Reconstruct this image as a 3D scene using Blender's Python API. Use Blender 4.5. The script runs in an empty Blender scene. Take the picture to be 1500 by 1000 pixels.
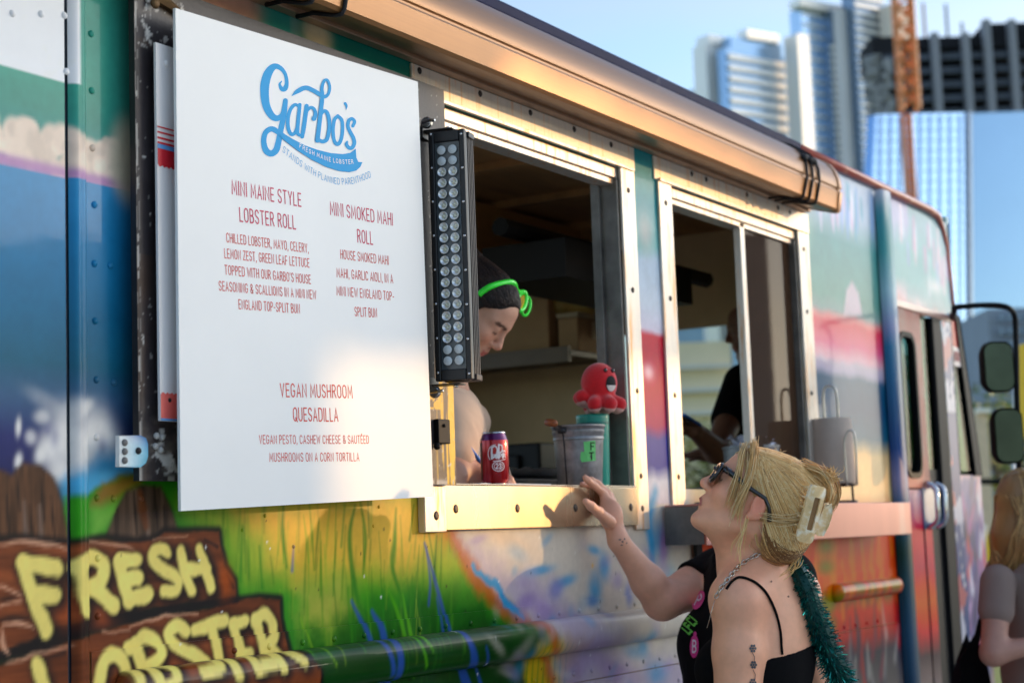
import bpy, math, random
import numpy as np
from mathutils import Vector, Matrix

random.seed(7)
RNG = np.random.default_rng(7)
S = bpy.context.scene
COL = S.collection
rad = math.radians

# ---------------------------------------------------------------- camera
# world: X runs along the side of the truck towards its cab, Y into the truck, Z up; the serving side is the plane Y = 0
CAM_LOC = np.array([0.0, -2.05, 1.40])
CAM_R = np.array([[0.51791537, 0.07836877, 0.85183449],
                  [-0.85468468, 0.08901765, 0.51145866],
                  [-0.03574592, -0.99294219, 0.1130842]])
FPX = 2500.0
cam_d = bpy.data.cameras.new('camera')
cam_d.sensor_width = 36.0
cam_d.lens = 60.0
cam_d.clip_start = 0.05
cam_d.clip_end = 3000.0
cam_d.dof.use_dof = True
cam_d.dof.focus_distance = 3.35
cam_d.dof.aperture_fstop = 4.0
cam_d.dof.aperture_blades = 9
cam = bpy.data.objects.new('camera', cam_d)
COL.objects.link(cam)
m = Matrix.Identity(4)
for i in range(3):
    m[i][0] = CAM_R[i][0]; m[i][1] = -CAM_R[i][1]; m[i][2] = -CAM_R[i][2]; m[i][3] = CAM_LOC[i]
cam.matrix_world = m
S.camera = cam

# ---------------------------------------------------------------- sky and sun
SUN_EL = rad(6.5)
SUN_H = np.array([0.77, -0.638])
SUN_DIR = Vector((SUN_H[0] * math.cos(SUN_EL), SUN_H[1] * math.cos(SUN_EL), math.sin(SUN_EL))).normalized()
W = bpy.data.worlds.new('World'); S.world = W; W.use_nodes = True
wt = W.node_tree
bg = wt.nodes['Background']
sky = wt.nodes.new('ShaderNodeTexSky')
sky.sky_type = 'NISHITA'; sky.sun_disc = False
sky.sun_elevation = SUN_EL
sky.sun_rotation = math.atan2(SUN_H[0], SUN_H[1])
sky.air_density = 1.0; sky.dust_density = 2.2; sky.ozone_density = 3.4
# thin high cloud: drifts of the sky's own brightness without its colour
tcw = wt.nodes.new('ShaderNodeTexCoord'); mpw = wt.nodes.new('ShaderNodeMapping'); mpw.inputs['Scale'].default_value = (2.0, 2.0, 7.0)
nzw = wt.nodes.new('ShaderNodeTexNoise'); nzw.inputs['Scale'].default_value = 1.6; nzw.inputs['Detail'].default_value = 5.0
rpw = wt.nodes.new('ShaderNodeMapRange'); rpw.inputs[1].default_value = 0.35; rpw.inputs[2].default_value = 0.75; rpw.inputs[3].default_value = 0.30; rpw.inputs[4].default_value = 0.65
bww = wt.nodes.new('ShaderNodeRGBToBW'); scw = wt.nodes.new('ShaderNodeVectorMath'); scw.operation = 'SCALE'; scw.inputs['Scale'].default_value = 1.0
mxw = wt.nodes.new('ShaderNodeMix'); mxw.data_type = 'RGBA'
wt.links.new(tcw.outputs['Generated'], mpw.inputs[0]); wt.links.new(mpw.outputs[0], nzw.inputs['Vector']); wt.links.new(nzw.outputs[0], rpw.inputs[0])
wt.links.new(sky.outputs[0], bww.inputs[0]); wt.links.new(bww.outputs[0], scw.inputs[0])
wt.links.new(rpw.outputs[0], mxw.inputs[0]); wt.links.new(sky.outputs[0], mxw.inputs[6]); wt.links.new(scw.outputs[0], mxw.inputs[7])
wt.links.new(mxw.outputs[2], bg.inputs[0])
bg.inputs[1].default_value = 0.15
sun_d = bpy.data.lights.new('sun', 'SUN')
sun_d.energy = 0.45; sun_d.angle = rad(0.6); sun_d.color = (1.0, 0.60, 0.26)
sun = bpy.data.objects.new('sun', sun_d); COL.objects.link(sun)
sun.rotation_euler = SUN_DIR.to_track_quat('Z', 'Y').to_euler()
S.view_settings.view_transform = 'Standard'
S.view_settings.look = 'None'
S.view_settings.exposure = 2.15
S.view_settings.gamma = 1.0
S.render.film_transparent = False
S.cycles.max_bounces = 8
S.cycles.transparent_max_bounces = 12
S.cycles.use_denoising = True


# ---------------------------------------------------------------- measuring helpers
def ray(px, py):
    return CAM_R @ np.array([px - 750.0, py - 500.0, FPX])

def at(px, py, y=0.0):
    """the point of the upright plane Y = y that was surveyed at (px, py) in the photograph"""
    d = ray(px, py)
    return CAM_LOC + d * ((y - CAM_LOC[1]) / d[1])

def far(px, py, dep):
    return CAM_LOC + ray(px, py) * (dep / FPX)

def xz(px, py, y=0.0):
    p = at(px, py, y)
    return (p[0], p[2])

def lin(r, g, b):
    f = lambda c: (c / 12.92 if c <= 0.04045 else ((c + 0.055) / 1.055) ** 2.4)
    return (f(r / 255.0), f(g / 255.0), f(b / 255.0))


# ---------------------------------------------------------------- materials
def mat(name, col=(0.5, 0.5, 0.5), rough=0.5, metal=0.0, var=0.12, nscale=8.0, bump=0.0, bscale=60.0, coat=0.0, coat_rough=0.08,
        sss=0.0, attr=False, stretch=None, spec=0.5, trans=0.0, col2=None, mixw=0.5, sheen=0.0, rvar=0.0, bdist=0.002):
    M = bpy.data.materials.new(name); M.use_nodes = True
    nt = M.node_tree; N = nt.nodes; L = nt.links
    b = N['Principled BSDF']
    tc = N.new('ShaderNodeTexCoord')
    mp = N.new('ShaderNodeMapping')
    if stretch: mp.inputs['Scale'].default_value = stretch
    L.new(tc.outputs['Object'], mp.inputs[0])
    nz = N.new('ShaderNodeTexNoise'); nz.inputs['Scale'].default_value = nscale
    nz.inputs['Detail'].default_value = 6.0; nz.inputs['Roughness'].default_value = 0.6
    L.new(mp.outputs[0], nz.inputs['Vector'])
    if attr:
        at_ = N.new('ShaderNodeAttribute'); at_.attribute_name = 'col'; base = at_.outputs['Color']
    else:
        rg = N.new('ShaderNodeRGB'); rg.outputs[0].default_value = (*col, 1); base = rg.outputs[0]
    if col2 is not None:
        rp = N.new('ShaderNodeValToRGB')
        rp.color_ramp.elements[0].position = mixw - 0.08; rp.color_ramp.elements[1].position = mixw + 0.08
        L.new(nz.outputs[0], rp.inputs[0])
        mx = N.new('ShaderNodeMix'); mx.data_type = 'RGBA'
        L.new(rp.outputs[0], mx.inputs[0]); L.new(base, mx.inputs[6]); mx.inputs[7].default_value = (*col2, 1)
        base = mx.outputs[2]
    if var > 0:
        mr = N.new('ShaderNodeMapRange')
        mr.inputs[1].default_value = 0.25; mr.inputs[2].default_value = 0.75
        mr.inputs[3].default_value = 1 - var; mr.inputs[4].default_value = 1 + var
        L.new(nz.outputs[0], mr.inputs[0])
        vm = N.new('ShaderNodeVectorMath'); vm.operation = 'SCALE'
        L.new(base, vm.inputs[0]); L.new(mr.outputs[0], vm.inputs['Scale'])
        base = vm.outputs[0]
    L.new(base, b.inputs['Base Color'])
    b.inputs['Roughness'].default_value = rough
    if rvar > 0:
        m2 = N.new('ShaderNodeMapRange'); m2.inputs[3].default_value = max(0.02, rough - rvar); m2.inputs[4].default_value = rough + rvar
        L.new(nz.outputs[0], m2.inputs[0]); L.new(m2.outputs[0], b.inputs['Roughness'])
    b.inputs['Metallic'].default_value = metal
    b.inputs['Specular IOR Level'].default_value = spec
    b.inputs['Coat Weight'].default_value = coat; b.inputs['Coat Roughness'].default_value = coat_rough
    if trans: b.inputs['Transmission Weight'].default_value = trans
    if sheen:
        b.inputs['Sheen Weight'].default_value = sheen
    if sss > 0:
        b.inputs['Subsurface Weight'].default_value = sss
        b.inputs['Subsurface Radius'].default_value = (0.012, 0.005, 0.003)
        b.inputs['Subsurface Scale'].default_value = 1.0
    if bump > 0:
        n2 = N.new('ShaderNodeTexNoise'); n2.inputs['Scale'].default_value = bscale; n2.inputs['Detail'].default_value = 4.0
        L.new(mp.outputs[0], n2.inputs['Vector'])
        bp = N.new('ShaderNodeBump'); bp.inputs['Strength'].default_value = bump; bp.inputs['Distance'].default_value = bdist
        L.new(n2.outputs[0], bp.inputs['Height']); L.new(bp.outputs[0], b.inputs['Normal'])
        L.new(bp.outputs[0], b.inputs['Coat Normal'])
    return M

def glass(name, tint, gloss=0.5, body=0.0, bodycol=(0.1, 0.1, 0.1)):
    """thin window glass: see-through with a tint, a Fresnel reflection and some dirt or film"""
    M = bpy.data.materials.new(name); M.use_nodes = True
    nt = M.node_tree; N = nt.nodes; L = nt.links
    N.remove(N['Principled BSDF'])
    out = N['Material Output']
    tr = N.new('ShaderNodeBsdfTransparent'); tr.inputs[0].default_value = (*tint, 1)
    gl = N.new('ShaderNodeBsdfGlossy'); gl.inputs['Roughness'].default_value = 0.02
    fr = N.new('ShaderNodeFresnel'); fr.inputs[0].default_value = 1.5
    mu = N.new('ShaderNodeMath'); mu.operation = 'MULTIPLY'; mu.inputs[1].default_value = gloss; mu.use_clamp = True
    L.new(fr.outputs[0], mu.inputs[0])
    mx = N.new('ShaderNodeMixShader'); L.new(mu.outputs[0], mx.inputs[0])
    src = tr.outputs[0]
    if body > 0:
        df = N.new('ShaderNodeBsdfDiffuse'); df.inputs[0].default_value = (*bodycol, 1)
        m0 = N.new('ShaderNodeMixShader'); m0.inputs[0].default_value = body
        L.new(tr.outputs[0], m0.inputs[1]); L.new(df.outputs[0], m0.inputs[2]); src = m0.outputs[0]
    L.new(src, mx.inputs[1]); L.new(gl.outputs[0], mx.inputs[2])
    L.new(mx.outputs[0], out.inputs[0])
    return M


# ---------------------------------------------------------------- mesh builder
def frame_of(d):
    d = Vector(d).normalized()
    u = Vector((0, 0, 1)) if abs(d.z) < 0.9 else Vector((1, 0, 0))
    a = d.cross(u).normalized(); b = d.cross(a).normalized()
    return np.array(a), np.array(b)

class MB:
    def __init__(s):
        s.v = []; s.f = []; s.m = []; s.c = []; s.n = 0
    def add(s, verts, faces, mi=0, col=None):
        verts = np.asarray(verts, float).reshape(-1, 3)
        o = s.n
        s.v.append(verts); s.n += len(verts)
        s.f.extend([tuple(int(i) + o for i in f) for f in faces]); s.m.extend([mi] * len(faces))
        if col is None: col = (1, 1, 1)
        c = np.asarray(col, float)
        s.c.append(np.broadcast_to(c, (len(verts), 3)).copy() if c.ndim == 1 else c)
        return s
    def box(s, x0, x1, y0, y1, z0, z1, mi=0, col=None, M=None):
        v = np.array([(x, y, z) for x in (x0, x1) for y in (y0, y1) for z in (z0, z1)], float)
        if M is not None: v = v @ np.asarray(M[0]).T + np.asarray(M[1])
        return s.add(v, [(0, 1, 3, 2), (4, 6, 7, 5), (0, 4, 5, 1), (2, 3, 7, 6), (0, 2, 6, 4), (1, 5, 7, 3)], mi, col)
    def tube(s, pts, r, n=8, mi=0, col=None, closed=False, cap=True, flat=1.0):
        pts = np.asarray(pts, float); k = len(pts)
        r = np.full(k, r, float) if np.isscalar(r) else np.asarray(r, float)
        T = np.gradient(pts, axis=0)
        if closed: T = np.roll(pts, -1, 0) - np.roll(pts, 1, 0)
        a, b = frame_of(T[0]); vs = []
        for i in range(k):
            t = T[i] / (np.linalg.norm(T[i]) + 1e-12)
            a = a - t * a.dot(t); a /= np.linalg.norm(a) + 1e-12
            b = np.cross(t, a)
            for j in range(n):
                w = 2 * math.pi * j / n
                vs.append(pts[i] + r[i] * (math.cos(w) * a + flat * math.sin(w) * b))
        fs = []
        for i in range(k if closed else k - 1):
            i2 = (i + 1) % k
            for j in range(n):
                j2 = (j + 1) % n
                fs.append((i * n + j, i * n + j2, i2 * n + j2, i2 * n + j))
        if cap and not closed:
            fs.append(tuple(range(n - 1, -1, -1))); fs.append(tuple((k - 1) * n + j for j in range(n)))
        if col is not None and np.ndim(col) == 2: col = np.repeat(np.asarray(col), n, 0)
        return s.add(vs, fs, mi, col)
    def lathe(s, prof, c, n=24, mi=0, col=None, M=None, a0=0.0, a1=2 * math.pi, mats=None):
        k = len(prof); full = abs(a1 - a0 - 2 * math.pi) < 1e-6
        na = n if full else n + 1
        vs = []
        for r, z in prof:
            for j in range(na):
                w = a0 + (a1 - a0) * j / n
                vs.append((r * math.cos(w), r * math.sin(w), z))
        vs = np.array(vs)
        if M is not None: vs = vs @ np.asarray(M).T
        vs = vs + np.asarray(c, float)
        o = s.n
        s.add(vs, [], mi, col)
        for i in range(k - 1):
            q = mats[i] if mats else mi
            for j in range(n):
                j2 = (j + 1) % na
                s.f.append((o + i * na + j, o + i * na + j2, o + (i + 1) * na + j2, o + (i + 1) * na + j)); s.m.append(q)
        return s
    def ball(s, c, r, n=12, mi=0, col=None, M=None):
        r = (r, r, r) if np.isscalar(r) else r
        vs = []; fs = []
        for i in range(n + 1):
            t = math.pi * i / n
            for j in range(2 * n):
                w = math.pi * j / n
                vs.append((r[0] * math.sin(t) * math.cos(w), r[1] * math.sin(t) * math.sin(w), r[2] * math.cos(t)))
        for i in range(n):
            for j in range(2 * n):
                j2 = (j + 1) % (2 * n)
                fs.append((i * 2 * n + j, (i + 1) * 2 * n + j, (i + 1) * 2 * n + j2, i * 2 * n + j2))
        vs = np.array(vs)
        if M is not None: vs = vs @ np.asarray(M).T
        return s.add(vs + np.asarray(c, float), fs, mi, col)
    def sheet(s, fn, us, vs_, mi=0, colfn=None):
        """grid of points fn(u, v) (arrays in, arrays out)"""
        U, V = np.meshgrid(us, vs_, indexing='ij')
        P = np.stack(fn(U.ravel(), V.ravel()), -1)
        nu, nv = len(us), len(vs_)
        i = np.arange(nu - 1)[:, None]; j = np.arange(nv - 1)[None, :]
        q = np.stack([i * nv + j, (i + 1) * nv + j, (i + 1) * nv + j + 1, i * nv + j + 1], -1).reshape(-1, 4)
        return s.add(P, q.tolist(), mi, None if colfn is None else colfn(P))
    def poly(s, pts3, mi=0, col=None, thick=None):
        """flat outline filled; thick = vector to extrude by"""
        from mathutils.geometry import tessellate_polygon
        pts3 = [Vector(p) for p in pts3]
        tri = tessellate_polygon([pts3]); n = len(pts3)
        V = [tuple(p) for p in pts3]
        if thick is None:
            return s.add(V, [tuple(t) for t in tri], mi, col)
        t = Vector(thick)
        V2 = V + [tuple(p + t) for p in pts3]
        F = [tuple(q) for q in tri] + [tuple(i + n for i in reversed(q)) for q in tri]
        F += [(i, (i + 1) % n, (i + 1) % n + n, i + n) for i in range(n)]
        return s.add(V2, F, mi, col)
    def build(s, name, mats, parent=None, smooth=False, bevel=0.0, col=False, origin=None):
        me = bpy.data.meshes.new(name)
        V = np.concatenate(s.v) if s.v else np.zeros((0, 3))
        if origin is not None: V = V - np.asarray(origin, float)
        me.from_pydata(V.tolist(), [], s.f)
        if not isinstance(mats, (list, tuple)): mats = [mats]
        for q in mats: me.materials.append(q)
        me.polygons.foreach_set('material_index', np.array(s.m, dtype=np.int32))
        if col:
            ca = me.color_attributes.new('col', 'FLOAT_COLOR', 'POINT')
            C = np.concatenate(s.c); q = np.isnan(C[:, 0])
            if q.any():
                Vw = np.concatenate(s.v)[q]; C[q] = paint_mural(Vw[:, 0], Vw[:, 2])   # mural paint
            C = np.concatenate([C, np.ones((len(C), 1))], 1)
            ca.data.foreach_set('color', C.astype(np.float32).ravel())
        if smooth is not False:
            me.polygons.foreach_set('use_smooth', np.ones(len(me.polygons), dtype=bool))
            if smooth is not True:
                me.set_sharp_from_angle(angle=rad(smooth))
        me.update()
        o = bpy.data.objects.new(name, me); COL.objects.link(o)
        if parent is not None: o.parent = parent
        if origin is not None: o.location = origin
        if bevel > 0:
            b = o.modifiers.new('bevel', 'BEVEL'); b.width = bevel; b.segments = 2; b.limit_method = 'ANGLE'; b.angle_limit = rad(40)
        return o

def child_at(o, parent, inv=True):
    o.parent = parent
    return o

def tag(o, label=None, cat=None, group=None, kind=None):
    if label: o['label'] = label
    if cat: o['category'] = cat
    if group: o['group'] = group
    if kind: o['kind'] = kind
    return o

def empty(name, loc, label=None, cat=None, group=None):
    o = bpy.data.objects.new(name, None); COL.objects.link(o)
    o.location = loc; o.empty_display_size = 0.1
    tag(o, label, cat, group)
    return o

class Thing:
    """an Empty at a thing's base; parts are built in world coordinates and parented so that they stay where they are"""
    def __init__(s, name, loc, label, cat, group=None):
        s.o = empty(name, loc, label, cat, group); s.loc = np.asarray(loc, float)
    def part(s, mb, name, mats, **k):
        o = mb.build(name, mats, parent=s.o, **k)
        o.matrix_parent_inverse = Matrix.Translation(-Vector(s.loc))
        return o
    def sub(s, mb, name, mats, par, **k):
        o = mb.build(name, mats, parent=par, **k)
        return o

def catmull(pts, n=8):
    P = np.asarray(pts, float)
    Q = np.vstack([2 * P[0] - P[1], P, 2 * P[-1] - P[-2]])
    out = []
    for i in range(1, len(Q) - 2):
        for k in range(n):
            t = k / n
            out.append(0.5 * ((2 * Q[i]) + (-Q[i - 1] + Q[i + 1]) * t + (2 * Q[i - 1] - 5 * Q[i] + 4 * Q[i + 1] - Q[i + 2]) * t * t
                              + (-Q[i - 1] + 3 * Q[i] - 3 * Q[i + 1] + Q[i + 2]) * t ** 3))
    out.append(P[-1])
    return np.array(out)


# ---------------------------------------------------------------- value noise for paint
def vnoise(x, y, seed=0):
    xi = np.floor(x).astype(np.int64); yi = np.floor(y).astype(np.int64)
    xf = x - xi; yf = y - yi
    def h(a, b):
        n = (a * 374761393 + b * 668265263 + seed * 2147483647) & 0xffffffff
        n = ((n ^ (n >> 13)) * 1274126177) & 0xffffffff
        return ((n ^ (n >> 16)) & 0xffff) / 65535.0
    u = xf * xf * (3 - 2 * xf); v = yf * yf * (3 - 2 * yf)
    return (h(xi, yi) * (1 - u) + h(xi + 1, yi) * u) * (1 - v) + (h(xi, yi + 1) * (1 - u) + h(xi + 1, yi + 1) * u) * v

def fbm(x, y, seed=0, o=4):
    s = 0; a = 0.5; t = 0
    for i in range(o):
        s = s + a * vnoise(x, y, seed + i * 17); t += a; a *= 0.5; x = x * 2.03; y = y * 2.03
    return s / t


# ---------------------------------------------------------------- signed-distance bodies
class Body:
    """smooth union of capsules and ellipsoids turned into one continuous surface"""
    def __init__(s): s.p = []
    def cap(s, a, b, ra, rb, k=0.02, op='+'):
        s.p.append(('c', np.array(a, float), np.array(b, float), ra, rb, k, op)); return s
    def ell(s, c, r, M=None, k=0.02, op='+'):
        s.p.append(('e', np.array(c, float), np.array(r, float), np.eye(3) if M is None else np.array(M, float), None, k, op)); return s
    def chain(s, pts, rs, k=0.015):
        for i in range(len(pts) - 1): s.cap(pts[i], pts[i + 1], rs[i], rs[i + 1], k)
        return s
    @staticmethod
    def dist(p, Q):
        if p[0] == 'c':
            ba = p[2] - p[1]; pa = Q - p[1]
            t = np.clip((pa @ ba) / (ba @ ba + 1e-12), 0, 1)
            return np.linalg.norm(pa - t[..., None] * ba, axis=-1) - (p[3] + (p[4] - p[3]) * t)
        q = (Q - p[1]) @ p[3]
        k0 = np.linalg.norm(q / p[2], axis=-1); k1 = np.linalg.norm(q / p[2] ** 2, axis=-1)
        return k0 * (k0 - 1.0) / (k1 + 1e-9)
    def bounds(s, p, g):
        if p[0] == 'c':
            R = max(p[3], p[4]) + g
            return np.minimum(p[1], p[2]) - R, np.maximum(p[1], p[2]) + R
        e = np.sqrt(((p[3] * p[2]) ** 2).sum(1)) + g
        return p[1] - e, p[1] + e
    def field(s, lo, hi, h, off=0.0):
        n = np.ceil((hi - lo) / h).astype(int) + 1
        F = np.full(n, 0.2, np.float32)
        ax = [lo[i] + h * np.arange(n[i]) for i in range(3)]
        for p in s.p:
            a, b = s.bounds(p, p[5] + 3 * h + off + 0.01)
            i0 = np.maximum(((a - lo) / h).astype(int), 0); i1 = np.minimum(((b - lo) / h).astype(int) + 2, n)
            if (i1 <= i0).any(): continue
            sl = tuple(slice(i0[k], i1[k]) for k in range(3))
            Q = np.stack(np.meshgrid(*[ax[k][i0[k]:i1[k]] for k in range(3)], indexing='ij'), -1)
            d = s.dist(p, Q).astype(np.float32); f = F[sl]; k = p[5]
            if p[6] == '+':
                hh = np.clip(0.5 + 0.5 * (f - d) / k, 0, 1)
                F[sl] = f * (1 - hh) + d * hh - k * hh * (1 - hh)
            else:
                hh = np.clip(0.5 - 0.5 * (f + d) / k, 0, 1)
                F[sl] = f * (1 - hh) - d * hh + k * hh * (1 - hh)
        return F - off, ax
    def mesh(s, h, off=0.0, cut=None, lo=None, hi=None):
        bs = [s.bounds(p, 0.0) for p in s.p if p[6] == '+']
        l = np.min([b[0] for b in bs], 0) - 4 * h - off; u = np.max([b[1] for b in bs], 0) + 4 * h + off
        if lo is not None: l = np.maximum(l, lo)
        if hi is not None: u = np.minimum(u, hi)
        F, ax = s.field(l, u, h, off)
        if cut is not None:
            G = np.meshgrid(*ax, indexing='ij', sparse=True)
            F = np.maximum(F, cut(*G).astype(np.float32))
        return surface_net(F, l, h)
    def val(s, Q, off=0.0):
        F = np.full(len(Q), 0.2)
        for p in s.p:
            d = s.dist(p, Q); k = p[5]
            if p[6] == '+':
                hh = np.clip(0.5 + 0.5 * (F - d) / k, 0, 1); F = F * (1 - hh) + d * hh - k * hh * (1 - hh)
            else:
                hh = np.clip(0.5 - 0.5 * (F + d) / k, 0, 1); F = F * (1 - hh) - d * hh + k * hh * (1 - hh)
        return F - off
    def snap(s, Q, off=0.0, it=12):
        """move points onto the surface along the gradient"""
        Q = np.array(Q, float)
        for _ in range(it):
            d = s.val(Q, off); e = 0.002
            g = np.stack([s.val(Q + e * np.eye(3)[i], off) - d for i in range(3)], -1) / e
            g /= np.linalg.norm(g, axis=1, keepdims=True) + 1e-9
            Q = Q - 0.8 * d[:, None] * g
        return Q, g

def surface_net(F, lo, h):
    F = F.copy(); F[0] = F[-1] = 0.1; F[:, 0] = F[:, -1] = 0.1; F[:, :, 0] = F[:, :, -1] = 0.1
    I = F < 0
    nx, ny, nz = F.shape
    cs = [(a, b, c) for a in (0, 1) for b in (0, 1) for c in (0, 1)]
    cnt = sum(I[a:nx - 1 + a, b:ny - 1 + b, c:nz - 1 + c].astype(np.int8) for a, b, c in cs)
    act = (cnt > 0) & (cnt < 8)
    idx = np.full(act.shape, -1, np.int64)
    A = np.argwhere(act); idx[act] = np.arange(len(A))
    acc = np.zeros((len(A), 3)); num = np.zeros(len(A))
    for i in range(8):
        for j in range(i + 1, 8):
            p, q = np.array(cs[i]), np.array(cs[j])
            if np.abs(p - q).sum() != 1: continue
            a = F[tuple((A + p).T)]; b = F[tuple((A + q).T)]
            s_ = (a < 0) != (b < 0)
            t = np.where(s_, a / np.where(s_, a - b, 1), 0)
            acc += np.where(s_[:, None], p + t[:, None] * (q - p), 0); num += s_
    V = lo + h * (A + acc / num[:, None])
    faces = []
    for d in range(3):
        e, g = [(1, 2), (2, 0), (0, 1)][d]
        sl0 = [slice(1, -1)] * 3; sl0[d] = slice(0, -1)
        sl1 = list(sl0); sl1[d] = slice(1, None)
        a = I[tuple(sl0)]; b = I[tuple(sl1)]
        for flip, mask in ((False, a & ~b), (True, ~a & b)):
            K = np.argwhere(mask)
            if not len(K): continue
            o = np.ones(3, int); o[d] = 0
            K = K + o
            E = np.zeros(3, int); E[e] = 1; G = np.zeros(3, int); G[g] = 1
            q = [K - E - G, K - G, K, K - E]
            if flip: q = q[::-1]
            faces.append(np.stack([idx[tuple(x.T)] for x in q], -1))
    return V, np.concatenate(faces)

# ---------------------------------------------------------------- the spray-painted mural (a paint layer in metres on the truck's side)
class Paint:
    def __init__(s, X, Z, base):
        s.X = X; s.Z = Z; s.c = np.tile(np.array(base, float), (len(X), 1))
    def near(s, pts, g):
        p = np.asarray(pts)
        return np.nonzero((s.X > p[:, 0].min() - g) & (s.X < p[:, 0].max() + g) & (s.Z > p[:, 1].min() - g) & (s.Z < p[:, 1].max() + g))[0]
    def put(s, i, a, col):
        a = np.clip(a, 0, 1)[:, None]
        s.c[i] = s.c[i] * (1 - a) + np.asarray(col, float) * a
    def poly(s, pts, col, soft=0.01, alpha=1.0, wob=0.0, seed=0):
        p = np.array(pts, float); i = s.near(p, soft * 2 + wob)
        if not len(i): return
        x = s.X[i].copy(); z = s.Z[i].copy()
        if wob:
            x += wob * (fbm(s.X[i] * 25, s.Z[i] * 25, seed) - 0.5) * 2; z += wob * (fbm(s.X[i] * 25 + 40, s.Z[i] * 25, seed) - 0.5) * 2
        ins = np.zeros(len(i), bool); dm = np.full(len(i), 9.0)
        for k in range(len(p)):
            a = p[k]; b = p[(k + 1) % len(p)]; ab = b - a
            t = np.clip(((x - a[0]) * ab[0] + (z - a[1]) * ab[1]) / (ab @ ab + 1e-12), 0, 1)
            dm = np.minimum(dm, np.hypot(x - a[0] - t * ab[0], z - a[1] - t * ab[1]))
            c = ((a[1] > z) != (b[1] > z))
            with np.errstate(divide='ignore', invalid='ignore'):
                xx = a[0] + (z - a[1]) * ab[0] / (ab[1] if abs(ab[1]) > 1e-12 else 1e-12)
            ins ^= c & (x < xx)
        sd = np.where(ins, -dm, dm)
        q = np.clip(0.5 - sd / (2 * soft), 0, 1)
        s.put(i, alpha * q * q * (3 - 2 * q), col)
    def stroke(s, pts, w, col, soft=0.006, alpha=1.0, smooth=0, wob=0.0, seed=0):
        p = np.array(pts, float)
        w = np.full(len(p), w, float) if np.isscalar(w) else np.array(w, float)
        if smooth:
            q = catmull(np.column_stack([p, w]), smooth); p = q[:, :2]; w = q[:, 2]
        i = s.near(p, w.max() + soft * 2 + wob)
        if not len(i): return
        x = s.X[i]; z = s.Z[i]
        if wob:
            x = x + wob * (fbm(x * 40, z * 40, seed) - 0.5) * 2; z = z + wob * (fbm(x * 40 + 9, z * 40, seed + 3) - 0.5) * 2
        dm = np.full(len(i), 9.0)
        for k in range(len(p) - 1):
            a = p[k]; ab = p[k + 1] - a
            t = np.clip(((x - a[0]) * ab[0] + (z - a[1]) * ab[1]) / (ab @ ab + 1e-12), 0, 1)
            dm = np.minimum(dm, np.hypot(x - a[0] - t * ab[0], z - a[1] - t * ab[1]) - 0.5 * (w[k] + (w[k + 1] - w[k]) * t))
        q = np.clip(0.5 - dm / (2 * soft), 0, 1)
        s.put(i, alpha * q * q * (3 - 2 * q), col)
    def blob(s, c, rx, rz, col, alpha=1.0, rot=0.0, hard=1.0):
        i = s.near([(c[0] - rx * 2.2, c[1] - rz * 2.2), (c[0] + rx * 2.2, c[1] + rz * 2.2)], 0.0 + 0.3 * abs(rot) * max(rx, rz))
        if not len(i): return
        dx = s.X[i] - c[0]; dz = s.Z[i] - c[1]
        u = (dx * math.cos(rot) + dz * math.sin(rot)) / rx; v = (-dx * math.sin(rot) + dz * math.cos(rot)) / rz
        s.put(i, alpha * np.exp(-(u * u + v * v) ** hard), col)
    def bands(s, x0, x1, stops, soft=0.03, wob=0.0, seed=0, zmin=-9.0, zmax=9.0):
        """vertical gradient between heights: stops = [(z, colour), ...] from high to low"""
        zz = np.array([q[0] for q in stops])[::-1]; cc = np.array([q[1] for q in stops])[::-1]
        i = np.nonzero((s.X > x0 - soft) & (s.X < x1 + soft) & (s.Z > zmin) & (s.Z < zmax))[0]
        if not len(i): return
        z = s.Z[i] + (wob * (fbm(s.X[i] * 9, s.Z[i] * 5, seed) - 0.5) * 2 if wob else 0)
        c = np.stack([np.interp(z, zz, cc[:, k]) for k in range(3)], 1)
        a = np.clip(np.minimum(s.X[i] - x0, x1 - s.X[i]) / (2 * soft) + 0.5, 0, 1)[:, None]
        s.c[i] = s.c[i] * (1 - a) + c * a
    def grain(s, pts, amt, fx, fz, seed=0):
        p = np.array(pts, float); i = s.near(p, 0)
        if not len(i): return
        x = s.X[i]; z = s.Z[i]; ins = np.zeros(len(i), bool)
        for k in range(len(p)):
            a = p[k]; b = p[(k + 1) % len(p)]
            c = ((a[1] > z) != (b[1] > z))
            dz = b[1] - a[1]
            ins ^= c & (x < a[0] + (z - a[1]) * (b[0] - a[0]) / (dz if abs(dz) > 1e-12 else 1e-12))
        f = 1 + amt * (fbm(x * fx, z * fz, seed, 5) - 0.5) * 2
        s.c[i] = np.where(ins[:, None], s.c[i] * f[:, None], s.c[i])

def px(*pts):
    """outline surveyed on the photograph -> (X, Z) metres on the truck side"""
    return [xz(a, b) for a, b in pts]

LETTER = lin(238, 220, 140)
BLACK = lin(30, 24, 26)

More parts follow.
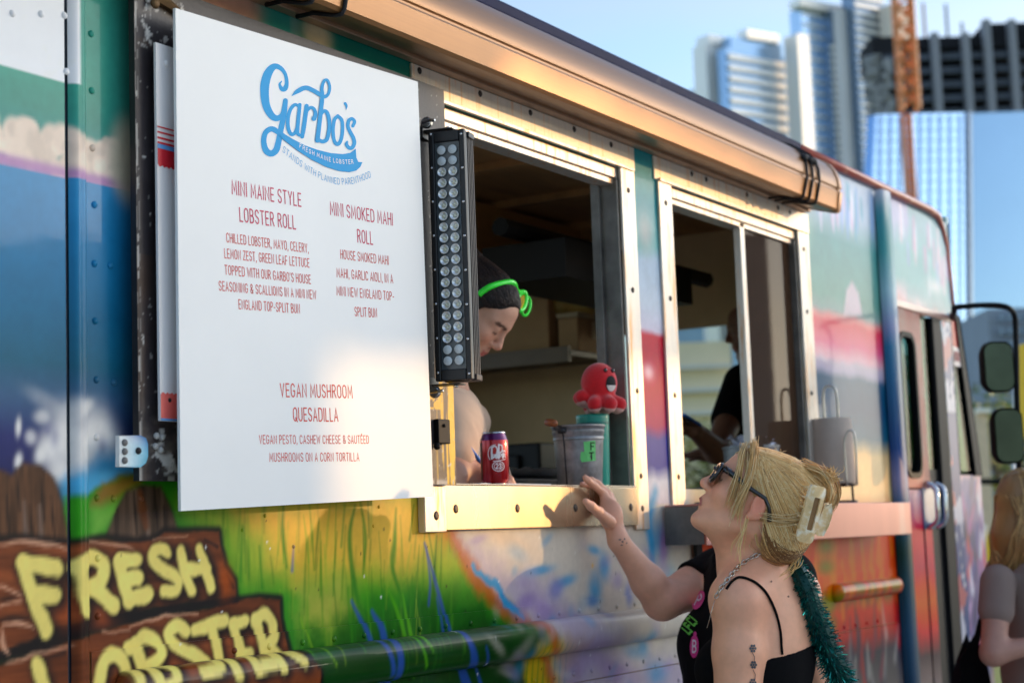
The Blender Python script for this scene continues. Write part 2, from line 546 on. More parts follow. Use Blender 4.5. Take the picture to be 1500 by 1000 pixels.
def paint_mural(X, Z):
    P = Paint(X, Z, lin(214, 204, 190))
    rs = random.Random(3)
    zc = lambda y: xz(60, y)[1]
    # --- sky, clouds and sea at the rear end
    P.bands(0.5, 2.62, [(2.9, lin(60, 140, 132)), (zc(112), lin(84, 164, 146)), (zc(160), lin(78, 156, 142)), (zc(228), lin(70, 150, 150)),
                        (zc(242), lin(190, 160, 186)), (zc(250), lin(176, 160, 192)), (zc(254), lin(84, 152, 196)), (zc(330), lin(66, 140, 188)), (zc(450), lin(58, 122, 164)),
                        (zc(530), lin(56, 112, 140)), (zc(580), lin(76, 108, 138)), (zc(640), lin(52, 60, 112)), (zc(690), lin(40, 46, 96)), (zc(800), lin(60, 120, 60)), (0, lin(60, 110, 50))], 0.02)
    P.bands(0.5, 2.026, [(2.9, lin(246, 246, 244)), (zc(112), lin(246, 246, 244))], .004, 0, 0, zc(111))
    for k in range(46):
        x = 1.62 + k * 0.021 + rs.uniform(-.006, .006)
        h = 0.022 + 0.03 * fbm(np.array([x * 6.0]), np.array([0.3]), 5)[0] + 0.02 * rs.random()
        for q in range(7):
            r_ = rs.uniform(.012, .024); P.blob((x + rs.uniform(-.02, .02), zc(246) + rs.uniform(0, 1) ** .7 * (h * 1.35)), r_, r_ * .95, lin(*(np.array((236, 218, 202)) * rs.uniform(.92, 1.06))), 0.9, 0, 3.0)
    P.bands(0.5, 2.62, [(zc(237), lin(196, 166, 190))] * 2, 0.0) if False else None
    for x in np.arange(1.6, 2.6, 0.03):
        P.blob((x, zc(246)), 0.04, 0.009, lin(190, 150, 186), 0.8)
    P.bands(0.5, 2.62, [(zc(252), lin(78, 150, 190)), (zc(330), lin(60, 136, 176)), (zc(450), lin(50, 120, 152)), (zc(530), lin(48, 108, 130)), (zc(580), lin(76, 108, 138)), (zc(640), lin(52, 60, 112)), (zc(690), lin(40, 46, 96)), (zc(800), lin(60, 120, 60)), (0, lin(60, 110, 50))], 0.02, 0, 0, -9, zc(253))
    P.blob((2.15, zc(205)), 0.05, 0.075, lin(216, 204, 180), 0.95, 0, 2.5)
    # splash of surf
    W1 = lin(236, 232, 226)
    for cx_, cy_, rx, rz, a in [(95, 640, .03, .05, .9), (75, 655, .028, .03, .9), (110, 600, .022, .02, .6), (140, 640, .045, .05, .95), (155, 665, .04, .05, .9), (118, 670, .03, .05, .9), (62, 610, .018, .012, .7),
                               (27, 625, .006, .016, .95), (27, 675, .008, .014, .95), (60, 665, .012, .018, .9), (45, 640, .012, .012, .7), (90, 690, .03, .02, .9), (70, 590, .05, .015, .3), (125, 595, .02, .012, .8)]:
        P.blob(xz(cx_, cy_), rx, rz, W1, a, rs.uniform(-.5, .5), 1.4)
    for cx_, cy_, rx, rz in [(80, 640, .01, .018), (70, 630, .008, .01), (150, 655, .012, .02)]:
        P.blob(xz(cx_, cy_), rx, rz, lin(110, 112, 150), 0.45)
    P.poly(px((88, 705), (105, 690), (150, 672), (190, 660), (215, 668), (214, 700), (160, 712), (128, 725), (100, 735)), lin(96, 176, 212), 0.018, 0.95, 0.012)
    # meadow
    Gd = lin(28, 92, 30); G1 = lin(64, 150, 44); G2 = lin(120, 172, 60); Y1 = lin(226, 184, 92); Y2 = lin(206, 184, 100)
    P.poly(px((96, 730), (128, 722), (150, 706), (205, 692), (240, 690), (620, 690), (660, 785), (690, 830), (715, 862), (745, 893), (768, 912), (790, 940), (803, 975), (820, 1060), (0, 1080), (0, 800), (96, 790)), G1, 0.008, 1, 0.012)
    zr = lambda y: xz(500, y)[1]
    i0, i1 = xz(300, 800)[0], xz(662, 800)[0]
    P.poly(px((268, 740), (640, 725), (660, 790), (690, 835), (640, 850), (560, 850), (440, 850), (360, 850), (330, 800)), lin(176, 186, 80), 0.05, 0.85)
    P.poly(px((340, 745), (640, 722), (655, 780), (600, 835), (520, 830), (430, 845), (395, 800)), Y1, 0.045, 0.9, 0.02)
    P.poly(px((440, 860), (500, 850), (520, 890), (500, 920), (440, 925)), lin(196, 184, 100), 0.05, 0.75, 0.02)
    P.poly(px((500, 905), (560, 880), (640, 860), (700, 880), (760, 905), (800, 975), (815, 1060), (300, 1075), (420, 960)), lin(38, 104, 32), 0.05, 0.9, 0.03)
    P.poly(px((430, 965), (560, 935), (700, 915), (790, 945), (815, 1060), (300, 1090)), lin(20, 66, 24), 0.05, 0.9, 0.03)
    P.poly(px((150, 705), (205, 694), (215, 700), (190, 722), (150, 745), (135, 740)), lin(158, 112, 62), 0.015, 0.85, 0.012)
    P.poly(px((134, 745), (190, 735), (160, 770), (135, 790)), lin(150, 196, 100), 0.02, 0.7)
    P.blob(xz(650, 760), 0.04, 0.06, lin(206, 130, 40), 0.8)
    # grass blades
    for k in range(150):
        x = rs.uniform(262, 660); y = rs.uniform(745, 960)
        L = rs.uniform(30, 110); lean = rs.uniform(-8, 8)
        g = rs.choice([lin(70, 140, 40), lin(100, 160, 50), lin(50, 128, 40), lin(150, 176, 70), lin(60, 120, 40)])
        w = rs.uniform(.002, .007)
        P.stroke(px((x + lean, y - L * .6), (x + lean * .4, y), (x, y + L * .6)), [w * .2, w, w * .5], g, rs.uniform(.003, .009), rs.uniform(.25, .7), 4)
    for pts, w, c in [([(415, 740), (414, 780), (420, 830)], .012, lin(46, 128, 36)), ([(520, 740), (512, 790), (522, 870), (535, 905)], .014, lin(60, 130, 46)), ([(528, 735), (535, 785), (532, 840)], .01, lin(70, 136, 40)),
                      ([(580, 745), (578, 790), (575, 830), (590, 880)], .014, lin(66, 134, 40)), ([(505, 740), (500, 800)], .009, lin(80, 140, 60)), ([(606, 740), (600, 790)], .012, lin(60, 126, 36)),
                      ([(628, 780), (640, 850)], .010, lin(54, 124, 40)), ([(640, 785), (636, 870), (650, 900)], .012, lin(40, 110, 36)), ([(590, 870), (600, 930), (612, 965)], .013, lin(110, 176, 50)), ([(570, 865), (585, 905), (604, 990)], .013, lin(96, 166, 44)),
                      ([(380, 800), (384, 860)], .012, lin(50, 132, 40)), ([(355, 770), (352, 850)], .01, lin(60, 140, 44)), ([(440, 905), (470, 990)], .006, lin(140, 180, 60))]:
        P.stroke(px(*pts), [w * .3] + [w] * (len(pts) - 2) + [w * .5], c, .006, .8, 6)
    Bl = lin(60, 92, 160)
    for pts, w in [([(624, 800), (630, 850), (628, 885)], .007), ([(622, 795), (640, 860), (652, 905), (668, 960)], .012), ([(640, 875), (648, 930)], .01), ([(545, 895), (560, 930), (566, 1010)], .022), ([(515, 880), (540, 935), (556, 1000)], .015), ([(665, 940), (676, 985), (690, 1020)], .03),
                   ([(430, 800), (428, 835)], .006), ([(690, 960), (705, 1010)], .014)]:
        P.stroke(px(*pts), [w * .4] + [w] * (len(pts) - 1), Bl, .006, .85, 5)
    P.poly(px((768, 962), (815, 945), (850, 950), (835, 1040), (770, 1050)), lin(206, 176, 50), 0.02, 0.9, 0.02)
    for k in range(8):
        x = 772 + k * 8
        P.stroke(px((x, 955), (x - 4, 1010)), [.003, .006], lin(60, 130, 40), .004, .7)
    # edge of the meadow and the pale mountain
    P.stroke(px((662, 785), (690, 832), (716, 866), (745, 896), (770, 915), (786, 935), (800, 975), (812, 1020)), [.03, .05, .05, .04, .035, .03, .03, .03], lin(190, 106, 50), .018, .85, 5, .012, 4)
    Lv = lin(172, 152, 190); Cy = lin(70, 160, 200)
    P.poly(px((668, 782), (700, 835), (722, 846), (745, 880), (772, 908), (800, 938), (830, 1060), (1040, 1060), (1040, 960), (900, 955), (860, 910), (800, 850), (740, 835)), Lv, 0.05, 0.5, 0.03)
    P.stroke(px((690, 826), (712, 848), (728, 860), (740, 882), (756, 892), (765, 905)), [.01, .02, .022, .026, .018, .008], Cy, .008, .95, 5, .01, 2)
    for c_, rx, rz, col, a in [((790, 835), .07, .012, Cy, .8), ((830, 850), .05, .014, Cy, .8), ((770, 850), .05, .02, Lv, .5), ((815, 862), .04, .025, lin(120, 130, 190), .7), ((795, 895), .06, .03, Lv, .85), ((770, 880), .05, .02, lin(150, 130, 180), .7),
                               ((870, 805), .035, .012, Cy, .8), ((885, 830), .03, .035, Cy, .85), ((872, 860), .035, .04, Cy, .9), ((866, 880), .03, .015, lin(90, 140, 190), .8), ((878, 905), .03, .02, lin(140, 140, 180), .6), ((905, 850), .03, .02, Lv, .6), ((920, 870), .02, .03, lin(110, 130, 200), .6),
                               ((845, 905), .05, .014, Lv, .5), ((860, 960), .12, .03, Lv, .6), ((930, 955), .07, .02, Cy, .5), ((940, 945), .03, .02, Cy, .6), ((900, 985), .1, .03, lin(166, 140, 184), .7), ((960, 985), .06, .03, Cy, .6), ((840, 985), .06, .03, lin(176, 150, 190), .7),
                               ((965, 790), .06, .05, Cy, .7), ((955, 810), .02, .06, Cy, .8), ((972, 800), .025, .05, lin(186, 140, 190), .8), ((985, 860), .04, .06, lin(120, 180, 200), .7), ((740, 790), .10, .02, lin(226, 200, 170), .6), ((700, 790), .04, .01, lin(180, 160, 190), .6), ((905, 795), .04, .015, lin(236, 224, 200), .8), ((868, 828), .006, .006, lin(236, 196, 90), .8)]:
        P.blob(xz(*c_), rx, rz, col, a, rs.uniform(-.3, .3), 1.3)
    for k in range(60):
        x = rs.uniform(700, 985); y = rs.uniform(790, 1000)
        P.blob(xz(x, y), rs.uniform(.015, .05), rs.uniform(.008, .02), rs.choice([Lv, Cy, lin(226, 214, 200), lin(206, 196, 206)]), rs.uniform(.15, .4), rs.uniform(-.6, .6), 1.3)
    # --- posts of a pier and the timber sign
    St = [((-20, 700), (0, 690), (18, 698), (24, 690), (34, 680), (58, 682), (78, 700), (92, 740), (104, 800), (-20, 800)),
          ((155, 785), (172, 742), (186, 720), (206, 711), (236, 714), (250, 740), (268, 800), (190, 800))]
    for s_, c in zip(St, (lin(104, 74, 54), lin(104, 84, 70))):
        P.poly(px(*s_), lin(44, 32, 28), .010, .9)
        P.poly(px(*s_), c, .006, 1, .006); P.grain(px(*s_), .85, 90, 7, 11)
    for x, y in [(24, 705), (60, 720), (75, 745), (196, 740), (226, 730), (240, 760), (10, 745), (44, 760)]:
        P.stroke(px((x, y - 20), (x + 2, y + 12), (x + 5, y + 42)), [.002, .007, .003], lin(36, 26, 24), .004, .85)
    for x, y in [(35, 760), (58, 765), (215, 775)]:
        P.stroke(px((x, y - 25), (x + 3, y + 25)), [.004, .009], lin(176, 160, 150), .006, .35)
    P.stroke(px((205, 722), (209, 745), (214, 770)), [.012, .022, .014], lin(136, 84, 54), .006, .8)
    up = [(-25, 796), (30, 790), (70, 795), (104, 798), (150, 790), (200, 795), (228, 791), (240, 781), (290, 779), (320, 779), (322, 800), (326, 812), (330, 830), (343, 850), (345, 876), (280, 880), (200, 893), (140, 905), (95, 915), (40, 940), (-25, 965)]
    lo = [(-25, 985), (40, 960), (100, 940), (170, 918), (240, 900), (300, 893), (350, 880), (380, 876), (410, 878), (411, 905), (416, 930), (424, 965), (445, 1000), (450, 1060), (-25, 1090)]
    for q, sd in ((up, 21), (lo, 33)):
        o = px(*q)
        P.stroke(o + [o[0]], .022, BLACK, .006, .95)
        P.poly(o, lin(134, 78, 50), .004, 1, .004, sd)
        P.grain(o, .7, 5, 60, sd); P.grain(o, .35, 2, 14, sd + 5)
    P.stroke(px((-20, 968), (40, 950), (70, 938), (100, 926), (150, 915), (200, 902), (250, 893), (345, 878)), [.016, .02, .03, .026, .02, .018, .014, .012], BLACK, .005, 1, 4, .006, 3)
    for pts, w, a in [([(0, 795), (50, 794), (100, 803)], .008, .7), ([(0, 858), (30, 872)], .008, .8), ([(0, 888), (30, 880)], .008, .7), ([(2, 922), (5, 945), (12, 958)], .008, .8), ([(5, 914), (28, 912), (50, 920)], .007, .8), ([(130, 792), (180, 800), (195, 805)], .006, .6), ([(225, 790), (275, 783)], .005, .6),
                      ([(10, 972), (60, 955), (105, 943)], .007, .6), ([(190, 917), (240, 903), (290, 898)], .005, .7), ([(150, 925), (190, 922)], .008, .5), ([(165, 945), (178, 950)], .006, .4)]:
        P.stroke(px(*pts), [w * .4] + [w] * (len(pts) - 2) + [w * .4], lin(224, 178, 150), .004, a, 5, .004)
    for pts in [[(-5, 880), (10, 877), (25, 874)], [(0, 908), (20, 904), (55, 907)], [(60, 905), (70, 900)], [(140, 870), (180, 880)], [(300, 790), (318, 800)], [(332, 840), (342, 860)], [(60, 966), (95, 955)], [(390, 890), (402, 930)]]:
        P.stroke(px(*pts), [.003, .008, .003][:len(pts)], BLACK, .004, .8, 4)
    P.blob(xz(330, 850), .02, .03, lin(186, 96, 40), .6); P.blob(xz(150, 905), .03, .015, lin(176, 96, 60), .6); P.blob(xz(95, 890), .03, .03, lin(176, 90, 50), .5)
    F = [[(34, 825), (45, 862), (68, 922)], [(34, 824), (60, 828), (84, 832)], [(50, 871), (81, 870)],
         [(113, 830), (116, 860), (122, 893)], [(108, 832), (120, 822), (136, 817), (151, 826), (150, 845), (140, 857), (124, 862)], [(140, 860), (152, 873), (166, 886)],
         [(175, 822), (180, 848), (189, 878)], [(175, 822), (199, 819)], [(182, 849), (202, 846)], [(189, 878), (216, 869)],
         [(245, 808), (236, 804), (226, 808), (224, 820), (236, 832), (254, 842), (262, 853), (257, 864), (240, 866)],
         [(265, 806), (270, 835), (280, 864)], [(292, 804), (300, 830), (309, 861)], [(275, 833), (303, 833)]]
    LB = [[(54, 972), (60, 990), (70, 1020)], [(143, 1000), (150, 968), (167, 957), (180, 975), (184, 1005), (176, 1035), (158, 1040), (143, 1000)],
          [(198, 944), (206, 985), (212, 1030)], [(188, 949), (212, 933), (231, 943), (232, 962), (209, 978)], [(209, 980), (234, 988), (236, 1010), (214, 1028)],
          [(272, 923), (260, 915), (247, 926), (256, 944), (284, 960), (302, 976), (301, 994), (278, 1002)],
          [(285, 922), (306, 915), (328, 908)], [(310, 916), (318, 960), (327, 1005)], [(343, 914), (350, 957), (357, 995)], [(342, 914), (359, 909)], [(350, 958), (364, 957)], [(357, 995), (380, 986)],
          [(375, 906), (383, 948), (392, 993)], [(374, 909), (386, 898), (398, 911), (399, 933), (385, 948)], [(393, 950), (410, 968), (424, 983)]]
    for row, w in ((F, .027), (LB, .024)):
        for k, q in enumerate(row):
            P.stroke([(x + .006, z - .006) for x, z in px(*q)], w + .016, BLACK, .013, .9, 6 if len(q) > 2 else 0)
        for k, q in enumerate(row):
            ww = w * (0.82 if row is F and k > 9 else 1.0)
            P.stroke(px(*q), ww, LETTER, .005, 1, 6 if len(q) > 2 else 0, .004, k)
    # --- band above the hatch and the windows
    P.bands(2.62, 3.95, [(2.9, lin(70, 150, 132)), (2.3, lin(40, 132, 116))], 0.02, 0, 0, 2.365)
    for x, y, r in [(465, 52, .05), (300, 0, .09), (345, 12, .07), (330, -12, .10)]:
        P.blob(xz(x, y), r, r * .8, lin(226, 206, 170) if x > 400 else lin(214, 172, 150), .95, 0, 2)
    # --- strip between the windows
    zs = lambda y: xz(948, y)[1]
    P.bands(3.99, 4.30, [(2.9, lin(60, 150, 146)), (zs(300), lin(76, 158, 164)), (zs(360), lin(130, 190, 186)), (zs(380), lin(190, 206, 220)), (zs(440), lin(214, 220, 228)), (zs(478), lin(220, 210, 220)), (zs(488), lin(206, 40, 70)), (zs(560), lin(180, 26, 80)),
                        (zs(625), lin(160, 30, 100)), (zs(645), lin(60, 70, 150)), (zs(685), lin(40, 60, 150)), (zs(705), lin(206, 210, 220)), (zs(740), lin(214, 206, 210)), (1.48, lin(210, 200, 196))], .005, .02, 8, 1.47)
    P.blob(xz(945, 340), .05, .06, lin(200, 196, 190), .8); P.blob(xz(950, 545), .03, .02, lin(250, 220, 226), .8); P.blob(xz(945, 665), .03, .05, lin(30, 46, 140), .8)
    P.stroke(px((960, 720), (950, 760), (956, 800)), [.03, .05, .02], Cy, .02, .8, 5)
    # --- panel between the second window and the cab: pastel drips, pink band, blue distance
    zq = lambda y: xz(1245, y)[1]
    P.bands(4.36, 6.25, [(2.9, lin(206, 214, 228)), (zq(250), lin(196, 206, 222)), (zq(320), lin(186, 200, 212)), (zq(360), lin(104, 160, 158)), (zq(440), lin(116, 160, 148)), (zq(460), lin(150, 170, 164)), (zq(470), lin(232, 150, 150)), (zq(478), lin(224, 92, 110)),
                        (zq(508), lin(240, 120, 150)), (zq(524), lin(240, 180, 190)), (zq(534), lin(206, 190, 200)), (zq(545), lin(190, 180, 196)), (zq(556), lin(56, 100, 126)), (zq(600), lin(40, 88, 118)), (zq(640), lin(60, 110, 130)), (zq(665), lin(226, 200, 160)), (1.5, lin(236, 210, 170)), (1.36, lin(236, 100, 50)),
                        (1.22, lin(246, 120, 50)), (1.16, lin(150, 130, 40)), (1.10, lin(226, 80, 60)), (1.02, lin(200, 60, 70)), (.96, lin(70, 66, 84)), (.7, lin(170, 160, 150)), (0.4, lin(60, 60, 80))], .03, .012, 9)
    for k in range(42):
        x = rs.uniform(1192, 1300); y = 245 + (x - 1192) * .45 + rs.uniform(0, 30)
        L = rs.uniform(20, 70)
        P.stroke(px((x, y), (x + 1, y + L * .6), (x + 2, y + L)), [.02, .03, .006], rs.choice([lin(244, 240, 244), lin(226, 190, 214), lin(150, 180, 220), lin(236, 226, 240), lin(110, 170, 190)]), .014, .75, 4)
    P.poly(px((1236, 462), (1240, 425), (1248, 412), (1258, 430), (1263, 462)), lin(226, 206, 210), .012, .95)
    for k in range(90):
        x = rs.uniform(1195, 1315); y = rs.uniform(780, 1000)
        c = rs.choice([lin(250, 110, 40), lin(236, 70, 60), lin(250, 160, 60), lin(236, 90, 90)]) if y < 890 else rs.choice([lin(240, 90, 80), lin(60, 64, 90), lin(200, 196, 190), lin(90, 90, 110), lin(170, 60, 90), lin(226, 220, 210)])
        P.stroke(px((x, y - 20), (x + rs.uniform(-6, 6), y + 25)), [.008, .03], c, .02, .6)
    for y in (800, 830, 885, 915):
        P.blob(xz(1210, y), .09, .03, lin(110, 140, 30), .8)
    # --- skin of the cab
    zk = lambda y: xz(1410, y)[1]
    P.bands(6.19, 7.6, [(2.9, lin(206, 196, 220)), (2.55, lin(200, 196, 214)), (2.45, lin(150, 190, 190)), (2.33, lin(150, 190, 186)), (2.27, lin(230, 206, 206)), (2.20, lin(236, 176, 160)), (2.10, lin(232, 150, 140)), (1.95, lin(236, 190, 176)), (1.6, lin(226, 190, 190)), (1.5, lin(206, 180, 190)),
                       (1.38, lin(226, 60, 90)), (1.22, lin(206, 50, 100)), (1.10, lin(240, 120, 60)), (1.0, lin(226, 80, 90)), (.9, lin(90, 70, 80)), (.7, lin(190, 170, 160))], .01, .03, 12)
    P.poly(px((1410, 700), (1450, 700), (1450, 1010), (1396, 1010), (1396, 720)), lin(112, 116, 160), .02, .9, .02)
    P.poly(px((1330, 290), (1395, 320), (1395, 470), (1330, 440)), lin(150, 192, 190), .03, .7, .03)
    for k in range(80):
        x = rs.uniform(1392, 1445); y = rs.uniform(690, 1000)
        P.stroke(px((x, y - 14), (x + rs.uniform(-8, 8), y + 18)), [.02, .05], rs.choice([lin(210, 190, 214), lin(60, 56, 110), lin(240, 236, 240), lin(70, 90, 150), lin(226, 110, 110), lin(130, 110, 160), lin(200, 140, 180), lin(40, 44, 70)]), .02, .75)
    for k in range(26):
        x = rs.uniform(1318, 1396); y = rs.uniform(300, 360) + (x - 1318) * .5
        P.stroke(px((x, y), (x + 1, y + rs.uniform(20, 50))), [.02, .03], rs.choice([lin(244, 240, 244), lin(226, 170, 200), lin(180, 190, 220), lin(240, 216, 220)]), .02, .7)
    P.blob(xz(1355, 400), .12, .07, lin(120, 170, 170), .6); P.blob(xz(1370, 420), .10, .03, lin(244, 236, 232), .8); P.blob(xz(1345, 445), .10, .02, lin(244, 230, 226), .7)
    # --- overspray, grime
    f = 1 + .10 * (fbm(P.X * 14, P.Z * 14, 77) - .5) * 2 + .06 * (fbm(P.X * 90, P.Z * 90, 78) - .5) * 2
    P.c *= f[:, None]
    i = np.nonzero((P.X > 2.1) & (P.X < 4.2) & (P.Z < 1.5))[0]
    for k in range(70):
        x = rs.uniform(2.1, 4.2); z = rs.uniform(1.02, 1.46)
        P.blob((x, z), rs.uniform(.0015, .003), rs.uniform(.0015, .004), rs.choice([lin(240, 240, 236), lin(50, 44, 40), lin(60, 50, 44)]), .8, 0, 2)
    g = P.c.mean(1, keepdims=True); P.c = g + (P.c - g) * (1.12 + .16 * np.clip((P.X[:, None] - 4.3) / .5, 0, 1))      # strong spray-can pigments
    return np.clip(1.04 * np.clip(P.c, .0005, 1) ** 1.17, 0.002, 0.88)

# ---------------------------------------------------------------- materials of the truck
M_mural = mat('mural_paint', rough=0.34, attr=True, var=0.05, nscale=5, bump=0.10, bscale=9, coat=0.13, coat_rough=0.05, bdist=0.004, spec=0.10)
M_hatch = mat('hatch_paint', rough=0.42, attr=True, var=0.18, nscale=30, bump=0.25, bscale=120, spec=0.3)
M_awning = mat('awning_metal', lin(140, 96, 52), rough=0.34, metal=0.4, var=0.10, nscale=6, stretch=(0.6, 30, 30), bump=0.05, bscale=20, rvar=0.06)
M_lip = mat('awning_rail', lin(176, 140, 110), rough=0.4, metal=0.5, var=0.2, nscale=14)
M_alu = mat('trim_aluminium', lin(214, 204, 192), rough=0.36, metal=0.45, var=0.16, nscale=7, stretch=(7, 7, 0.8), col2=lin(206, 156, 104), mixw=0.60, bump=0.08, bscale=40, rvar=0.08)
M_head = mat('header_aluminium', lin(240, 226, 206), rough=0.4, metal=0.2, var=0.12, nscale=9, stretch=(9, 9, .6), col2=lin(222, 170, 112), mixw=0.62, bump=0.08, bscale=40)
M_steel = mat('brushed_steel', lin(200, 178, 146), rough=0.27, metal=0.8, var=0.05, nscale=3, stretch=(3, 1, .4), bump=0.015, bscale=30, rvar=0.04)
M_oldmetal = mat('weathered_metal', lin(120, 116, 110), rough=0.5, metal=0.6, var=0.4, nscale=12, bump=0.2, bscale=60)
M_screw = mat('screw_metal', lin(70, 62, 56), rough=0.45, metal=0.7, var=0.3, nscale=60)
M_shine = mat('bright_screw', lin(205, 205, 205), rough=0.22, metal=1.0, var=0.1, nscale=80)
M_dark = mat('dark_gap', lin(20, 18, 18), rough=0.7)
M_navy = mat('roof_rail_paint', lin(20, 24, 66), rough=0.6, spec=.12, var=0.3, nscale=4, col2=lin(206, 196, 170), mixw=0.72)
M_red = mat('drip_rail_red', lin(196, 92, 70), rough=0.35, coat=0.3, var=0.3, nscale=6, col2=lin(228, 190, 150), mixw=0.6)
M_strap = mat('strap_webbing', lin(24, 22, 24), rough=0.7, var=0.2, nscale=80)
M_wall_in = mat('interior_panel', lin(226, 190, 136), rough=0.55, var=0.15, nscale=3)
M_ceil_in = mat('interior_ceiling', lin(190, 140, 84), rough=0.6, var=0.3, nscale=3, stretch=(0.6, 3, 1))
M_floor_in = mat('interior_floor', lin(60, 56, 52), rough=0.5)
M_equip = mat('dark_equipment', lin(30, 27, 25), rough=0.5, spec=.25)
M_rubber = mat('black_rubber', lin(12, 12, 14), rough=0.55, var=0.2, spec=.2)
M_glass = glass('cab_glass', (0.40, 0.55, 0.50), 0.30)
M_pane = glass('tinted_pane', (0.46, 0.40, 0.33), 0.25, 0.55, lin(88, 64, 48))
M_clear = glass('clear_pane', (0.75, 0.80, 0.76), 1.2)
M_chrome = mat('chrome', lin(220, 220, 220), rough=0.12, metal=1.0, var=0.05)
M_tyre = mat('tyre_rubber', lin(28, 28, 28), rough=0.8, bump=0.2, bscale=40)
M_rim = mat('wheel_rim', lin(190, 190, 190), rough=0.35, metal=0.7)
M_seat = mat('seat_vinyl', lin(96, 100, 104), rough=0.5)

TR = Thing('food_truck', (4.2, 1.0, 0.0), 'large step-van food truck covered in a spray-painted seaside mural, serving window open', 'food truck')

def mural_sheet(mb, x0, x1, z0, z1, st, y=0.0, bulge=None):
    nx = max(2, int(round((x1 - x0) / st)) + 1); nz = max(2, int(round((z1 - z0) / st)) + 1)
    f = lambda u, v: (u, np.full_like(u, y) if bulge is None else bulge(u, v), v)
    mb.sheet(f, np.linspace(x0, x1, nx), np.linspace(z0, z1, nz), 0, lambda P: np.full((len(P), 3), np.nan))

def rivet(mb, x, z, y=0.0, r=0.0065, mi=0, paint=True):
    p = []; n = 8
    for a, rr in ((0.0, 1.0), (0.45, 0.86), (0.8, 0.5)):
        p.append((r * rr, a * r * 0.8))
    vs = [(x + q * math.cos(2 * math.pi * j / n), y - h, z + q * math.sin(2 * math.pi * j / n)) for q, h in p for j in range(n)] + [(x, y - 0.75 * r, z)]
    fs = [(i * n + j, i * n + (j + 1) % n, (i + 1) * n + (j + 1) % n, (i + 1) * n + j) for i in range(2) for j in range(n)] + [(2 * n + j, 2 * n + (j + 1) % n, 3 * n) for j in range(n)]
    c = None
    if paint:
        c = (np.nan, np.nan, np.nan)
    mb.add(vs, fs, mi, c)

# ---- main body side
WZ0, WZ1 = 1.512, 2.366
mb = MB()
mural_sheet(mb, 2.047, 3.30, 1.236, WZ0, .0032)
mural_sheet(mb, 3.30, 4.30, 1.236, WZ0, .0045)
mural_sheet(mb, 4.30, 6.05, 1.236, WZ0, .008)
mural_sheet(mb, 2.047, 2.30, WZ0, 2.64, .0035)
mural_sheet(mb, 2.30, 3.10, WZ0, 2.37, .05)
mural_sheet(mb, 2.30, 3.10, 2.37, 2.64, .005)
mural_sheet(mb, 3.10, 5.35, WZ1, 2.64, .007)
mural_sheet(mb, 3.998, 4.298, WZ0, WZ1, .005)
mural_sheet(mb, 5.262, 6.05, WZ0, 2.64, .008)
rv = MB()
for x, y in [(133, 50), (134, 133), (135, 217), (138, 300), (138, 386), (161, 389), (139, 470), (141, 556), (141, 640), (142, 729), (166, 730), (206, 730), (143, 817), (143, 902), (200, 394), (166, 560)]:
    X_, Z_ = xz(x, y); rivet(mb, X_, Z_)
for x, y in [(388, 755), (555, 742), (430, 800), (355, 776), (547, 770)]:
    X_, Z_ = xz(x, y); rivet(mb, X_, Z_, r=.004)
TR.part(mb, 'body_side', M_mural, smooth=40, col=True)
# ---- skirt: the lower plate laps over the upper one
mb = MB()
mural_sheet(mb, 2.047, 3.30, 1.045, 1.238, .0032, -.0035)
mural_sheet(mb, 3.30, 4.34, 1.045, 1.238, .0045, -.0035)
mural_sheet(mb, 4.34, 6.05, 1.045, 1.238, .008, -.0035)
mural_sheet(mb, 2.047, 4.34, 0.62, 1.043, .010, -.006)
mural_sheet(mb, 4.34, 6.05, 0.62, 1.043, .014, -.006)
for z, y in ((1.238, -.0035), (1.045, -.006)):
    mb.sheet(lambda u, v, z=z: (u, v, np.full_like(u, z)), np.linspace(2.047, 6.05, 400), np.array([y, 0.0]), 0, lambda P: paint_mural(P[:, 0], P[:, 2]))
for k in range(20): rivet(mb, 2.40 + k * .0985, 1.214, -.0035)
for k in range(22): rivet(mb, 2.33 + k * .0935, 1.066, -.0035)
for k in range(14): rivet(mb, 2.45 + k * .16, 1.0, -.006)
for k in range(13): rivet(mb, 4.5 + k * .11, 1.06, -.0035)
TR.part(mb, 'skirt_panel', M_mural, smooth=40, col=True)
# ---- rear panel, groove and corner strip
mb = MB()
mural_sheet(mb, 1.50, 1.999, 0.95, 2.64, .0045)
mural_sheet(mb, 0.90, 1.50, 0.62, 2.64, .02); mural_sheet(mb, 1.50, 1.999, .62, .95, .02)
for x, y in [(18, 20), (60, 21), (94, 23), (97, 105)]:
    X_, Z_ = xz(x, y); rivet(mb, X_, Z_)
TR.part(mb, 'rear_side', M_mural, smooth=40, col=True)
mb = MB()
mb.box(1.990, 2.012, .003, .03, .62, 2.64, 0)
TR.part(mb, 'panel_gap', mat('gap_blue', lin(16, 34, 50), rough=.6))
mb = MB()
def strip(u, v):
    t = (u - 2.006) / (2.045 - 2.006)
    return -0.012 * np.clip(1 - np.abs(2 * t - 1) ** 3, 0, 1) + 0.004 * np.exp(-((t - .55) / .06) ** 2)
mural_sheet(mb, 2.006, 2.045, .95, 2.64, .0038, bulge=strip); mural_sheet(mb, 2.006, 2.045, .62, .95, .02, bulge=strip)
TR.part(mb, 'corner_strip', M_mural, smooth=True, col=True)
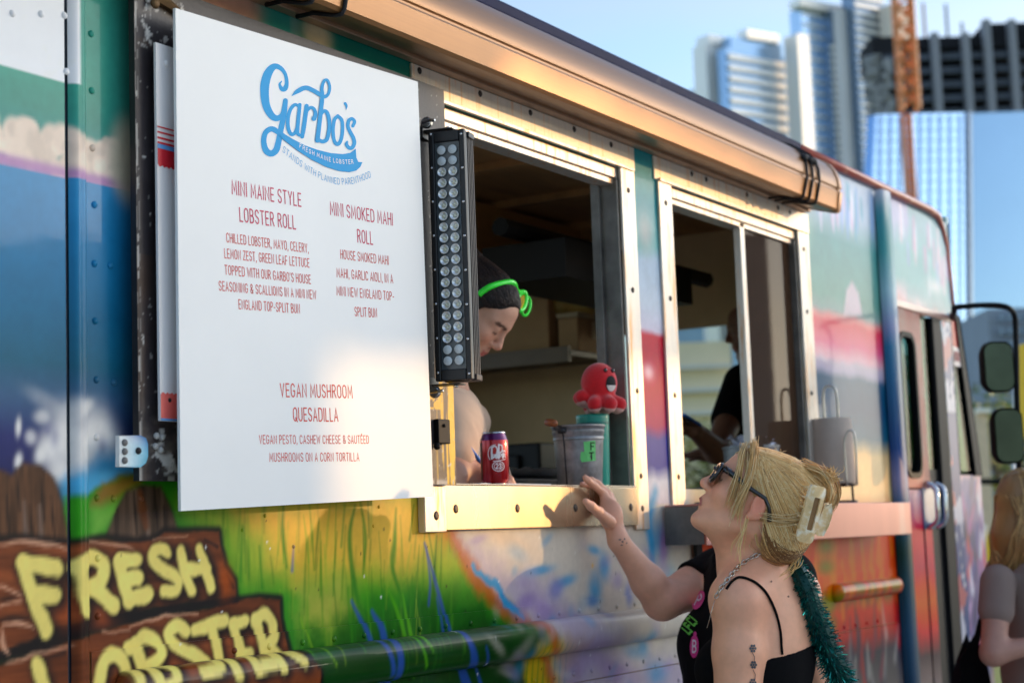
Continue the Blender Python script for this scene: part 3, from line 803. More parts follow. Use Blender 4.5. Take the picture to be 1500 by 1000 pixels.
# ---- rub rail (half-round)
def rail(x0, x1, zc, hz, hy, st):
    mb = MB()
    th = np.linspace(-math.pi / 2, math.pi / 2, 15)
    def f(u, v): return (u, -0.006 - hy * np.cos(v) ** 0.7, zc + hz * np.sin(v))
    mb.sheet(lambda u, v: f(u, v), np.linspace(x0, x1, int((x1 - x0) / st)), th, 0, lambda P: paint_mural(P[:, 0], P[:, 2] - 0.02))
    for x, s in ((x0, -1), (x1, 1)):
        mb.sheet(lambda u, v: (x + s * .025 * np.cos(u), -0.006 - hy * np.cos(v) ** .7 * np.sin(u), zc + hz * np.sin(v) * np.sin(u)), np.linspace(0.02, math.pi / 2, 6), th, 0, lambda P: paint_mural(P[:, 0], P[:, 2]))
    rs = random.Random(int(x0 * 10))
    for k in range(14):
        x = rs.uniform(x0, x0 + 1.0)
    return mb
TR.part(rail(2.12, 4.30, 1.160, .042, .034, .0036), 'rub_rail', M_mural, smooth=60, col=True)
TR.part(rail(5.42, 6.02, 1.175, .030, .03, .01), 'rub_rail', M_mural, smooth=60, col=True)

# ---- roof
mb = MB()
rf = lambda u, v: (u, v, 2.665 + .06 * np.clip(1 - ((v - 1.05) / 1.05) ** 2, 0, 1))
mb.sheet(rf, np.linspace(0.9, 2.0, 4), np.linspace(0.0, 2.10, 14)); mb.sheet(rf, np.linspace(3.7, 6.85, 8), np.linspace(0.0, 2.10, 14)); mb.sheet(rf, np.linspace(2.0, 3.7, 4), np.linspace(0.0, .45, 4)); mb.sheet(rf, np.linspace(2.0, 3.7, 4), np.linspace(1.7, 2.1, 4))  # roof gap added to let sky light into the kitchen
TR.part(mb, 'roof', mat('roof_white', lin(206, 206, 204), rough=0.5), smooth=True)
mb = MB(); mb.box(0.9, 5.30, -.022, .03, 2.632, 2.668)
TR.part(mb, 'roof_rail', M_navy, bevel=.008)
mb = MB()
mb.tube([(5.30, -.012, 2.650), (6.0, -.012, 2.650), (6.70, -.012, 2.648), (6.82, -.008, 2.640), (6.90, 0.0, 2.60), (6.95, .004, 2.53), (6.97, .004, 2.40), (6.985, .004, 2.25)], [.016] * 4 + [.014] * 4, 8)
TR.part(mb, 'drip_rail', M_red, smooth=True)
# ---- awning case along the roof edge
AW = [(-.004, 2.452), (-.112, 2.421), (-.128, 2.420), (-.134, 2.428), (-.142, 2.482), (-.1405, 2.486), (-.136, 2.489), (-.136, 2.494), (-.1405, 2.497), (-.1415, 2.502), (-.138, 2.528), (-.128, 2.556), (-.110, 2.580), (-.085, 2.598), (-.055, 2.610), (-.02, 2.616), (-.004, 2.617)]
AX0, AX1 = 1.30, 5.295
mb = MB()
n = len(AW); xs = np.linspace(AX0, AX1, 30)
vs = [(x, y, z) for x in xs for y, z in AW]
mb.add(vs, [(i * n + j, (i + 1) * n + j, (i + 1) * n + j + 1, i * n + j + 1) for i in range(len(xs) - 1) for j in range(n - 1)])
TR_aw = TR.part(mb, 'awning_case', [M_awning], smooth=28)
mb = MB()
cap = [(5.297, -.000 + y * 1.03, 2.52 + (z - 2.52) * 1.03) for y, z in AW]
mb.poly(cap, 0, None, (.022, 0, 0))
TR.sub(mb, 'end_cap', mat('awning_end_cap', lin(200, 150, 110), rough=.4, metal=.3), TR_aw, smooth=30).matrix_parent_inverse = Matrix.Identity(4)
mb = MB(); mb.box(AX0, 5.33, -.030, -.004, 2.436, 2.447); mb.box(AX0, 5.33, -.012, -.004, 2.447, 2.458)
TR.part(mb, 'awning_rail', M_lip, bevel=.002)
def strap(x, lean=0.0, w=.006):
    mb = MB(); o = .0045
    pts = []
    for i, (y, z) in enumerate(AW[1:]):
        d = np.array([y + .06, z - 2.52]); d /= np.linalg.norm(d)
        if 4 <= i <= 7: continue
        pts.append((x + lean * (z - 2.42), y + d[0] * o, z + d[1] * o))
    pts = [(x, -.02, 2.432), (x, -.06, 2.432)] + pts
    mb.tube(pts, w, 6)
    return TR.part(mb, 'strap', M_strap, smooth=True)
for x, l in ((2.600, .05), (2.505, -.05), (4.99, .25), (5.04, .22), (5.10, .2)): strap(x, l, .0045 if x < 3 else .004)
mb = MB()
for x in (5.02, 5.07, 5.10): mb.ball((x, -.135, 2.552), (.018, .012, .012), 6)
TR.part(mb, 'strap_buckle', M_strap, smooth=True)

# ---- window trim of sheet aluminium
def trim(mb, x0, x1, y0, y1, z0, z1, screws=(), r=.006):
    mb.box(x0, x1, y0, y1, z0, z1, 0)
    for x, z in screws:
        vs = [(x + r * math.cos(a), y0 - .003, z + r * math.sin(a)) for a in np.linspace(0, 2 * math.pi, 9)[:-1]]
        vs2 = [(x + 1.4 * r * math.cos(a), y0 - .0002, z + 1.4 * r * math.sin(a)) for a in np.linspace(0, 2 * math.pi, 9)[:-1]]
        mb.add(vs + vs2, [tuple(range(8))] + [(j, j + 8, (j + 1) % 8 + 8, (j + 1) % 8) for j in range(8)], 1)
def header(x0, x1, sc):
    mb = MB(); trim(mb, x0, x1, -.006, .0, 2.370, 2.4355, sc)
    o = TR.part(mb, 'window_header', [M_head, M_screw], bevel=.0015)
    m2 = MB()
    m2.box(x0 + .02, x1 - .02, -.014, -.0065, 2.366, 2.376); m2.box(x0 + .02, x1 - .02, .004, .05, 2.338, 2.366); m2.box(x0 + .02, x1 - .02, .012, .06, 2.322, 2.337)
    s = m2.build('track', [M_alu], parent=o, bevel=.0015); return o
header(3.02, 4.085, [(3.05, 2.424), (3.30, 2.424), (3.53, 2.424), (3.75, 2.424), (3.95, 2.42)])
header(4.205, 5.365, [(4.45, 2.424), (4.55, 2.424), (4.85, 2.424), (5.1, 2.42), (5.2, 2.42)])
def post(x0, x1, z0, z1, sc):
    mb = MB(); trim(mb, x0, x1, -.0085, -.0005, z0, z1, sc)
    return TR.part(mb, 'window_post', [M_alu, M_screw], bevel=.0015)
for x0, x1 in ((3.996, 4.075), (4.222, 4.305)):
    xm = (x0 + x1) / 2
    post(x0, x1, 1.405 if x0 < 4.1 else 1.43, 2.369, [(xm, z) for z in (2.31, 2.04, 1.77, 1.545)] + ([(xm, 1.46)] if x0 < 4.1 else []))
post(5.258, 5.352, 1.47, 2.369, [(5.30, z) for z in (2.31, 2.1, 1.83, 1.60)])
# inner jambs, sills
def jamb(x0, x1, z0, z1, m=M_oldmetal):
    mb = MB(); mb.box(x0, x1, .0005, .075, z0, z1); mb.box(x0 - .012, x0, .05, .075, z0, z1)
    return TR.part(mb, 'window_jamb', m, bevel=.002)
jamb(3.985, 3.995, 1.515, 2.336); jamb(5.245, 5.257, 1.47, 2.336); jamb(4.306, 4.316, 1.47, 2.336)
mb = MB()
trim(mb, 3.082, 3.994, -.016, -.001, 1.417, 1.5145, [(3.125, 1.463), (3.385, 1.463), (3.66, 1.463), (3.955, 1.463)], .0075)
mb.box(3.082, 3.994, -.016, .30, 1.5146, 1.5185, 0)
TR.part(mb, 'serving_sill', [M_steel, M_screw], bevel=.002)
mb = MB(); trim(mb, 3.000, 3.0815, -.020, -.001, 1.414, 1.515, [(3.042, 1.449)], .0075)
TR.part(mb, 'sill_bracket', [M_alu, M_screw], bevel=.002)
mb = MB(); mb.box(4.31, 5.25, .01, .28, 1.452, 1.47)
TR.part(mb, 'inner_counter', M_steel, bevel=.002)
# side plate to the right of the first sill, with the shelf hinge
mb = MB(); trim(mb, 4.306, 4.40, -.012, -.001, 1.415, 1.47, [])
TR.part(mb, 'hinge_plate', M_oldmetal)
mb = MB(); mb.box(4.335, 4.375, -.02, -.0075, .80, 1.41)
TR.part(mb, 'seam_channel', M_dark, bevel=.004)
mb = MB(); mb.box(4.345, 4.395, -.045, -.0125, 1.405, 1.475); mb.tube([(4.35, -.05, 1.48), (4.39, -.05, 1.48)], .012, 8)
TR.part(mb, 'shelf_hinge', M_oldmetal, bevel=.003)
# fold-out shelf under the second window
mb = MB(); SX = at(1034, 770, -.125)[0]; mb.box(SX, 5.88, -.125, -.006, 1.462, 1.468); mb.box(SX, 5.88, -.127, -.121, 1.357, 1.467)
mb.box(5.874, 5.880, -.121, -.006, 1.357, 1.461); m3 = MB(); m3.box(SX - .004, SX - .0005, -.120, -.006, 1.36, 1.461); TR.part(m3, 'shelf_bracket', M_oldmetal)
TR.part(mb, 'counter_shelf', mat('steel_pink_reflection', lin(206, 146, 134), rough=.3, metal=.6, var=.15, nscale=3, stretch=(1.5, 1, .3), col2=lin(196, 176, 170), mixw=.6), bevel=.002)  # pinkish reflection put into the base colour of the steel
# sliding pane of the second window
mb = MB(); mb.box(4.825, 4.858, .012, .036, 1.47, 2.338)
o = TR.part(mb, 'sliding_sash', M_alu, bevel=.002)
m2 = MB(); m2.box(4.858, 5.244, .022, .025, 1.475, 2.335); m2.build('pane', M_pane, parent=o)

# ---- black hatch panel, hinged at the left, folded back against the side
def paint_hatch(P):
    X, Z = P[:, 0], P[:, 2]
    c = np.tile(np.array(lin(58, 52, 54)), (len(X), 1))
    g = fbm(X * 10, Z * 10, 3); c *= (0.75 + .5 * g)[:, None]
    def mixin(a, col):
        nonlocal c
        a = np.clip(a, 0, 1)[:, None]; c = c * (1 - a) + np.array(col) * a
    st = fbm(X * 60, Z * 3.2, 9); st2 = fbm(X * 140, Z * 7, 19)
    ye = lin(236, 184, 40)
    zone = np.clip((X - 3.015) / .03, 0, 1) * np.clip((1.78 - Z) / .03, 0, 1)
    mixin((st + .35 * st2 - .88 + .20 * np.clip((X - 3.065) / .02, 0, 1)) * 14 * zone, ye)
    mixin(((fbm(X * 30, Z * 60, 5) > .40) & (Z > 1.675) & (Z < 1.735) & (X > 2.95) & (X < 3.05)) * .9, ye)
    mixin(((fbm(X * 200, Z * 9, 6) > .42) & (X > 2.90) & (X < 2.955) & (Z < 2.2)) * .9, ye)
    brn = fbm(X * 16, Z * 5, 31); mixin((brn - .5) * 3 * (Z < 1.9), lin(78, 60, 50))
    ch = fbm(X * 45, Z * 45, 41); n2 = fbm(X * 110, Z * 110, 42)
    d1 = np.exp(-(((X - 2.175) / .05) ** 2 + ((Z - 1.56) / .06) ** 2)); d2 = np.exp(-(((X - 2.19) / .06) ** 2 + ((Z - 2.33) / .06) ** 2))
    mixin((ch + .3 * n2 - .98 + .34 * d1 + .32 * d2) * 16, lin(212, 206, 198))
    mixin((fbm(X * 20, Z * 30, 51) - .5) * 5 * d2, lin(96, 74, 50)); mixin((fbm(X * 30, Z * 60, 52) - .45) * 4 * d1, lin(110, 100, 92))
    e = np.exp(-((X - 2.126) / .0035) ** 2) * (fbm(Z * 45, X * 300, 61) > .52)
    mixin(e * .85, lin(190, 184, 176))
    e2 = np.exp(-((Z - 1.518) / .006) ** 2) * (fbm(X * 60, X * 0 + 5, 62) > .5)
    mixin(e2 * .8, lin(190, 184, 176))
    mixin((n2 > .80) * .7, lin(170, 166, 160))
    return c
mb = MB()
hx0, hx1, hz0, hz1 = 2.123, 3.093, 1.514, 2.384
mb.sheet(lambda u, v: (u, np.full_like(u, -.0405), v), np.linspace(hx0, hx1, 290), np.linspace(hz0, hz1, 260), 0, paint_hatch)
mb.box(hx0, hx1, -.040, -.027, hz0, hz1, 0, lin(46, 42, 42))
for x, z in ((2.155, 2.348), (2.163, 1.59), (2.176, 1.588), (2.16, 1.572), (2.172, 1.566)):
    mb.ball((x, -.043, z), (.006, .005, .006), 5, 0, lin(190, 186, 180))
hatch = TR.part(mb, 'hatch_panel', M_hatch, col=True, smooth=30)
mb = MB(); mb.box(3.01, 3.055, -.054, -.0415, 1.600, 1.652, 0); mb.ball((3.03, -.055, 1.638), .004, 5, 0); mb.ball((3.008, -.05, 1.594), .008, 5, 0)
mb.build('latch', M_rubber, parent=hatch, bevel=.002)
mb = MB(); mb.tube([(2.118, -.046, 2.362), (2.20, -.046, 2.352), (2.245, -.046, 2.338)], [.010, .010, .006], 6); mb.ball((2.165, -.05, 2.343), (.010, .006, .010), 6)
mb.build('broken_hinge', mat('rusty_hinge', lin(110, 84, 52), rough=.6, metal=.5, var=.4, nscale=40, bump=.4, bscale=90), parent=hatch, smooth=40)
# hinge ear painted with the mural
hz = [xz(x, y, -.046) for x, y in [(172, 638), (172, 683), (203, 684), (211, 678), (214, 668), (214, 650), (211, 642), (203, 638)]]
mb = MB(); mb.poly([(x, -.050, z) for x, z in hz], 0, None, (0, .008, 0))
col = []
V = np.concatenate(mb.v)
mb.c = [np.array([lin(236, 236, 232) if v[0] < hz[0][0] + .022 else lin(*(np.array((60, 110, 170)) * max(0, min(1, (v[2] - 1.56) / .03)) + np.array((110, 190, 214)) * (1 - max(0, min(1, (v[2] - 1.56) / .03))))) for v in V])]
for (x, y) in [(182, 648), (182, 661), (182, 674), (202, 660)]:
    X_, Z_ = xz(x, y, -.05); mb.ball((X_, -.051, Z_), (.006, .005, .006), 6, 0, lin(120, 116, 112) if x < 190 else lin(40, 36, 36))
TR.part(mb, 'hatch_hinge', M_hatch, col=True, smooth=30, bevel=.001)

# ---- inside of the kitchen
mb = MB()
for a, b, c, d in ((.9, 1.3, .70, 2.62), (5.3, 6.15, .70, 2.62), (6.15, 7.0, .70, 1.45), (1.3, 5.3, .70, 1.60), (1.3, 5.3, 2.42, 2.62)): mb.box(a, b, 2.02, 2.05, c, d)  # large opening added out of view to light the kitchen
TR.part(mb, 'far_wall', M_wall_in)
mb = MB()
for a, b, c, d in ((1.10, 2.02, .70, 2.60), (.03, 1.10, 2.19, 2.60), (.03, .33, .70, 2.19)): mb.box(6.10, 6.13, a, b, c, d)
TR.part(mb, 'partition', M_wall_in)
mb = MB()
for a, b, c, d in ((.9, 2.0, .03, 2.02), (3.7, 6.85, .03, 2.02), (2.0, 3.7, .03, .45), (2.0, 3.7, 1.7, 2.02)): mb.box(a, b, c, d, 2.56, 2.60)  # ceiling gap added under the roof one, brings daylight in
for x in (1.2, 1.75, 3.9, 4.45, 5.0, 5.55): mb.box(x, x + .05, .03, 2.02, 2.535, 2.559)
TR.part(mb, 'inner_ceiling', M_ceil_in)
mb = MB(); mb.box(.9, 7.05, .03, 2.02, .66, .70); TR.part(mb, 'inner_floor', M_floor_in)
for a, b in ((.0, .35), (1.75, 2.05)):  # rear left open between the strips to brighten the inside
    mb = MB(); mb.box(.9, .93, a, b, .6, 2.64); TR.part(mb, 'rear_wall', M_wall_in)
mb = MB(); mb.box(.93, 6.09, .012, .03, .70, 1.45); TR.part(mb, 'inner_lining', M_wall_in)
mb = MB(); mb.box(5.72, 6.09, 1.13, 2.015, 2.085, 2.105); mb.box(5.715, 5.735, 1.13, 2.015, 2.06, 2.12)
TR.part(mb, 'inner_shelf', mat('shelf_edge', lin(120, 100, 76), rough=.5))
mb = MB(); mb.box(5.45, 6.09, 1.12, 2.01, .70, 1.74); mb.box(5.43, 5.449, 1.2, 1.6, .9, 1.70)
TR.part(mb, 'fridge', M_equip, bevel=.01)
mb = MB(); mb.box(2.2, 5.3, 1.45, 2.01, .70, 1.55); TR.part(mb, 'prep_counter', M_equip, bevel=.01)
mb = MB(); mb.box(3.2, 5.6, 1.0, 1.9, 2.40, 2.52); mb.box(3.2, 5.6, .99, 1.0, 2.36, 2.54)
TR.part(mb, 'extractor_hood', mat('hood_brown', lin(170, 118, 62), rough=.45, var=.3, nscale=2, stretch=(.5, 3, 3)), bevel=.006)
mb = MB(); mb.box(4.5, 5.4, .45, .75, 2.18, 2.30); mb.tube([(4.4, .62, 2.34), (5.9, .62, 2.34)], .03, 8)
TR.part(mb, 'overhead_duct', M_equip)

# ---- cab
mb = MB(); mural_sheet(mb, 6.19, 6.90, 2.215, 2.64, .01); mural_sheet(mb, 6.05, 6.19, .62, 2.64, .02)
mural_sheet(mb, 6.10, 6.40, .55, 1.52, .01, -.003)
TR.part(mb, 'cab_side', M_mural, col=True, smooth=40)
mb = MB(); mb.box(6.055, 6.185, -.03, -.0005, .6, 2.63, 0)
Vc = np.concatenate(mb.v)
def chan(v, z): return (u_ for u_ in v)
mb = MB()
def paint_ch(P):
    zz = P[:, 2]; st = [(0.6, lin(30, 60, 90)), (1.0, lin(34, 80, 110)), (1.3, lin(20, 60, 50)), (1.45, lin(40, 90, 120)), (1.55, lin(130, 130, 170)), (1.66, lin(30, 70, 130)), (1.8, lin(26, 84, 130)), (2.05, lin(30, 110, 150)), (2.12, lin(130, 140, 180)), (2.25, lin(150, 190, 200)), (2.4, lin(60, 150, 150)), (2.55, lin(60, 140, 150)), (2.64, lin(200, 200, 214))]
    a = np.array([s[0] for s in st]); c = np.array([s[1] for s in st])
    return np.stack([np.interp(zz, a, c[:, k]) for k in range(3)], 1)
mb.sheet(lambda u, v: (6.06 + .06 * (1 - np.cos(u)) , -.034 * np.sin(u) ** .5 - .004, v), np.linspace(0.001, math.pi - .001, 13), np.linspace(.6, 2.63, 60), 0, paint_ch)
TR.part(mb, 'door_channel', M_mural, col=True, smooth=True)
# passenger door with its rounded window
def rrect(x0, x1, z0, z1, r, n=6):
    out = []
    for cx_, cz_, a in ((x1 - r, z1 - r, 0), (x0 + r, z1 - r, 90), (x0 + r, z0 + r, 180), (x1 - r, z0 + r, 270)):
        for k in range(n + 1):
            w = rad(a + 90 * k / n); out.append((cx_ + r * math.cos(w), cz_ + r * math.sin(w)))
    return out
def ringplate(mb, outer, inner, y0, y1, mi=0, col=None):
    n = len(outer)
    v = [(x, y0, z) for x, z in outer] + [(x, y0, z) for x, z in inner] + [(x, y1, z) for x, z in outer] + [(x, y1, z) for x, z in inner]
    f = []
    for i in range(n):
        j = (i + 1) % n
        f += [(i, j, n + j, n + i), (2 * n + i, 3 * n + i, 3 * n + j, 2 * n + j), (i, 2 * n + i, 2 * n + j, j), (n + i, n + j, 3 * n + j, 3 * n + i)]
    mb.add(v, f, mi, col)
mb = MB()
O_ = rrect(6.196, 6.50, 1.525, 2.21, .01); I_ = rrect(6.215, 6.405, 1.565, 2.115, .06)
ringplate(mb, O_, I_, -.010, .02)
dr = TR.part(mb, 'cab_door', mat('door_pink', lin(190, 112, 98), rough=.4, spec=.15, var=.15, nscale=6, col2=lin(176, 140, 124), mixw=.58), smooth=30, bevel=.003)
m2 = MB(); ringplate(m2, rrect(6.212, 6.408, 1.562, 2.118, .062), rrect(6.232, 6.388, 1.582, 2.098, .045), -.016, .012); m2.build('window_seal', M_rubber, parent=dr, smooth=30)
m2 = MB(); m2.box(6.225, 6.395, .004, .008, 1.575, 2.105); m2.build('window_glass', M_glass, parent=dr)
m2 = MB(); mural_sheet(m2, 6.41, 6.50, .55, 1.52, .015, -.006); m2.build('door_skin', M_mural, parent=dr, col=True)
for x in (6.43, 6.53):
    m2 = MB(); m2.tube(catmull([(x, -.012, 1.375), (x - .005, -.05, 1.40), (x - .005, -.055, 1.46), (x, -.05, 1.52), (x, -.012, 1.545)], 5), .011, 8)
    m2.build('handle', M_chrome, parent=dr, smooth=True)
m2 = MB(); m2.box(6.40, 6.56, -.008, -.004, 1.37, 1.55); m2.build('handle_plate', mat('handle_plate_blue', lin(70, 100, 150), rough=.3, coat=.4, var=.4, nscale=20), parent=dr, bevel=.003)
mb = MB(); mb.box(6.50, 6.65, .006, .010, 1.60, 2.205); TR.part(mb, 'door_glass', M_glass)
mb = MB(); mb.box(6.502, 6.65, .004, .02, .60, 1.38); mb.box(6.502, 6.65, .004, .02, 1.38, 1.60)
TR.part(mb, 'sliding_door', M_equip)
mb = MB(); mb.box(6.19, 6.88, -.016, .0, 2.205, 2.235)
TR.part(mb, 'door_header', mat('header_pink', lin(226, 170, 150), rough=.35, coat=.3), bevel=.004)
mb = MB(); mb.box(6.65, 6.77, -.012, .02, .6, 2.204); TR.part(mb, 'door_pillar', M_rubber, bevel=.006)
mb = MB()
mb.sheet(lambda u, v: (u, -.012 + 0 * u, v), np.linspace(6.772, 6.89, 12), np.linspace(.6, 2.204, 90), 0, lambda P: np.where((fbm(P[:, 0] * 14, P[:, 2] * 14, 8) > .56)[:, None], np.array(lin(206, 200, 210)), np.where((fbm(P[:, 0] * 9, P[:, 2] * 9, 18) > .6)[:, None], np.array(lin(190, 90, 100)), np.array(lin(30, 66, 130)))))
TR.part(mb, 'cab_pillar', M_mural, col=True)
# front corner: quarter window, sloping front pillar, nose
qw = [(6.90, 1.60), (7.13, 1.60), (6.985, 2.24), (6.93, 2.245)]
mb = MB(); mb.poly([(x, .0, z) for x, z in qw], 0, None, (0, .005, 0)); TR.part(mb, 'quarter_glass', M_glass)
mb = MB(); mb.poly([(x, -.004, z) for x, z in [(6.905, 2.03), (6.905, 2.20), (6.93, 2.245), (6.985, 2.24), (7.03, 2.04)]], 0, None, (0, .003, 0))
TR.part(mb, 'window_sticker', mat('sticker_red', lin(232, 90, 76), rough=.4))
mb = MB(); mb.poly([(x, -.0075, z) for x, z in [(6.905, 2.03), (6.905, 2.115), (7.015, 2.105), (7.032, 2.03)]], 0, None, (0, .003, 0))
for k in range(4): mb.box(6.93 + .02 * k, 6.94 + .02 * k, -.0095, -.008, 2.05, 2.09, 1)
TR.part(mb, 'window_sticker', [mat('sticker_white', lin(226, 206, 200), rough=.4), mat('sticker_print', lin(200, 110, 100))])
mb = MB(); mb.poly([(x, -.012, z) for x, z in [(6.985, 2.245), (7.02, 2.235), (7.215, 1.585), (7.125, 1.585), (7.005, 2.12)]], 0, None, (0, .03, 0))
TR.part(mb, 'front_pillar', M_rubber, bevel=.004)
mb = MB(); mb.box(6.892, 6.905, -.012, .01, 1.58, 2.24); TR.part(mb, 'window_frame', M_rubber)
mb = MB()
st_ = .012
mural_sheet(mb, 6.892, 7.20, .62, 1.583, st_, -.003)
zz = np.linspace(.62, 1.583, 70)
mb.sheet(lambda u, v: (7.20 + .16 * np.sin(u) * (1 - .3 * np.clip((v - 1.2) / .4, 0, 1)), -.003 + .14 * (1 - np.cos(u)), v), np.linspace(0, math.pi / 2, 12), zz, 0, lambda P: paint_mural(P[:, 0], P[:, 2]))
mb.sheet(lambda u, v: (7.36 - .3 * .16 * np.clip((v - 1.2) / .4, 0, 1), u, v), np.linspace(.137, 1.95, 30), zz, 0, lambda P: paint_mural(P[:, 0] * 0 + 7.2, P[:, 2]))
TR.part(mb, 'nose_panel', M_mural, col=True, smooth=True)
mb = MB(); mb.add([(7.20, .02, 1.585), (7.22, 2.0, 1.585), (7.0, 2.0, 2.3), (6.99, .02, 2.3)], [(0, 1, 2, 3)]); TR.part(mb, 'windscreen', M_clear)
mb = MB(); mural_sheet(mb, 6.90, 7.0, 2.25, 2.63, .02); mb.box(6.97, 7.0, .0, 2.05, 2.30, 2.66, 0, lin(150, 190, 186)); TR.part(mb, 'front_header', M_mural, col=True)
mb = MB(); mb.box(6.96, 7.2, .1, .55, 1.44, 1.66); mb.box(6.8, 7.25, .03, 2.0, 1.45, 1.58)
TR.part(mb, 'dashboard', M_seat, bevel=.03)
mb = MB(); mb.box(6.35, 6.8, .25, .75, 1.05, 1.2); mb.box(6.35, 6.45, .25, .75, 1.2, 1.62)
TR.part(mb, 'cab_seat', M_seat, bevel=.04)
# mirrors on their arm
ma = MB()
A0 = np.array([7.0, -.0, 2.20])
ma.tube(catmull([at(1398, 450, -.12), at(1440, 447, -.26), at(1472, 449, -.36), at(1485, 460, -.37), at(1488, 490, -.37), at(1490, 600, -.37), at(1493, 690, -.34)], 6), .011, 8)
ma.tube([(6.98, .0, 2.23), at(1398, 450, -.12)], .012, 8)
arm = TR.part(ma, 'mirror_arm', M_rubber, smooth=True)
def mirror(x0, y0, x1, y1, yy, r=.03):
    a = at(x0, y0, yy); b = at(x1, y1, yy)
    c = (a + b) / 2; w = abs(proj_px(b)[0] - proj_px(a)[0]) / 2500 * proj_px(c)[2]; h = abs(a[2] - b[2])
    ax = np.array([.62, -.78, 0]); nn = np.array([-.78, -.62, 0])
    o = rrect(-w / 2, w / 2, -h / 2, h / 2, .035, 5)
    mb = MB()
    rings = [(1.0, 0.0), (1.0, -.03), (.8, -.075), (.5, -.09)]
    vs = []
    for s, d in rings:
        vs += [c + ax * u * s + np.array([0, 0, v * s]) + nn * d for u, v in o]
    n = len(o)
    fs = [(i * n + j, i * n + (j + 1) % n, (i + 1) * n + (j + 1) % n, (i + 1) * n + j) for i in range(3) for j in range(n)] + [tuple(3 * n + j for j in range(n))]
    mb.add(vs, fs, 0)
    ob = mb.build('mirror_shell', M_rubber, parent=arm, smooth=50)
    m2 = MB(); m2.poly([c + ax * u * .93 + np.array([0, 0, v * .93]) + nn * .002 for u, v in o]); m2.build('mirror_face', mat('mirror_glass', lin(74, 84, 70), rough=.2, metal=.8, var=.3, nscale=6), parent=arm)
def proj_px(p):
    v = CAM_R.T @ (np.asarray(p, float) - CAM_LOC); return v[0] / v[2] * FPX + 750, v[1] / v[2] * FPX + 500, v[2]
mirror(1440, 494, 1486, 578, -.37); mirror(1456, 594, 1500, 680, -.37)
mb = MB(); mb.box(4.6, 4.62, .0, .0, 0, 0) if False else None
# wheels and chassis under the skirt
mb = MB(); mb.box(1.0, 7.1, .25, 1.85, .42, .655); TR.part(mb, 'chassis', M_equip)
for x in (2.4, 6.55):
    for y in (.16, 1.9):
        mt = np.array([[1, 0, 0], [0, 0, 1], [0, 1, 0]])
        mb = MB(); mb.lathe([(.20, -.11), (.34, -.12), (.40, -.08), (.41, 0), (.40, .08), (.34, .12), (.20, .11)], (x, y, .41), 32, 0, None, mt)
        w_ = TR.part(mb, 'wheel', M_tyre, smooth=40)
        m2 = MB(); m2.lathe([(.0, -.05), (.08, -.07), (.16, -.03), (.205, -.09), (.205, .09), (.16, .03), (.0, .05)], (x, y, .41), 24, 0, None, mt); m2.build('rim', M_rim, parent=w_, smooth=40)
mb = MB()
for a, b, c, d in ((.9, 1.3, .62, 2.66), (5.3, 6.15, .62, 2.66), (6.15, 6.9, .62, 1.45), (1.3, 5.3, .62, 1.60), (1.3, 5.3, 2.42, 2.66)): mb.box(a, b, 2.051, 2.08, c, d)  # same added light opening as in the inner far wall
TR.part(mb, 'off_side', mat('off_side_paint', lin(90, 150, 160), rough=.35, coat=.4))

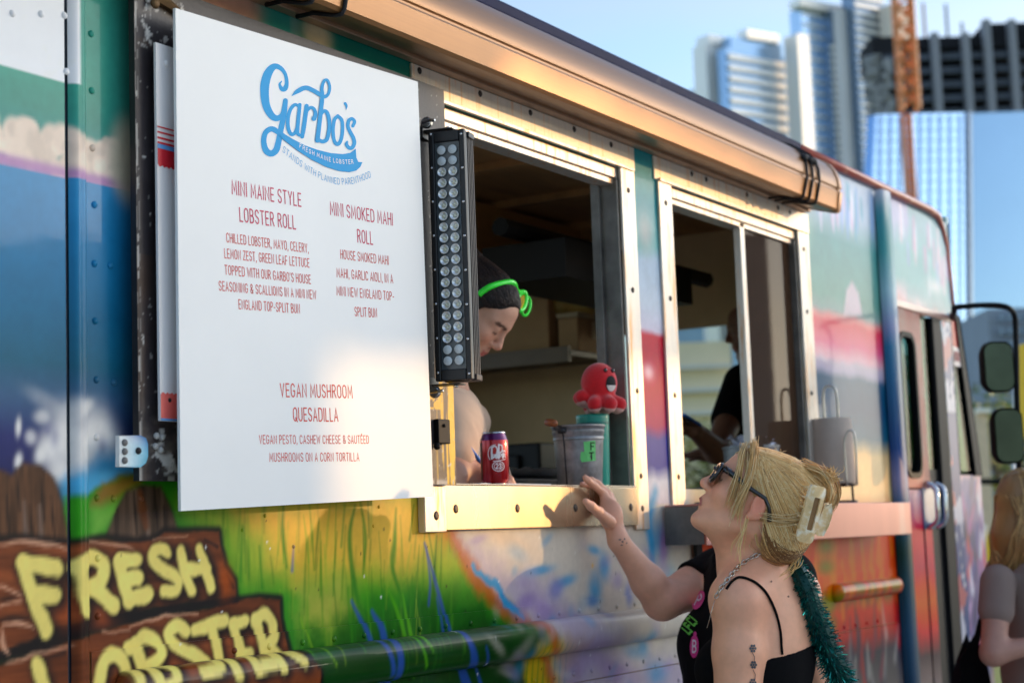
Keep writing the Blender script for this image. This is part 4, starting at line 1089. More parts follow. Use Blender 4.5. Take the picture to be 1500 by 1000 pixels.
# ---------------------------------------------------------------- a monoline lettering alphabet (height 1)
def arc(cx, cy, rx, ry, a0, a1, n=10):
    return [(cx + rx * math.cos(rad(a0 + (a1 - a0) * k / n)), cy + ry * math.sin(rad(a0 + (a1 - a0) * k / n))) for k in range(n + 1)]
w_ = .40
GL = {
 'A': (.44, [[(0, 0), (.22, 1), (.44, 0)], [(.08, .3), (.36, .3)]]),
 'B': (.40, [[(0, 0), (0, 1)], [(0, 1)] + arc(.16, .76, .20, .24, 90, -90, 8) + [(0, .52)], [(0, .52)] + arc(.18, .26, .22, .26, 90, -90, 8) + [(0, 0)]]),
 'C': (.40, [arc(.20, .70, .20, .30, 20, 180, 8) + arc(.20, .30, .20, .30, 180, 340, 8)]),
 'D': (.42, [[(0, 0), (0, 1)], [(0, 1), (.12, 1)] + arc(.16, .72, .26, .28, 90, 0, 6) + arc(.16, .28, .26, .28, 0, -90, 6) + [(0, 0)]]),
 'E': (.34, [[(.34, 1), (0, 1), (0, 0), (.34, 0)], [(0, .5), (.28, .5)]]),
 'F': (.34, [[(.34, 1), (0, 1), (0, 0)], [(0, .5), (.28, .5)]]),
 'G': (.42, [arc(.20, .70, .20, .30, 20, 180, 8) + arc(.20, .30, .20, .30, 180, 360, 8) + [(.40, .46), (.24, .46)]]),
 'H': (.40, [[(0, 0), (0, 1)], [(.40, 0), (.40, 1)], [(0, .5), (.40, .5)]]),
 'I': (.0, [[(0, 0), (0, 1)]]),
 'K': (.40, [[(0, 0), (0, 1)], [(.40, 1), (0, .42)], [(.12, .56), (.40, 0)]]),
 'L': (.32, [[(0, 1), (0, 0), (.32, 0)]]),
 'M': (.52, [[(0, 0), (.04, 1), (.26, .25), (.48, 1), (.52, 0)]]),
 'N': (.42, [[(0, 0), (0, 1), (.42, 0), (.42, 1)]]),
 'O': (.42, [arc(.21, .70, .21, .30, 0, 180, 8) + arc(.21, .30, .21, .30, 180, 360, 8) + [(.42, .70)]]),
 'P': (.38, [[(0, 0), (0, 1)], [(0, 1)] + arc(.16, .74, .22, .26, 90, -90, 8) + [(0, .48)]]),
 'Q': (.42, [arc(.21, .70, .21, .30, 0, 180, 8) + arc(.21, .30, .21, .30, 180, 360, 8) + [(.42, .70)], [(.26, .22), (.44, -.06)]]),
 'R': (.40, [[(0, 0), (0, 1)], [(0, 1)] + arc(.16, .75, .21, .25, 90, -90, 8) + [(0, .50)], [(.18, .50), (.40, 0)]]),
 'S': (.38, [arc(.19, .75, .19, .25, 15, 225, 9) + [(.25, .44)] + arc(.19, .25, .19, .25, 40, -165, 9)]),
 'T': (.40, [[(0, 1), (.40, 1)], [(.20, 1), (.20, 0)]]),
 'U': (.40, [[(0, 1), (0, .28)] + arc(.20, .26, .20, .26, 180, 360, 8) + [(.40, 1)]]),
 'V': (.42, [[(0, 1), (.21, 0), (.42, 1)]]),
 'W': (.60, [[(0, 1), (.14, 0), (.30, .8), (.46, 0), (.60, 1)]]),
 'Y': (.42, [[(0, 1), (.21, .45), (.42, 1)], [(.21, .45), (.21, 0)]]),
 'Z': (.38, [[(0, 1), (.38, 1), (0, 0), (.38, 0)]]),
 '&': (.44, [[(.44, .02), (.06, .66)] + arc(.19, .80, .15, .20, 200, -30, 8) + [(.06, .38)] + arc(.20, .22, .20, .22, 140, 330, 8) + [(.44, .42)]]),
 ',': (.06, [[(.04, .06), (0, -.14)]]), "'": (.04, [[(.02, 1.02), (0, .80)]]), '-': (.22, [[(0, .42), (.22, .42)]]), '.': (.02, [[(0, 0), (.02, .03)]]),
 '1': (.16, [[(0, .8), (.14, 1), (.14, 0)]]), '2': (.36, [arc(.18, .76, .18, .24, 170, -20, 8) + [(0, 0), (.36, 0)]]), '3': (.36, [arc(.17, .76, .17, .24, 160, -80, 8), arc(.17, .26, .19, .26, 80, -160, 8)]),
}
GL['\u00c9'] = (.34, GL['E'][1] + [[(.10, 1.10), (.24, 1.26)]])

def ribbon(pts, w):
    """outline strip of a 2D polyline, with mitred joints"""
    p = np.asarray(pts, float); n = len(p)
    w = np.full(n, w, float) if np.isscalar(w) else np.asarray(w, float)
    d = np.diff(p, axis=0); d /= np.linalg.norm(d, axis=1, keepdims=True) + 1e-12
    L = []; R = []
    for i in range(n):
        a = d[max(0, i - 1)]; b = d[min(n - 2, i)]
        na = np.array([-a[1], a[0]]); nb = np.array([-b[1], b[0]])
        m = na + nb; m /= np.linalg.norm(m) + 1e-12
        s = 1.0 / max(0.45, m @ nb)
        L.append(p[i] + m * w[i] / 2 * s); R.append(p[i] - m * w[i] / 2 * s)
    return np.array(L), np.array(R)

def put_ribbon(mb, pts, w, to3, lift, mi=0, caps=True, col=None):
    L, R = ribbon(pts, w); n = len(L)
    V = np.concatenate([L, R])
    F = [(i, n + i, n + i + 1, i + 1) for i in range(n - 1)]
    V = list(map(tuple, V))
    if caps:
        for e, s in ((0, -1), (n - 1, 1)):
            c = (L[e] + R[e]) / 2; r = np.linalg.norm(L[e] - R[e]) / 2
            o = len(V); a0 = math.atan2(*(L[e] - c)[::-1])
            k = 6
            for q in range(1, k): 
                a = a0 - s * math.pi * q / k
                V.append((c[0] + r * math.cos(a), c[1] + r * math.sin(a)))
            F.append(tuple([e] + list(range(o, o + k - 1)) + [n + e]))
    mb.add([to3(x, y, lift) for x, y in V], F, mi, col)

def text_line(mb, txt, A, B, h, to3, wt=.12, mi=0, gap=.20, col=None):
    """letters from A to B (baseline ends, plane metres) with cap height h"""
    A = np.array(A, float); B = np.array(B, float)
    adv = []; x = 0
    for ch in txt:
        if ch == ' ': adv.append(x); x += .30; continue
        adv.append(x); x += GL[ch][0] + gap
    tot = x - gap
    L = np.linalg.norm(B - A); sx = L / tot
    u = (B - A) / L; v = np.array([-u[1], u[0]])
    for ch, a in zip(txt, adv):
        if ch == ' ': continue
        for k, st in enumerate(GL[ch][1]):
            P = [A + u * (a + x) * sx + v * y * h for x, y in st]
            put_ribbon(mb, P, wt * h, to3, .00012 * k, mi, True, col)

def text_path(mb, txt, path, h, to3, wt=.12, mi=0, gap=.2, lift=0.0, stretch=None):
    path = np.asarray(path, float); s = np.concatenate([[0], np.cumsum(np.linalg.norm(np.diff(path, axis=0), axis=1))])
    tot = sum((.30 if c == ' ' else GL[c][0] + gap) for c in txt) - gap
    sx = s[-1] / tot; x = 0
    for ch in txt:
        if ch == ' ': x += .30; continue
        wdt = GL[ch][0]; mid = (x + wdt / 2) * sx
        p = np.array([np.interp(mid, s, path[:, 0]), np.interp(mid, s, path[:, 1])])
        e = np.array([np.interp(mid + .004, s, path[:, 0]), np.interp(mid + .004, s, path[:, 1])]) - np.array([np.interp(mid - .004, s, path[:, 0]), np.interp(mid - .004, s, path[:, 1])])
        u = e / np.linalg.norm(e); v = np.array([-u[1], u[0]])
        for k, st in enumerate(GL[ch][1]):
            put_ribbon(mb, [p + u * (a - wdt / 2) * sx + v * b * h for a, b in st], wt * h, to3, lift + .0001 * k, mi)
        x += wdt + gap

# ---------------------------------------------------------------- menu board
BY = -.086
M_board = mat('board_white', lin(239, 238, 235), rough=0.40, var=0.03, spec=.3, nscale=3, coat=0.0, bump=.03, bscale=30)
M_edge = mat('board_edge', lin(226, 226, 224), rough=0.6)
M_pink = mat('print_pink', lin(206, 70, 98), rough=0.5, var=.03, spec=.2)
M_coral = mat('print_coral', lin(216, 84, 76), rough=0.5, var=.03, spec=.2)
M_blue = mat('print_blue', lin(0, 160, 222), rough=0.5, var=.02, spec=.2)
M_white = mat('print_white', lin(230, 232, 233), rough=0.36, var=.02)
BT = Thing('menu_board', tuple(at(440, 740, BY)), 'big white menu board with blue lobster logo and pink lettering', 'menu board')
cor = [at(257, 12, BY), at(612, 120, BY), at(635, 727, BY), at(265, 748, BY)]
mb = MB(); mb.poly(cor, 0, None, (0, .006, 0))
BT.part(mb, 'board', M_board)
bx = lambda x, y: xz(x, y, BY)
b3 = lambda x, z, l: (x, BY - .0003 - l, z)
def lines(name, M, L):
    mb = MB()
    for t, a, b, hp in L:
        A, B = bx(*a), bx(*b)
        h = hp / 2500 * proj_px((A[0], BY, A[1]))[2] * 1.02
        text_line(mb, t, A, B, h, b3, .115, 0, .23)
    return BT.part(mb, name, M)
lines('heading_text', M_pink, [('MINI MAINE STYLE', (340, 284), (441, 302.5), 19.5), ('LOBSTER ROLL', (351.5, 324), (433, 335.5), 19.5)]); lines('heading_text', M_pink, [('MINI SMOKED MAHI', (484, 314), (575, 330), 18), ('ROLL', (524, 354.5), (546, 358), 18)])
lines('item_text', M_coral, [('CHILLED LOBSTER, MAYO, CELERY,', (332, 354.5), (452, 370), 13), ('LEMON ZEST, GREEN LEAF LETTUCE', (329, 377.5), (453, 391.5), 13), ("TOPPED WITH OUR GARBO'S HOUSE", (329.5, 401.5), (455, 415.5), 13),
                             ('SEASONING & SCALLIONS IN A MINI NEW', (321, 425), (463, 438), 13), ('ENGLAND TOP-SPLIT BUN', (350, 452), (439, 458.5), 13),
                             ]); lines('item_text', M_coral, [('HOUSE SMOKED MAHI', (499, 378.5), (569, 387.5), 12.5), ('MAHI, GARLIC AIOLI, IN A', (493.5, 405.5), (575.5, 414.5), 12.5), ('MINI NEW ENGLAND TOP-', (493.5, 432), (577, 440), 12.5), ('SPLIT BUN', (520, 462.5), (552, 464.5), 12.5)])
lines('heading_text', M_coral, [('VEGAN MUSHROOM', (411, 580.5), (516, 582.5), 18.5), ('QUESADILLA', (430, 616), (495, 616.5), 18.5)])
lines('item_text', M_coral, [('VEGAN PESTO, CASHEW CHEESE & SAUT\u00c9ED', (380, 649.5), (540, 649), 12), ('MUSHROOMS ON A CORN TORTILLA', (395, 675.5), (526, 674.5), 12)])
# the lettered logo
mb = MB()
lc = lambda x, y: bx(370 + x / 5.263, 85 + y / 5.263)
def inked(pts, ws, k=0, sm=8):
    q = catmull(np.column_stack([np.array(pts, float), np.array(ws, float)]), sm)
    L, R = ribbon(q[:, :2] * np.array([1, -1]), q[:, 2])
    n = len(L); V = np.concatenate([L, R]); V[:, 1] *= -1
    tt = np.tile(np.linspace(0, .00030, n), 2)
    P3 = [b3(*lc(x, y), .00012 * k + t) for (x, y), t in zip(V, tt)]
    F = [(i, i + 1, n + i + 1, n + i) for i in range(n - 1)]
    mb.add(P3, F, 0)
    for e in (0, -1):
        c = (V[:n][e] + V[n:][e]) / 2; r = np.linalg.norm(V[:n][e] - V[n:][e]) / 2
        mb.add([b3(*lc(c[0] + r * math.cos(a), c[1] + r * math.sin(a)), .00012 * k + (.00036 if e else .00004)) for a in np.linspace(0, 2 * math.pi, 15)[:-1]], [tuple(range(14))], 0)
inked([(222, 182), (208, 205), (225, 240), (250, 235), (262, 190), (248, 120), (205, 74), (160, 70), (118, 120), (95, 200), (92, 290), (108, 380), (150, 450), (195, 465), (232, 430), (250, 340)], [10, 20, 34, 40, 30, 28, 36, 50, 66, 70, 66, 60, 52, 44, 38, 36], 0)
inked([(252, 330), (246, 400), (232, 480), (215, 560), (200, 640), (180, 710), (140, 738), (100, 710), (84, 640), (100, 575), (145, 548), (190, 570), (235, 600)], [38, 40, 42, 44, 46, 50, 48, 48, 42, 40, 42, 40, 34], 1)
sw = [(205, 580), (250, 592), (310, 628), (400, 675), (500, 710), (600, 734), (690, 742), (750, 733), (792, 700), (797, 770), (812, 802), (843, 805), (828, 840), (795, 870), (740, 882), (660, 872), (560, 840), (450, 785), (350, 720), (270, 660), (225, 625)]
from mathutils.geometry import tessellate_polygon
mb.poly([b3(*lc(x, y), .0009) for x, y in sw], 0)
inked([(352, 372), (325, 362), (292, 395), (272, 460), (272, 535), (292, 585), (322, 580), (345, 520), (356, 430)], [22, 26, 28, 30, 30, 30, 26, 22, 20], 2)
inked([(362, 362), (352, 460), (344, 560), (352, 592), (385, 600)], [28, 30, 30, 26, 18], 3)
inked([(415, 372), (405, 450), (392, 540), (380, 608)], [34, 34, 34, 30], 2)
inked([(408, 440), (425, 400), (450, 384), (474, 400), (482, 440), (470, 470)], [14, 22, 26, 26, 30, 36], 4)
inked([(302, 292), (345, 258), (405, 232), (460, 250), (515, 282), (550, 300), (580, 280), (592, 225), (575, 175), (550, 178), (532, 230), (534, 300), (524, 400), (510, 520), (496, 638)], [6, 34, 36, 34, 34, 30, 24, 22, 22, 24, 26, 32, 34, 34, 36], 5)
inked([(522, 450), (545, 412), (572, 425), (588, 490), (585, 570), (568, 630), (535, 645), (500, 628)], [14, 26, 30, 30, 30, 30, 30, 26], 6)
inked([(655, 448), (685, 480), (692, 550), (680, 630), (655, 665), (628, 640), (618, 560), (628, 480), (655, 448)], [26, 28, 28, 28, 30, 28, 28, 28, 26], 2)
inked([(712, 352), (722, 372), (718, 400)], [22, 18, 4], 2)
inked([(772, 525), (784, 492), (765, 470), (740, 485), (734, 530), (752, 575), (774, 615), (782, 655), (768, 690), (742, 694), (722, 668), (726, 648)], [26, 26, 26, 28, 28, 30, 30, 30, 30, 28, 26, 18], 2)
lg = BT.part(mb, 'logo', M_blue)
m2 = MB()
bz = catmull([lc(*q) for q in [(357, 690), (420, 728), (500, 765), (580, 795), (660, 812), (720, 818), (772, 815)]], 6)
text_path(m2, 'FRESH MAINE LOBSTER', bz, 30 / 5.263 / 2500 * 3.4, lambda x, z, l: (x, BY - .0016 - l, z), .16, 0, .34)
m2.build('logo_strap_text', M_white, parent=lg)
m2 = MB()
bz = catmull([lc(*q) for q in [(230, 722), (300, 783), (375, 840), (440, 885), (510, 925), (580, 955), (650, 973), (720, 975), (790, 965), (850, 945), (912, 918)]], 6)
text_path(m2, 'STANDS WITH PLANNED PARENTHOOD', bz, 46 / 5.263 / 2500 * 3.4, b3, .10, 0, .24)
m2.build('logo_motto_text', M_blue, parent=lg)

# ---------------------------------------------------------------- older sign half hidden behind it
Y2 = -.062
S2 = Thing('striped_sign', tuple(at(240, 610, Y2)), 'older white sign with red and blue stripes, mostly hidden behind the menu board', 'sign')
x0, z1 = xz(228, 62, Y2); _, z0 = xz(235, 616, Y2); x1 = x0 + .62
mb = MB(); mb.box(x0, x1, Y2, Y2 + .005, z0, z1); mb.ball((xz(243, 93, Y2)[0], Y2 - .001, xz(243, 93, Y2)[1]), (.006, .003, .006), 6)
S2.part(mb, 'sign_board', mat('sign_white', lin(232, 228, 226), rough=.4, var=.03))
def scal(mb, xa, xb, za, zb, y, amp, down=True, k=26):
    n = int((xb - xa) / .004); top = []; 
    for i in range(n + 1):
        x = xa + (xb - xa) * i / n; q = amp * abs(math.sin(math.pi * (x - xa) / .011))
        top.append((x, q))
    for i in range(n):
        (xa_, qa), (xb_, qb) = top[i], top[i + 1]
        if down: mb.add([(xa_, y, zb), (xb_, y, zb), (xb_, y, za + .004 - qb), (xa_, y, za + .004 - qa)], [(0, 3, 2, 1)])
        else: mb.add([(xa_, y, za), (xb_, y, za), (xb_, y, zb - .004 + qb), (xa_, y, zb - .004 + qa)], [(0, 1, 2, 3)])
zz_ = lambda y: xz(231, y, Y2)[1]
m2 = MB()
for a, b in ((184.5, 186.5), (192, 194.5), (200, 203), (207, 210)): m2.box(x0 + .001, x1, Y2 - .0012, Y2 - .0005, zz_(b), zz_(a))
scal(m2, x0 + .001, x1, zz_(243), zz_(217), Y2 - .0008, .005)
S2.part(m2, 'red_stripe', mat('sign_red', lin(206, 34, 48), rough=.4))
m2 = MB(); m2.box(x0 + .001, x1, Y2 - .0012, Y2 - .0005, zz_(216.9), zz_(210.5))
S2.part(m2, 'blue_stripe', mat('sign_blue', lin(90, 150, 206), rough=.4))
m2 = MB(); m2.box(x0 + .001, x1, Y2 - .0012, Y2 - .0005, z0 + .0006, zz_(612)); S2.part(m2, 'blue_edge', bpy.data.materials['sign_blue'])
m2 = MB(); scal(m2, x0 + .001, x1, zz_(611.9), zz_(574), Y2 - .0008, .005, False)
m2.ball((xz(248, 586, Y2)[0], Y2 - .001, xz(248, 586, Y2)[1]), (.004, .002, .004), 5, 1)
S2.part(m2, 'coral_stripe', [mat('sign_coral', lin(232, 106, 96), rough=.4), M_dark])

# ---------------------------------------------------------------- LED light bar
LB = Thing('light_bar', (2.99, -.10, 1.72), 'upright black LED light bar at the right edge of the menu board', 'light bar')
ya = rad(77); NB = np.array([-math.sin(ya), -math.cos(ya), 0]); TB = np.array([math.cos(ya), -math.sin(ya), 0]); ZB = np.array([0, 0, 1.0])
LB0 = np.array([2.985, -.066, 1.9965]); LH, LW, LD = .268, .082, .062
lp = lambda u, z, d=0.0: LB0 + TB * u + ZB * z + NB * d          # u across the face, z up, d out of the face
def lbox(mb, u0, u1, z0, z1, d0, d1, mi=0):
    v = [lp(u, z, d) for u in (u0, u1) for z in (z0, z1) for d in (d0, d1)]
    mb.add(v, [(0, 1, 3, 2), (4, 6, 7, 5), (0, 4, 5, 1), (2, 3, 7, 6), (0, 2, 6, 4), (1, 5, 7, 3)], mi)
M_blk = mat('bar_black', lin(26, 25, 27), rough=.38, var=.15, nscale=40, bump=.1, bscale=200)
M_fin = mat('bar_fins', lin(62, 52, 48), rough=.5, var=.15, nscale=30, stretch=(1, 1, .1))
M_lens = mat('lens_plate', lin(70, 78, 82), rough=.22, coat=.6, var=.05)
M_refl = mat('lamp_reflector', lin(238, 240, 240), rough=.2, metal=.55, var=.05)
M_diff = mat('lamp_diffuser', lin(208, 216, 218), rough=.35, coat=.3, var=.2, nscale=500)
mb = MB()
for u0, u1, z0, z1 in ((0, .013, -LH, LH), (LW - .013, LW, -LH, LH), (.013, LW - .013, LH - .024, LH), (.013, LW - .013, -LH, -LH + .024)): lbox(mb, u0, u1, z0, z1, -.016, .0)
lbox(mb, .006, LW - .004, -LH + .002, LH - .002, -.030, -.016)
LB.part(mb, 'bezel', M_blk, bevel=.0025)
mb = MB(); lbox(mb, .0132, LW - .0132, -LH + .0242, LH - .0242, -.015, -.007); LB.part(mb, 'lens_panel', M_lens)
mb = MB()
for k in range(4): lbox(mb, .012, LW - .002 - .0005 * k, -LH + .012, LH - .012, -LD - .002 + .0085 * k, -LD + .0032 + .0085 * k)
lbox(mb, .02, LW - .012, -LH + .012, LH - .012, -LD, -.030)
LB.part(mb, 'heat_sink', M_fin, bevel=.001)
for s in (1, -1):
    mb = MB(); lbox(mb, .008, LW + .001, s * LH - (.014 if s > 0 else -.0), s * LH + (.0 if s > 0 else .014), -LD - .004, -.0305); lbox(mb, .02, .05, s * (LH - .004) - .003, s * (LH - .004) + .003, -LD - .012, -LD - .004)
    LB.part(mb, 'end_cap', M_fin if s < 0 else M_blk, bevel=.0025)
mb = MB()
for k, z in enumerate(np.linspace(-LH + .012, LH - .012, 8)):
    for u in (.0065, LW - .0065):
        mb.ball(lp(u, z + (.006 if u < .02 else 0), .0005), .0034, 5)
LB.part(mb, 'bezel_screw', M_shine, smooth=True)
rows = 20
zs_ = np.linspace(LH - .042, -LH + .042, rows)
MBm = np.column_stack([TB, ZB, NB])
for i, z in enumerate(zs_):
    for u in (LW / 2 - .0125, LW / 2 + .0125):
        mb = MB(); flood = i < 2 or i >= rows - 2
        if flood:
            mb.lathe([(.0, .0008), (.0085, .0006), (.0098, -.0004)], lp(u, z, -.0022), 18, 0, None, MBm)
            o = LB.part(mb, 'lamp', M_diff, smooth=True)
        else:
            mb.lathe([(.0100, .0006), (.0094, .0012), (.0088, .0006), (.0070, -.0010), (.0040, -.0035), (.0022, -.0042)], lp(u, z, -.0022), 18, 0, None, MBm)
            mb.ball(lp(u, z, -.0054), (.0026, .0026, .0026), 5, 1)
            mb.box(-.008, .008, -.0007, .0007, -.0002, .0004, 0, None, (MBm @ np.array([[.9, .43, 0], [-.43, .9, 0], [0, 0, 1]]), lp(u, z, -.0032)))
            o = LB.part(mb, 'lamp', [M_refl, mat('lamp_chip', lin(226, 220, 170), rough=.3) if 'lamp_chip' not in bpy.data.materials else bpy.data.materials['lamp_chip']], smooth=True)
for s in (1, -1):
    mb = MB(); z = s * (LH + .006)
    lbox(mb, -.012, LW - .03, z - .0015, z + .0015, -.045, -.008)
    lbox(mb, -.015, -.012, z - .016, z + .016, -.055, .0)
    mb.tube([lp(-.012, z + s * .016, .0), lp(.01, z + s * .016, .012), lp(.022, z + s * .015, .012)], .0035, 8, 1)
    mb.ball(lp(LW - .045, z + s * .004, -.024), (.006, .006, .004), 6, 1)
    mb.lathe([(0, .004), (.011, .004), (.013, 0), (.013, -.004)], lp(-.004, z + s * .016, -.004), 14, 1, None, MBm)
    LB.part(mb, 'mount_bracket', [M_blk, M_shine], bevel=.0008)

# ---------------------------------------------------------------- things on the serving sill
SZ = 1.5186
CAN = Thing('soda_can', (3.375, .035, SZ), 'dark red soda can with white lettering standing on the serving sill', 'soda can')
M_can = mat('can_red', lin(172, 12, 28), rough=.26, metal=.55, var=.04, coat=.5)
M_canv = mat('can_purple', lin(92, 20, 84), rough=.28, metal=.55, coat=.5)
M_cant = mat('can_aluminium', lin(200, 200, 204), rough=.25, metal=1.0)
M_canw = mat('can_white', lin(236, 226, 226), rough=.35)
M_cang = mat('can_panel', lin(60, 20, 24), rough=.35, metal=.3)
cz = CAN.loc; R_ = .033
mb = MB(); mb.lathe([(.0255, .0), (.0265, .003), (R_, .011), (R_, .100), (.0325, .103)], cz, 40); CAN.part(mb, 'can_body', M_can, smooth=40)
mb = MB(); mb.lathe([(.0325, .103), (.0315, .106), (.0275, .1165), (.0272, .118)], cz, 40); CAN.part(mb, 'can_shoulder', M_canv, smooth=True)
mb = MB(); mb.lathe([(.0272, .118), (.0282, .1195), (.0278, .1215), (.0255, .1215), (.0245, .117), (0, .117)], cz, 40); mb.ball(cz + np.array([.004, 0, .1205]), (.012, .008, .001), 6)
mb.lathe([(0, .004), (.02, .003), (.0265, -.0), (.0268, .0032)], cz + np.array([0, 0, -.0002]), 32)
CAN.part(mb, 'can_lid', M_cant, smooth=40)
vdir = math.atan2(CAM_LOC[1] - cz[1], CAM_LOC[0] - cz[0]) + rad(12)
def oncan(u, z, l): 
    a = vdir + u / R_
    return (cz[0] + (R_ + .0003 + l) * math.cos(a), cz[1] + (R_ + .0003 + l) * math.sin(a), cz[2] + z)
mb = MB()
q = lambda pts, w, k=0, sm=6: put_ribbon(mb, catmull(pts, sm), w, oncan, .0001 * k)
q([(-.018, .058), (-.0215, .068), (-.020, .080), (-.014, .088), (-.004, .092)], .0018)
q([(-.0135, .060), (-.0125, .085)], .0042, 1); q([(-.013, .085), (-.004, .088), (.0, .080), (-.002, .068), (-.012, .060)], .0030, 2)
q([(.003, .060), (.004, .092)], .0042, 1); q([(.004, .091), (.011, .090), (.0125, .081), (.009, .074), (.004, .074)], .0030, 2)
q([(.0135, .060), (.0145, .078)], .0030, 3); q([(.0145, .076), (.019, .078), (.020, .074)], .0024, 4)
q([(-.002, .060), (-.001, .076)], .0030, 3)
text_line(mb, 'PEPPER', (-.010, .0605), (.021, .0625), .0085, oncan, .22, 0, .12)
q([(-.010, .054), (.004, .055), (.020, .058)], .0015, 5)
o1 = [(.002 + .0145 * math.cos(t), .042 + .0115 * math.sin(t)) for t in np.linspace(0, 2 * math.pi, 25)]
put_ribbon(mb, o1, .0016, oncan, .0, 0, False); put_ribbon(mb, [(.002 + .0105 * math.cos(t), .042 + .008 * math.sin(t)) for t in np.linspace(0, 2 * math.pi, 25)], .0010, oncan, .0, 0, False)
text_line(mb, '23', (-.004, .0375), (.008, .0375), .0095, oncan, .22, 0, .2)
CAN.part(mb, 'can_lettering', M_canw)
mb = MB()
V = [oncan(u, z, 0) for u in np.linspace(-.052, -.040, 5) for z in (.012, .03, .045, .06, .098)]
mb.add(V, [(i * 5 + j, i * 5 + j + 1, (i + 1) * 5 + j + 1, (i + 1) * 5 + j) for i in range(4) for j in range(4)]); CAN.part(mb, 'can_panel', M_cang)

BK = Thing('metal_bucket', (at(848, 660, .04)[0], .04, SZ), 'dented galvanised bucket with a green taped note on the serving sill', 'bucket')
M_galv = mat('galvanised', lin(138, 138, 140), rough=.42, metal=.65, var=.5, nscale=26, bump=.2, bscale=30, rvar=.1)
c = BK.loc
mb = MB()
pr = [(r_ * .88, z_ * .88) for r_, z_ in [(.062, .0), (.064, .004), (.0715, .130), (.0735, .132), (.0735, .138), (.0725, .140), (.0745, .150), (.0755, .152), (.0755, .158), (.0740, .160), (.0765, .166), (.079, .169), (.079, .173), (.0765, .174), (.074, .170), (.062, .010), (0, .008)]]
mb.lathe(pr, c, 44); mb.lathe([(0, .001), (.055, .0005)], c, 44)
BK.part(mb, 'bucket_body', M_galv, smooth=35)
vb = math.atan2(CAM_LOC[1] - c[1], CAM_LOC[0] - c[0])
def onb(a, z, l=0.0):
    r = .88 * np.interp(z, [0, .13, .175], [.064, .0718, .078]) + .0008 + l; z = z * .88
    return (c[0] + r * math.cos(vb + a), c[1] + r * math.sin(vb + a), c[2] + z)
mb = MB()
mb.tube([onb(-.62, z) for z in (.0, .06, .12, .165)], .0016, 6); mb.ball(onb(-.62, .158, .002), (.012, .012, .008), 8); mb.ball(onb(-.52, .155, .003), (.005, .005, .005), 6); mb.ball(onb(-.72, .155, .003), (.005, .005, .005), 6)
BK.part(mb, 'handle_ear', mat('dark_ear', lin(60, 60, 62), rough=.5, metal=.6), smooth=True)
mb = MB()
hp = [onb(-.62, .162, .006), onb(-1.0, .178, .015), onb(-1.6, .186, .012)]
mb.tube(catmull(hp, 6), .002, 6); BK.part(mb, 'bail_wire', M_oldmetal, smooth=True)
mb = MB(); p0, p1 = np.array(onb(-1.35, .186, .012)), np.array(onb(-.70, .178, .016))
mb.tube([p0, p0 * .85 + p1 * .15, p0 * .5 + p1 * .5, p0 * .15 + p1 * .85, p1], [.006, .0095, .010, .0095, .006], 12)
BK.part(mb, 'wooden_grip', mat('wood_grip', lin(150, 84, 44), rough=.45, var=.35, nscale=30), smooth=True)
mb = MB()
def tape(poly):
    from mathutils.geometry import tessellate_polygon
    pts = []
    for i in range(len(poly)):
        a, b = np.array(poly[i]), np.array(poly[(i + 1) % len(poly)])
        for t in np.linspace(0, 1, 6)[:-1]: pts.append(a + (b - a) * t)
    V = [onb(a, z) for a, z in pts]; cc = np.mean(pts, 0); V.append(onb(*cc))
    n = len(pts); mb.add(V, [(i, (i + 1) % n, n) for i in range(n)])
tape([(.20, .123), (.72, .126), (.74, .097), (.22, .095)]); tape([(.08, .095), (.72, .0965), (.74, .070), (.10, .066), (.04, .076)])
tp = BK.part(mb, 'green_tape', mat('tape_green', lin(104, 204, 112), rough=.5, var=.06))
mb = MB(); to = lambda x, y, l: onb(x / .062, y, .0008 + l)
text_line(mb, 'F', (.031, .100), (.040, .100), .020, to, .16, 0); text_line(mb, 'T', (.027, .072), (.038, .072), .020, to, .16, 0)
mb.build('tape_lettering', M_dark, parent=tp)

TC = Thing('teal_tumbler', (at(869, 640, .056)[0], .056, SZ), 'tall teal cylinder behind the metal bucket, under the octopus toy', 'tumbler')
mb = MB(); mb.lathe([(.0, .0), (.037, .0), (.038, .004), (.043, .175), (.0435, .182), (.0415, .186), (0, .187)], TC.loc, 36)
TC.part(mb, 'tumbler_body', mat('teal_plastic', lin(0, 148, 128), rough=.35, coat=.3, var=.04), smooth=40)
mb = MB(); mb.lathe([(.0432, .160), (.0438, .163), (.0434, .166)], TC.loc, 36)
TC.part(mb, 'tumbler_ring', mat('teal_dark', lin(0, 110, 100), rough=.4), smooth=True)

# plush octopus
oc = np.array(at(878, 571, .034)); OB = Thing('octopus_toy', tuple(oc - [0, 0, .07]), 'red plush octopus with a black and white open mouth, on the teal tumbler', 'plush toy')
fwd = np.array([.62, -.72, .0]); fwd /= np.linalg.norm(fwd); rgt = np.array([fwd[1], -fwd[0], 0]) * -1
upv = np.array([0, 0, 1.0])
def oo(f, r, u): return oc + fwd * f + rgt * r + upv * u
B = Body(); B.ell(oc + upv * .018, (.047, .047, .053), None, .02)
BH = Body(); BH.p = list(B.p)
for k in range(8):
    a = 2 * math.pi * k / 8 + .3
    d = fwd * math.cos(a) + rgt * math.sin(a); dz = -.040 if k not in (3, 4) else -.018
    B.cap(oc + d * .025 - upv * .028, oc + d * .052 + upv * dz, .019, .019, .008)
V, F = B.mesh(.0032)
mb = MB(); mb.add(V, F.tolist())
OB.part(mb, 'octopus_body', mat('red_plush', lin(214, 16, 28), rough=.9, bump=.5, bscale=500, var=.15, nscale=60, sheen=.4), smooth=True)
B2 = Body()
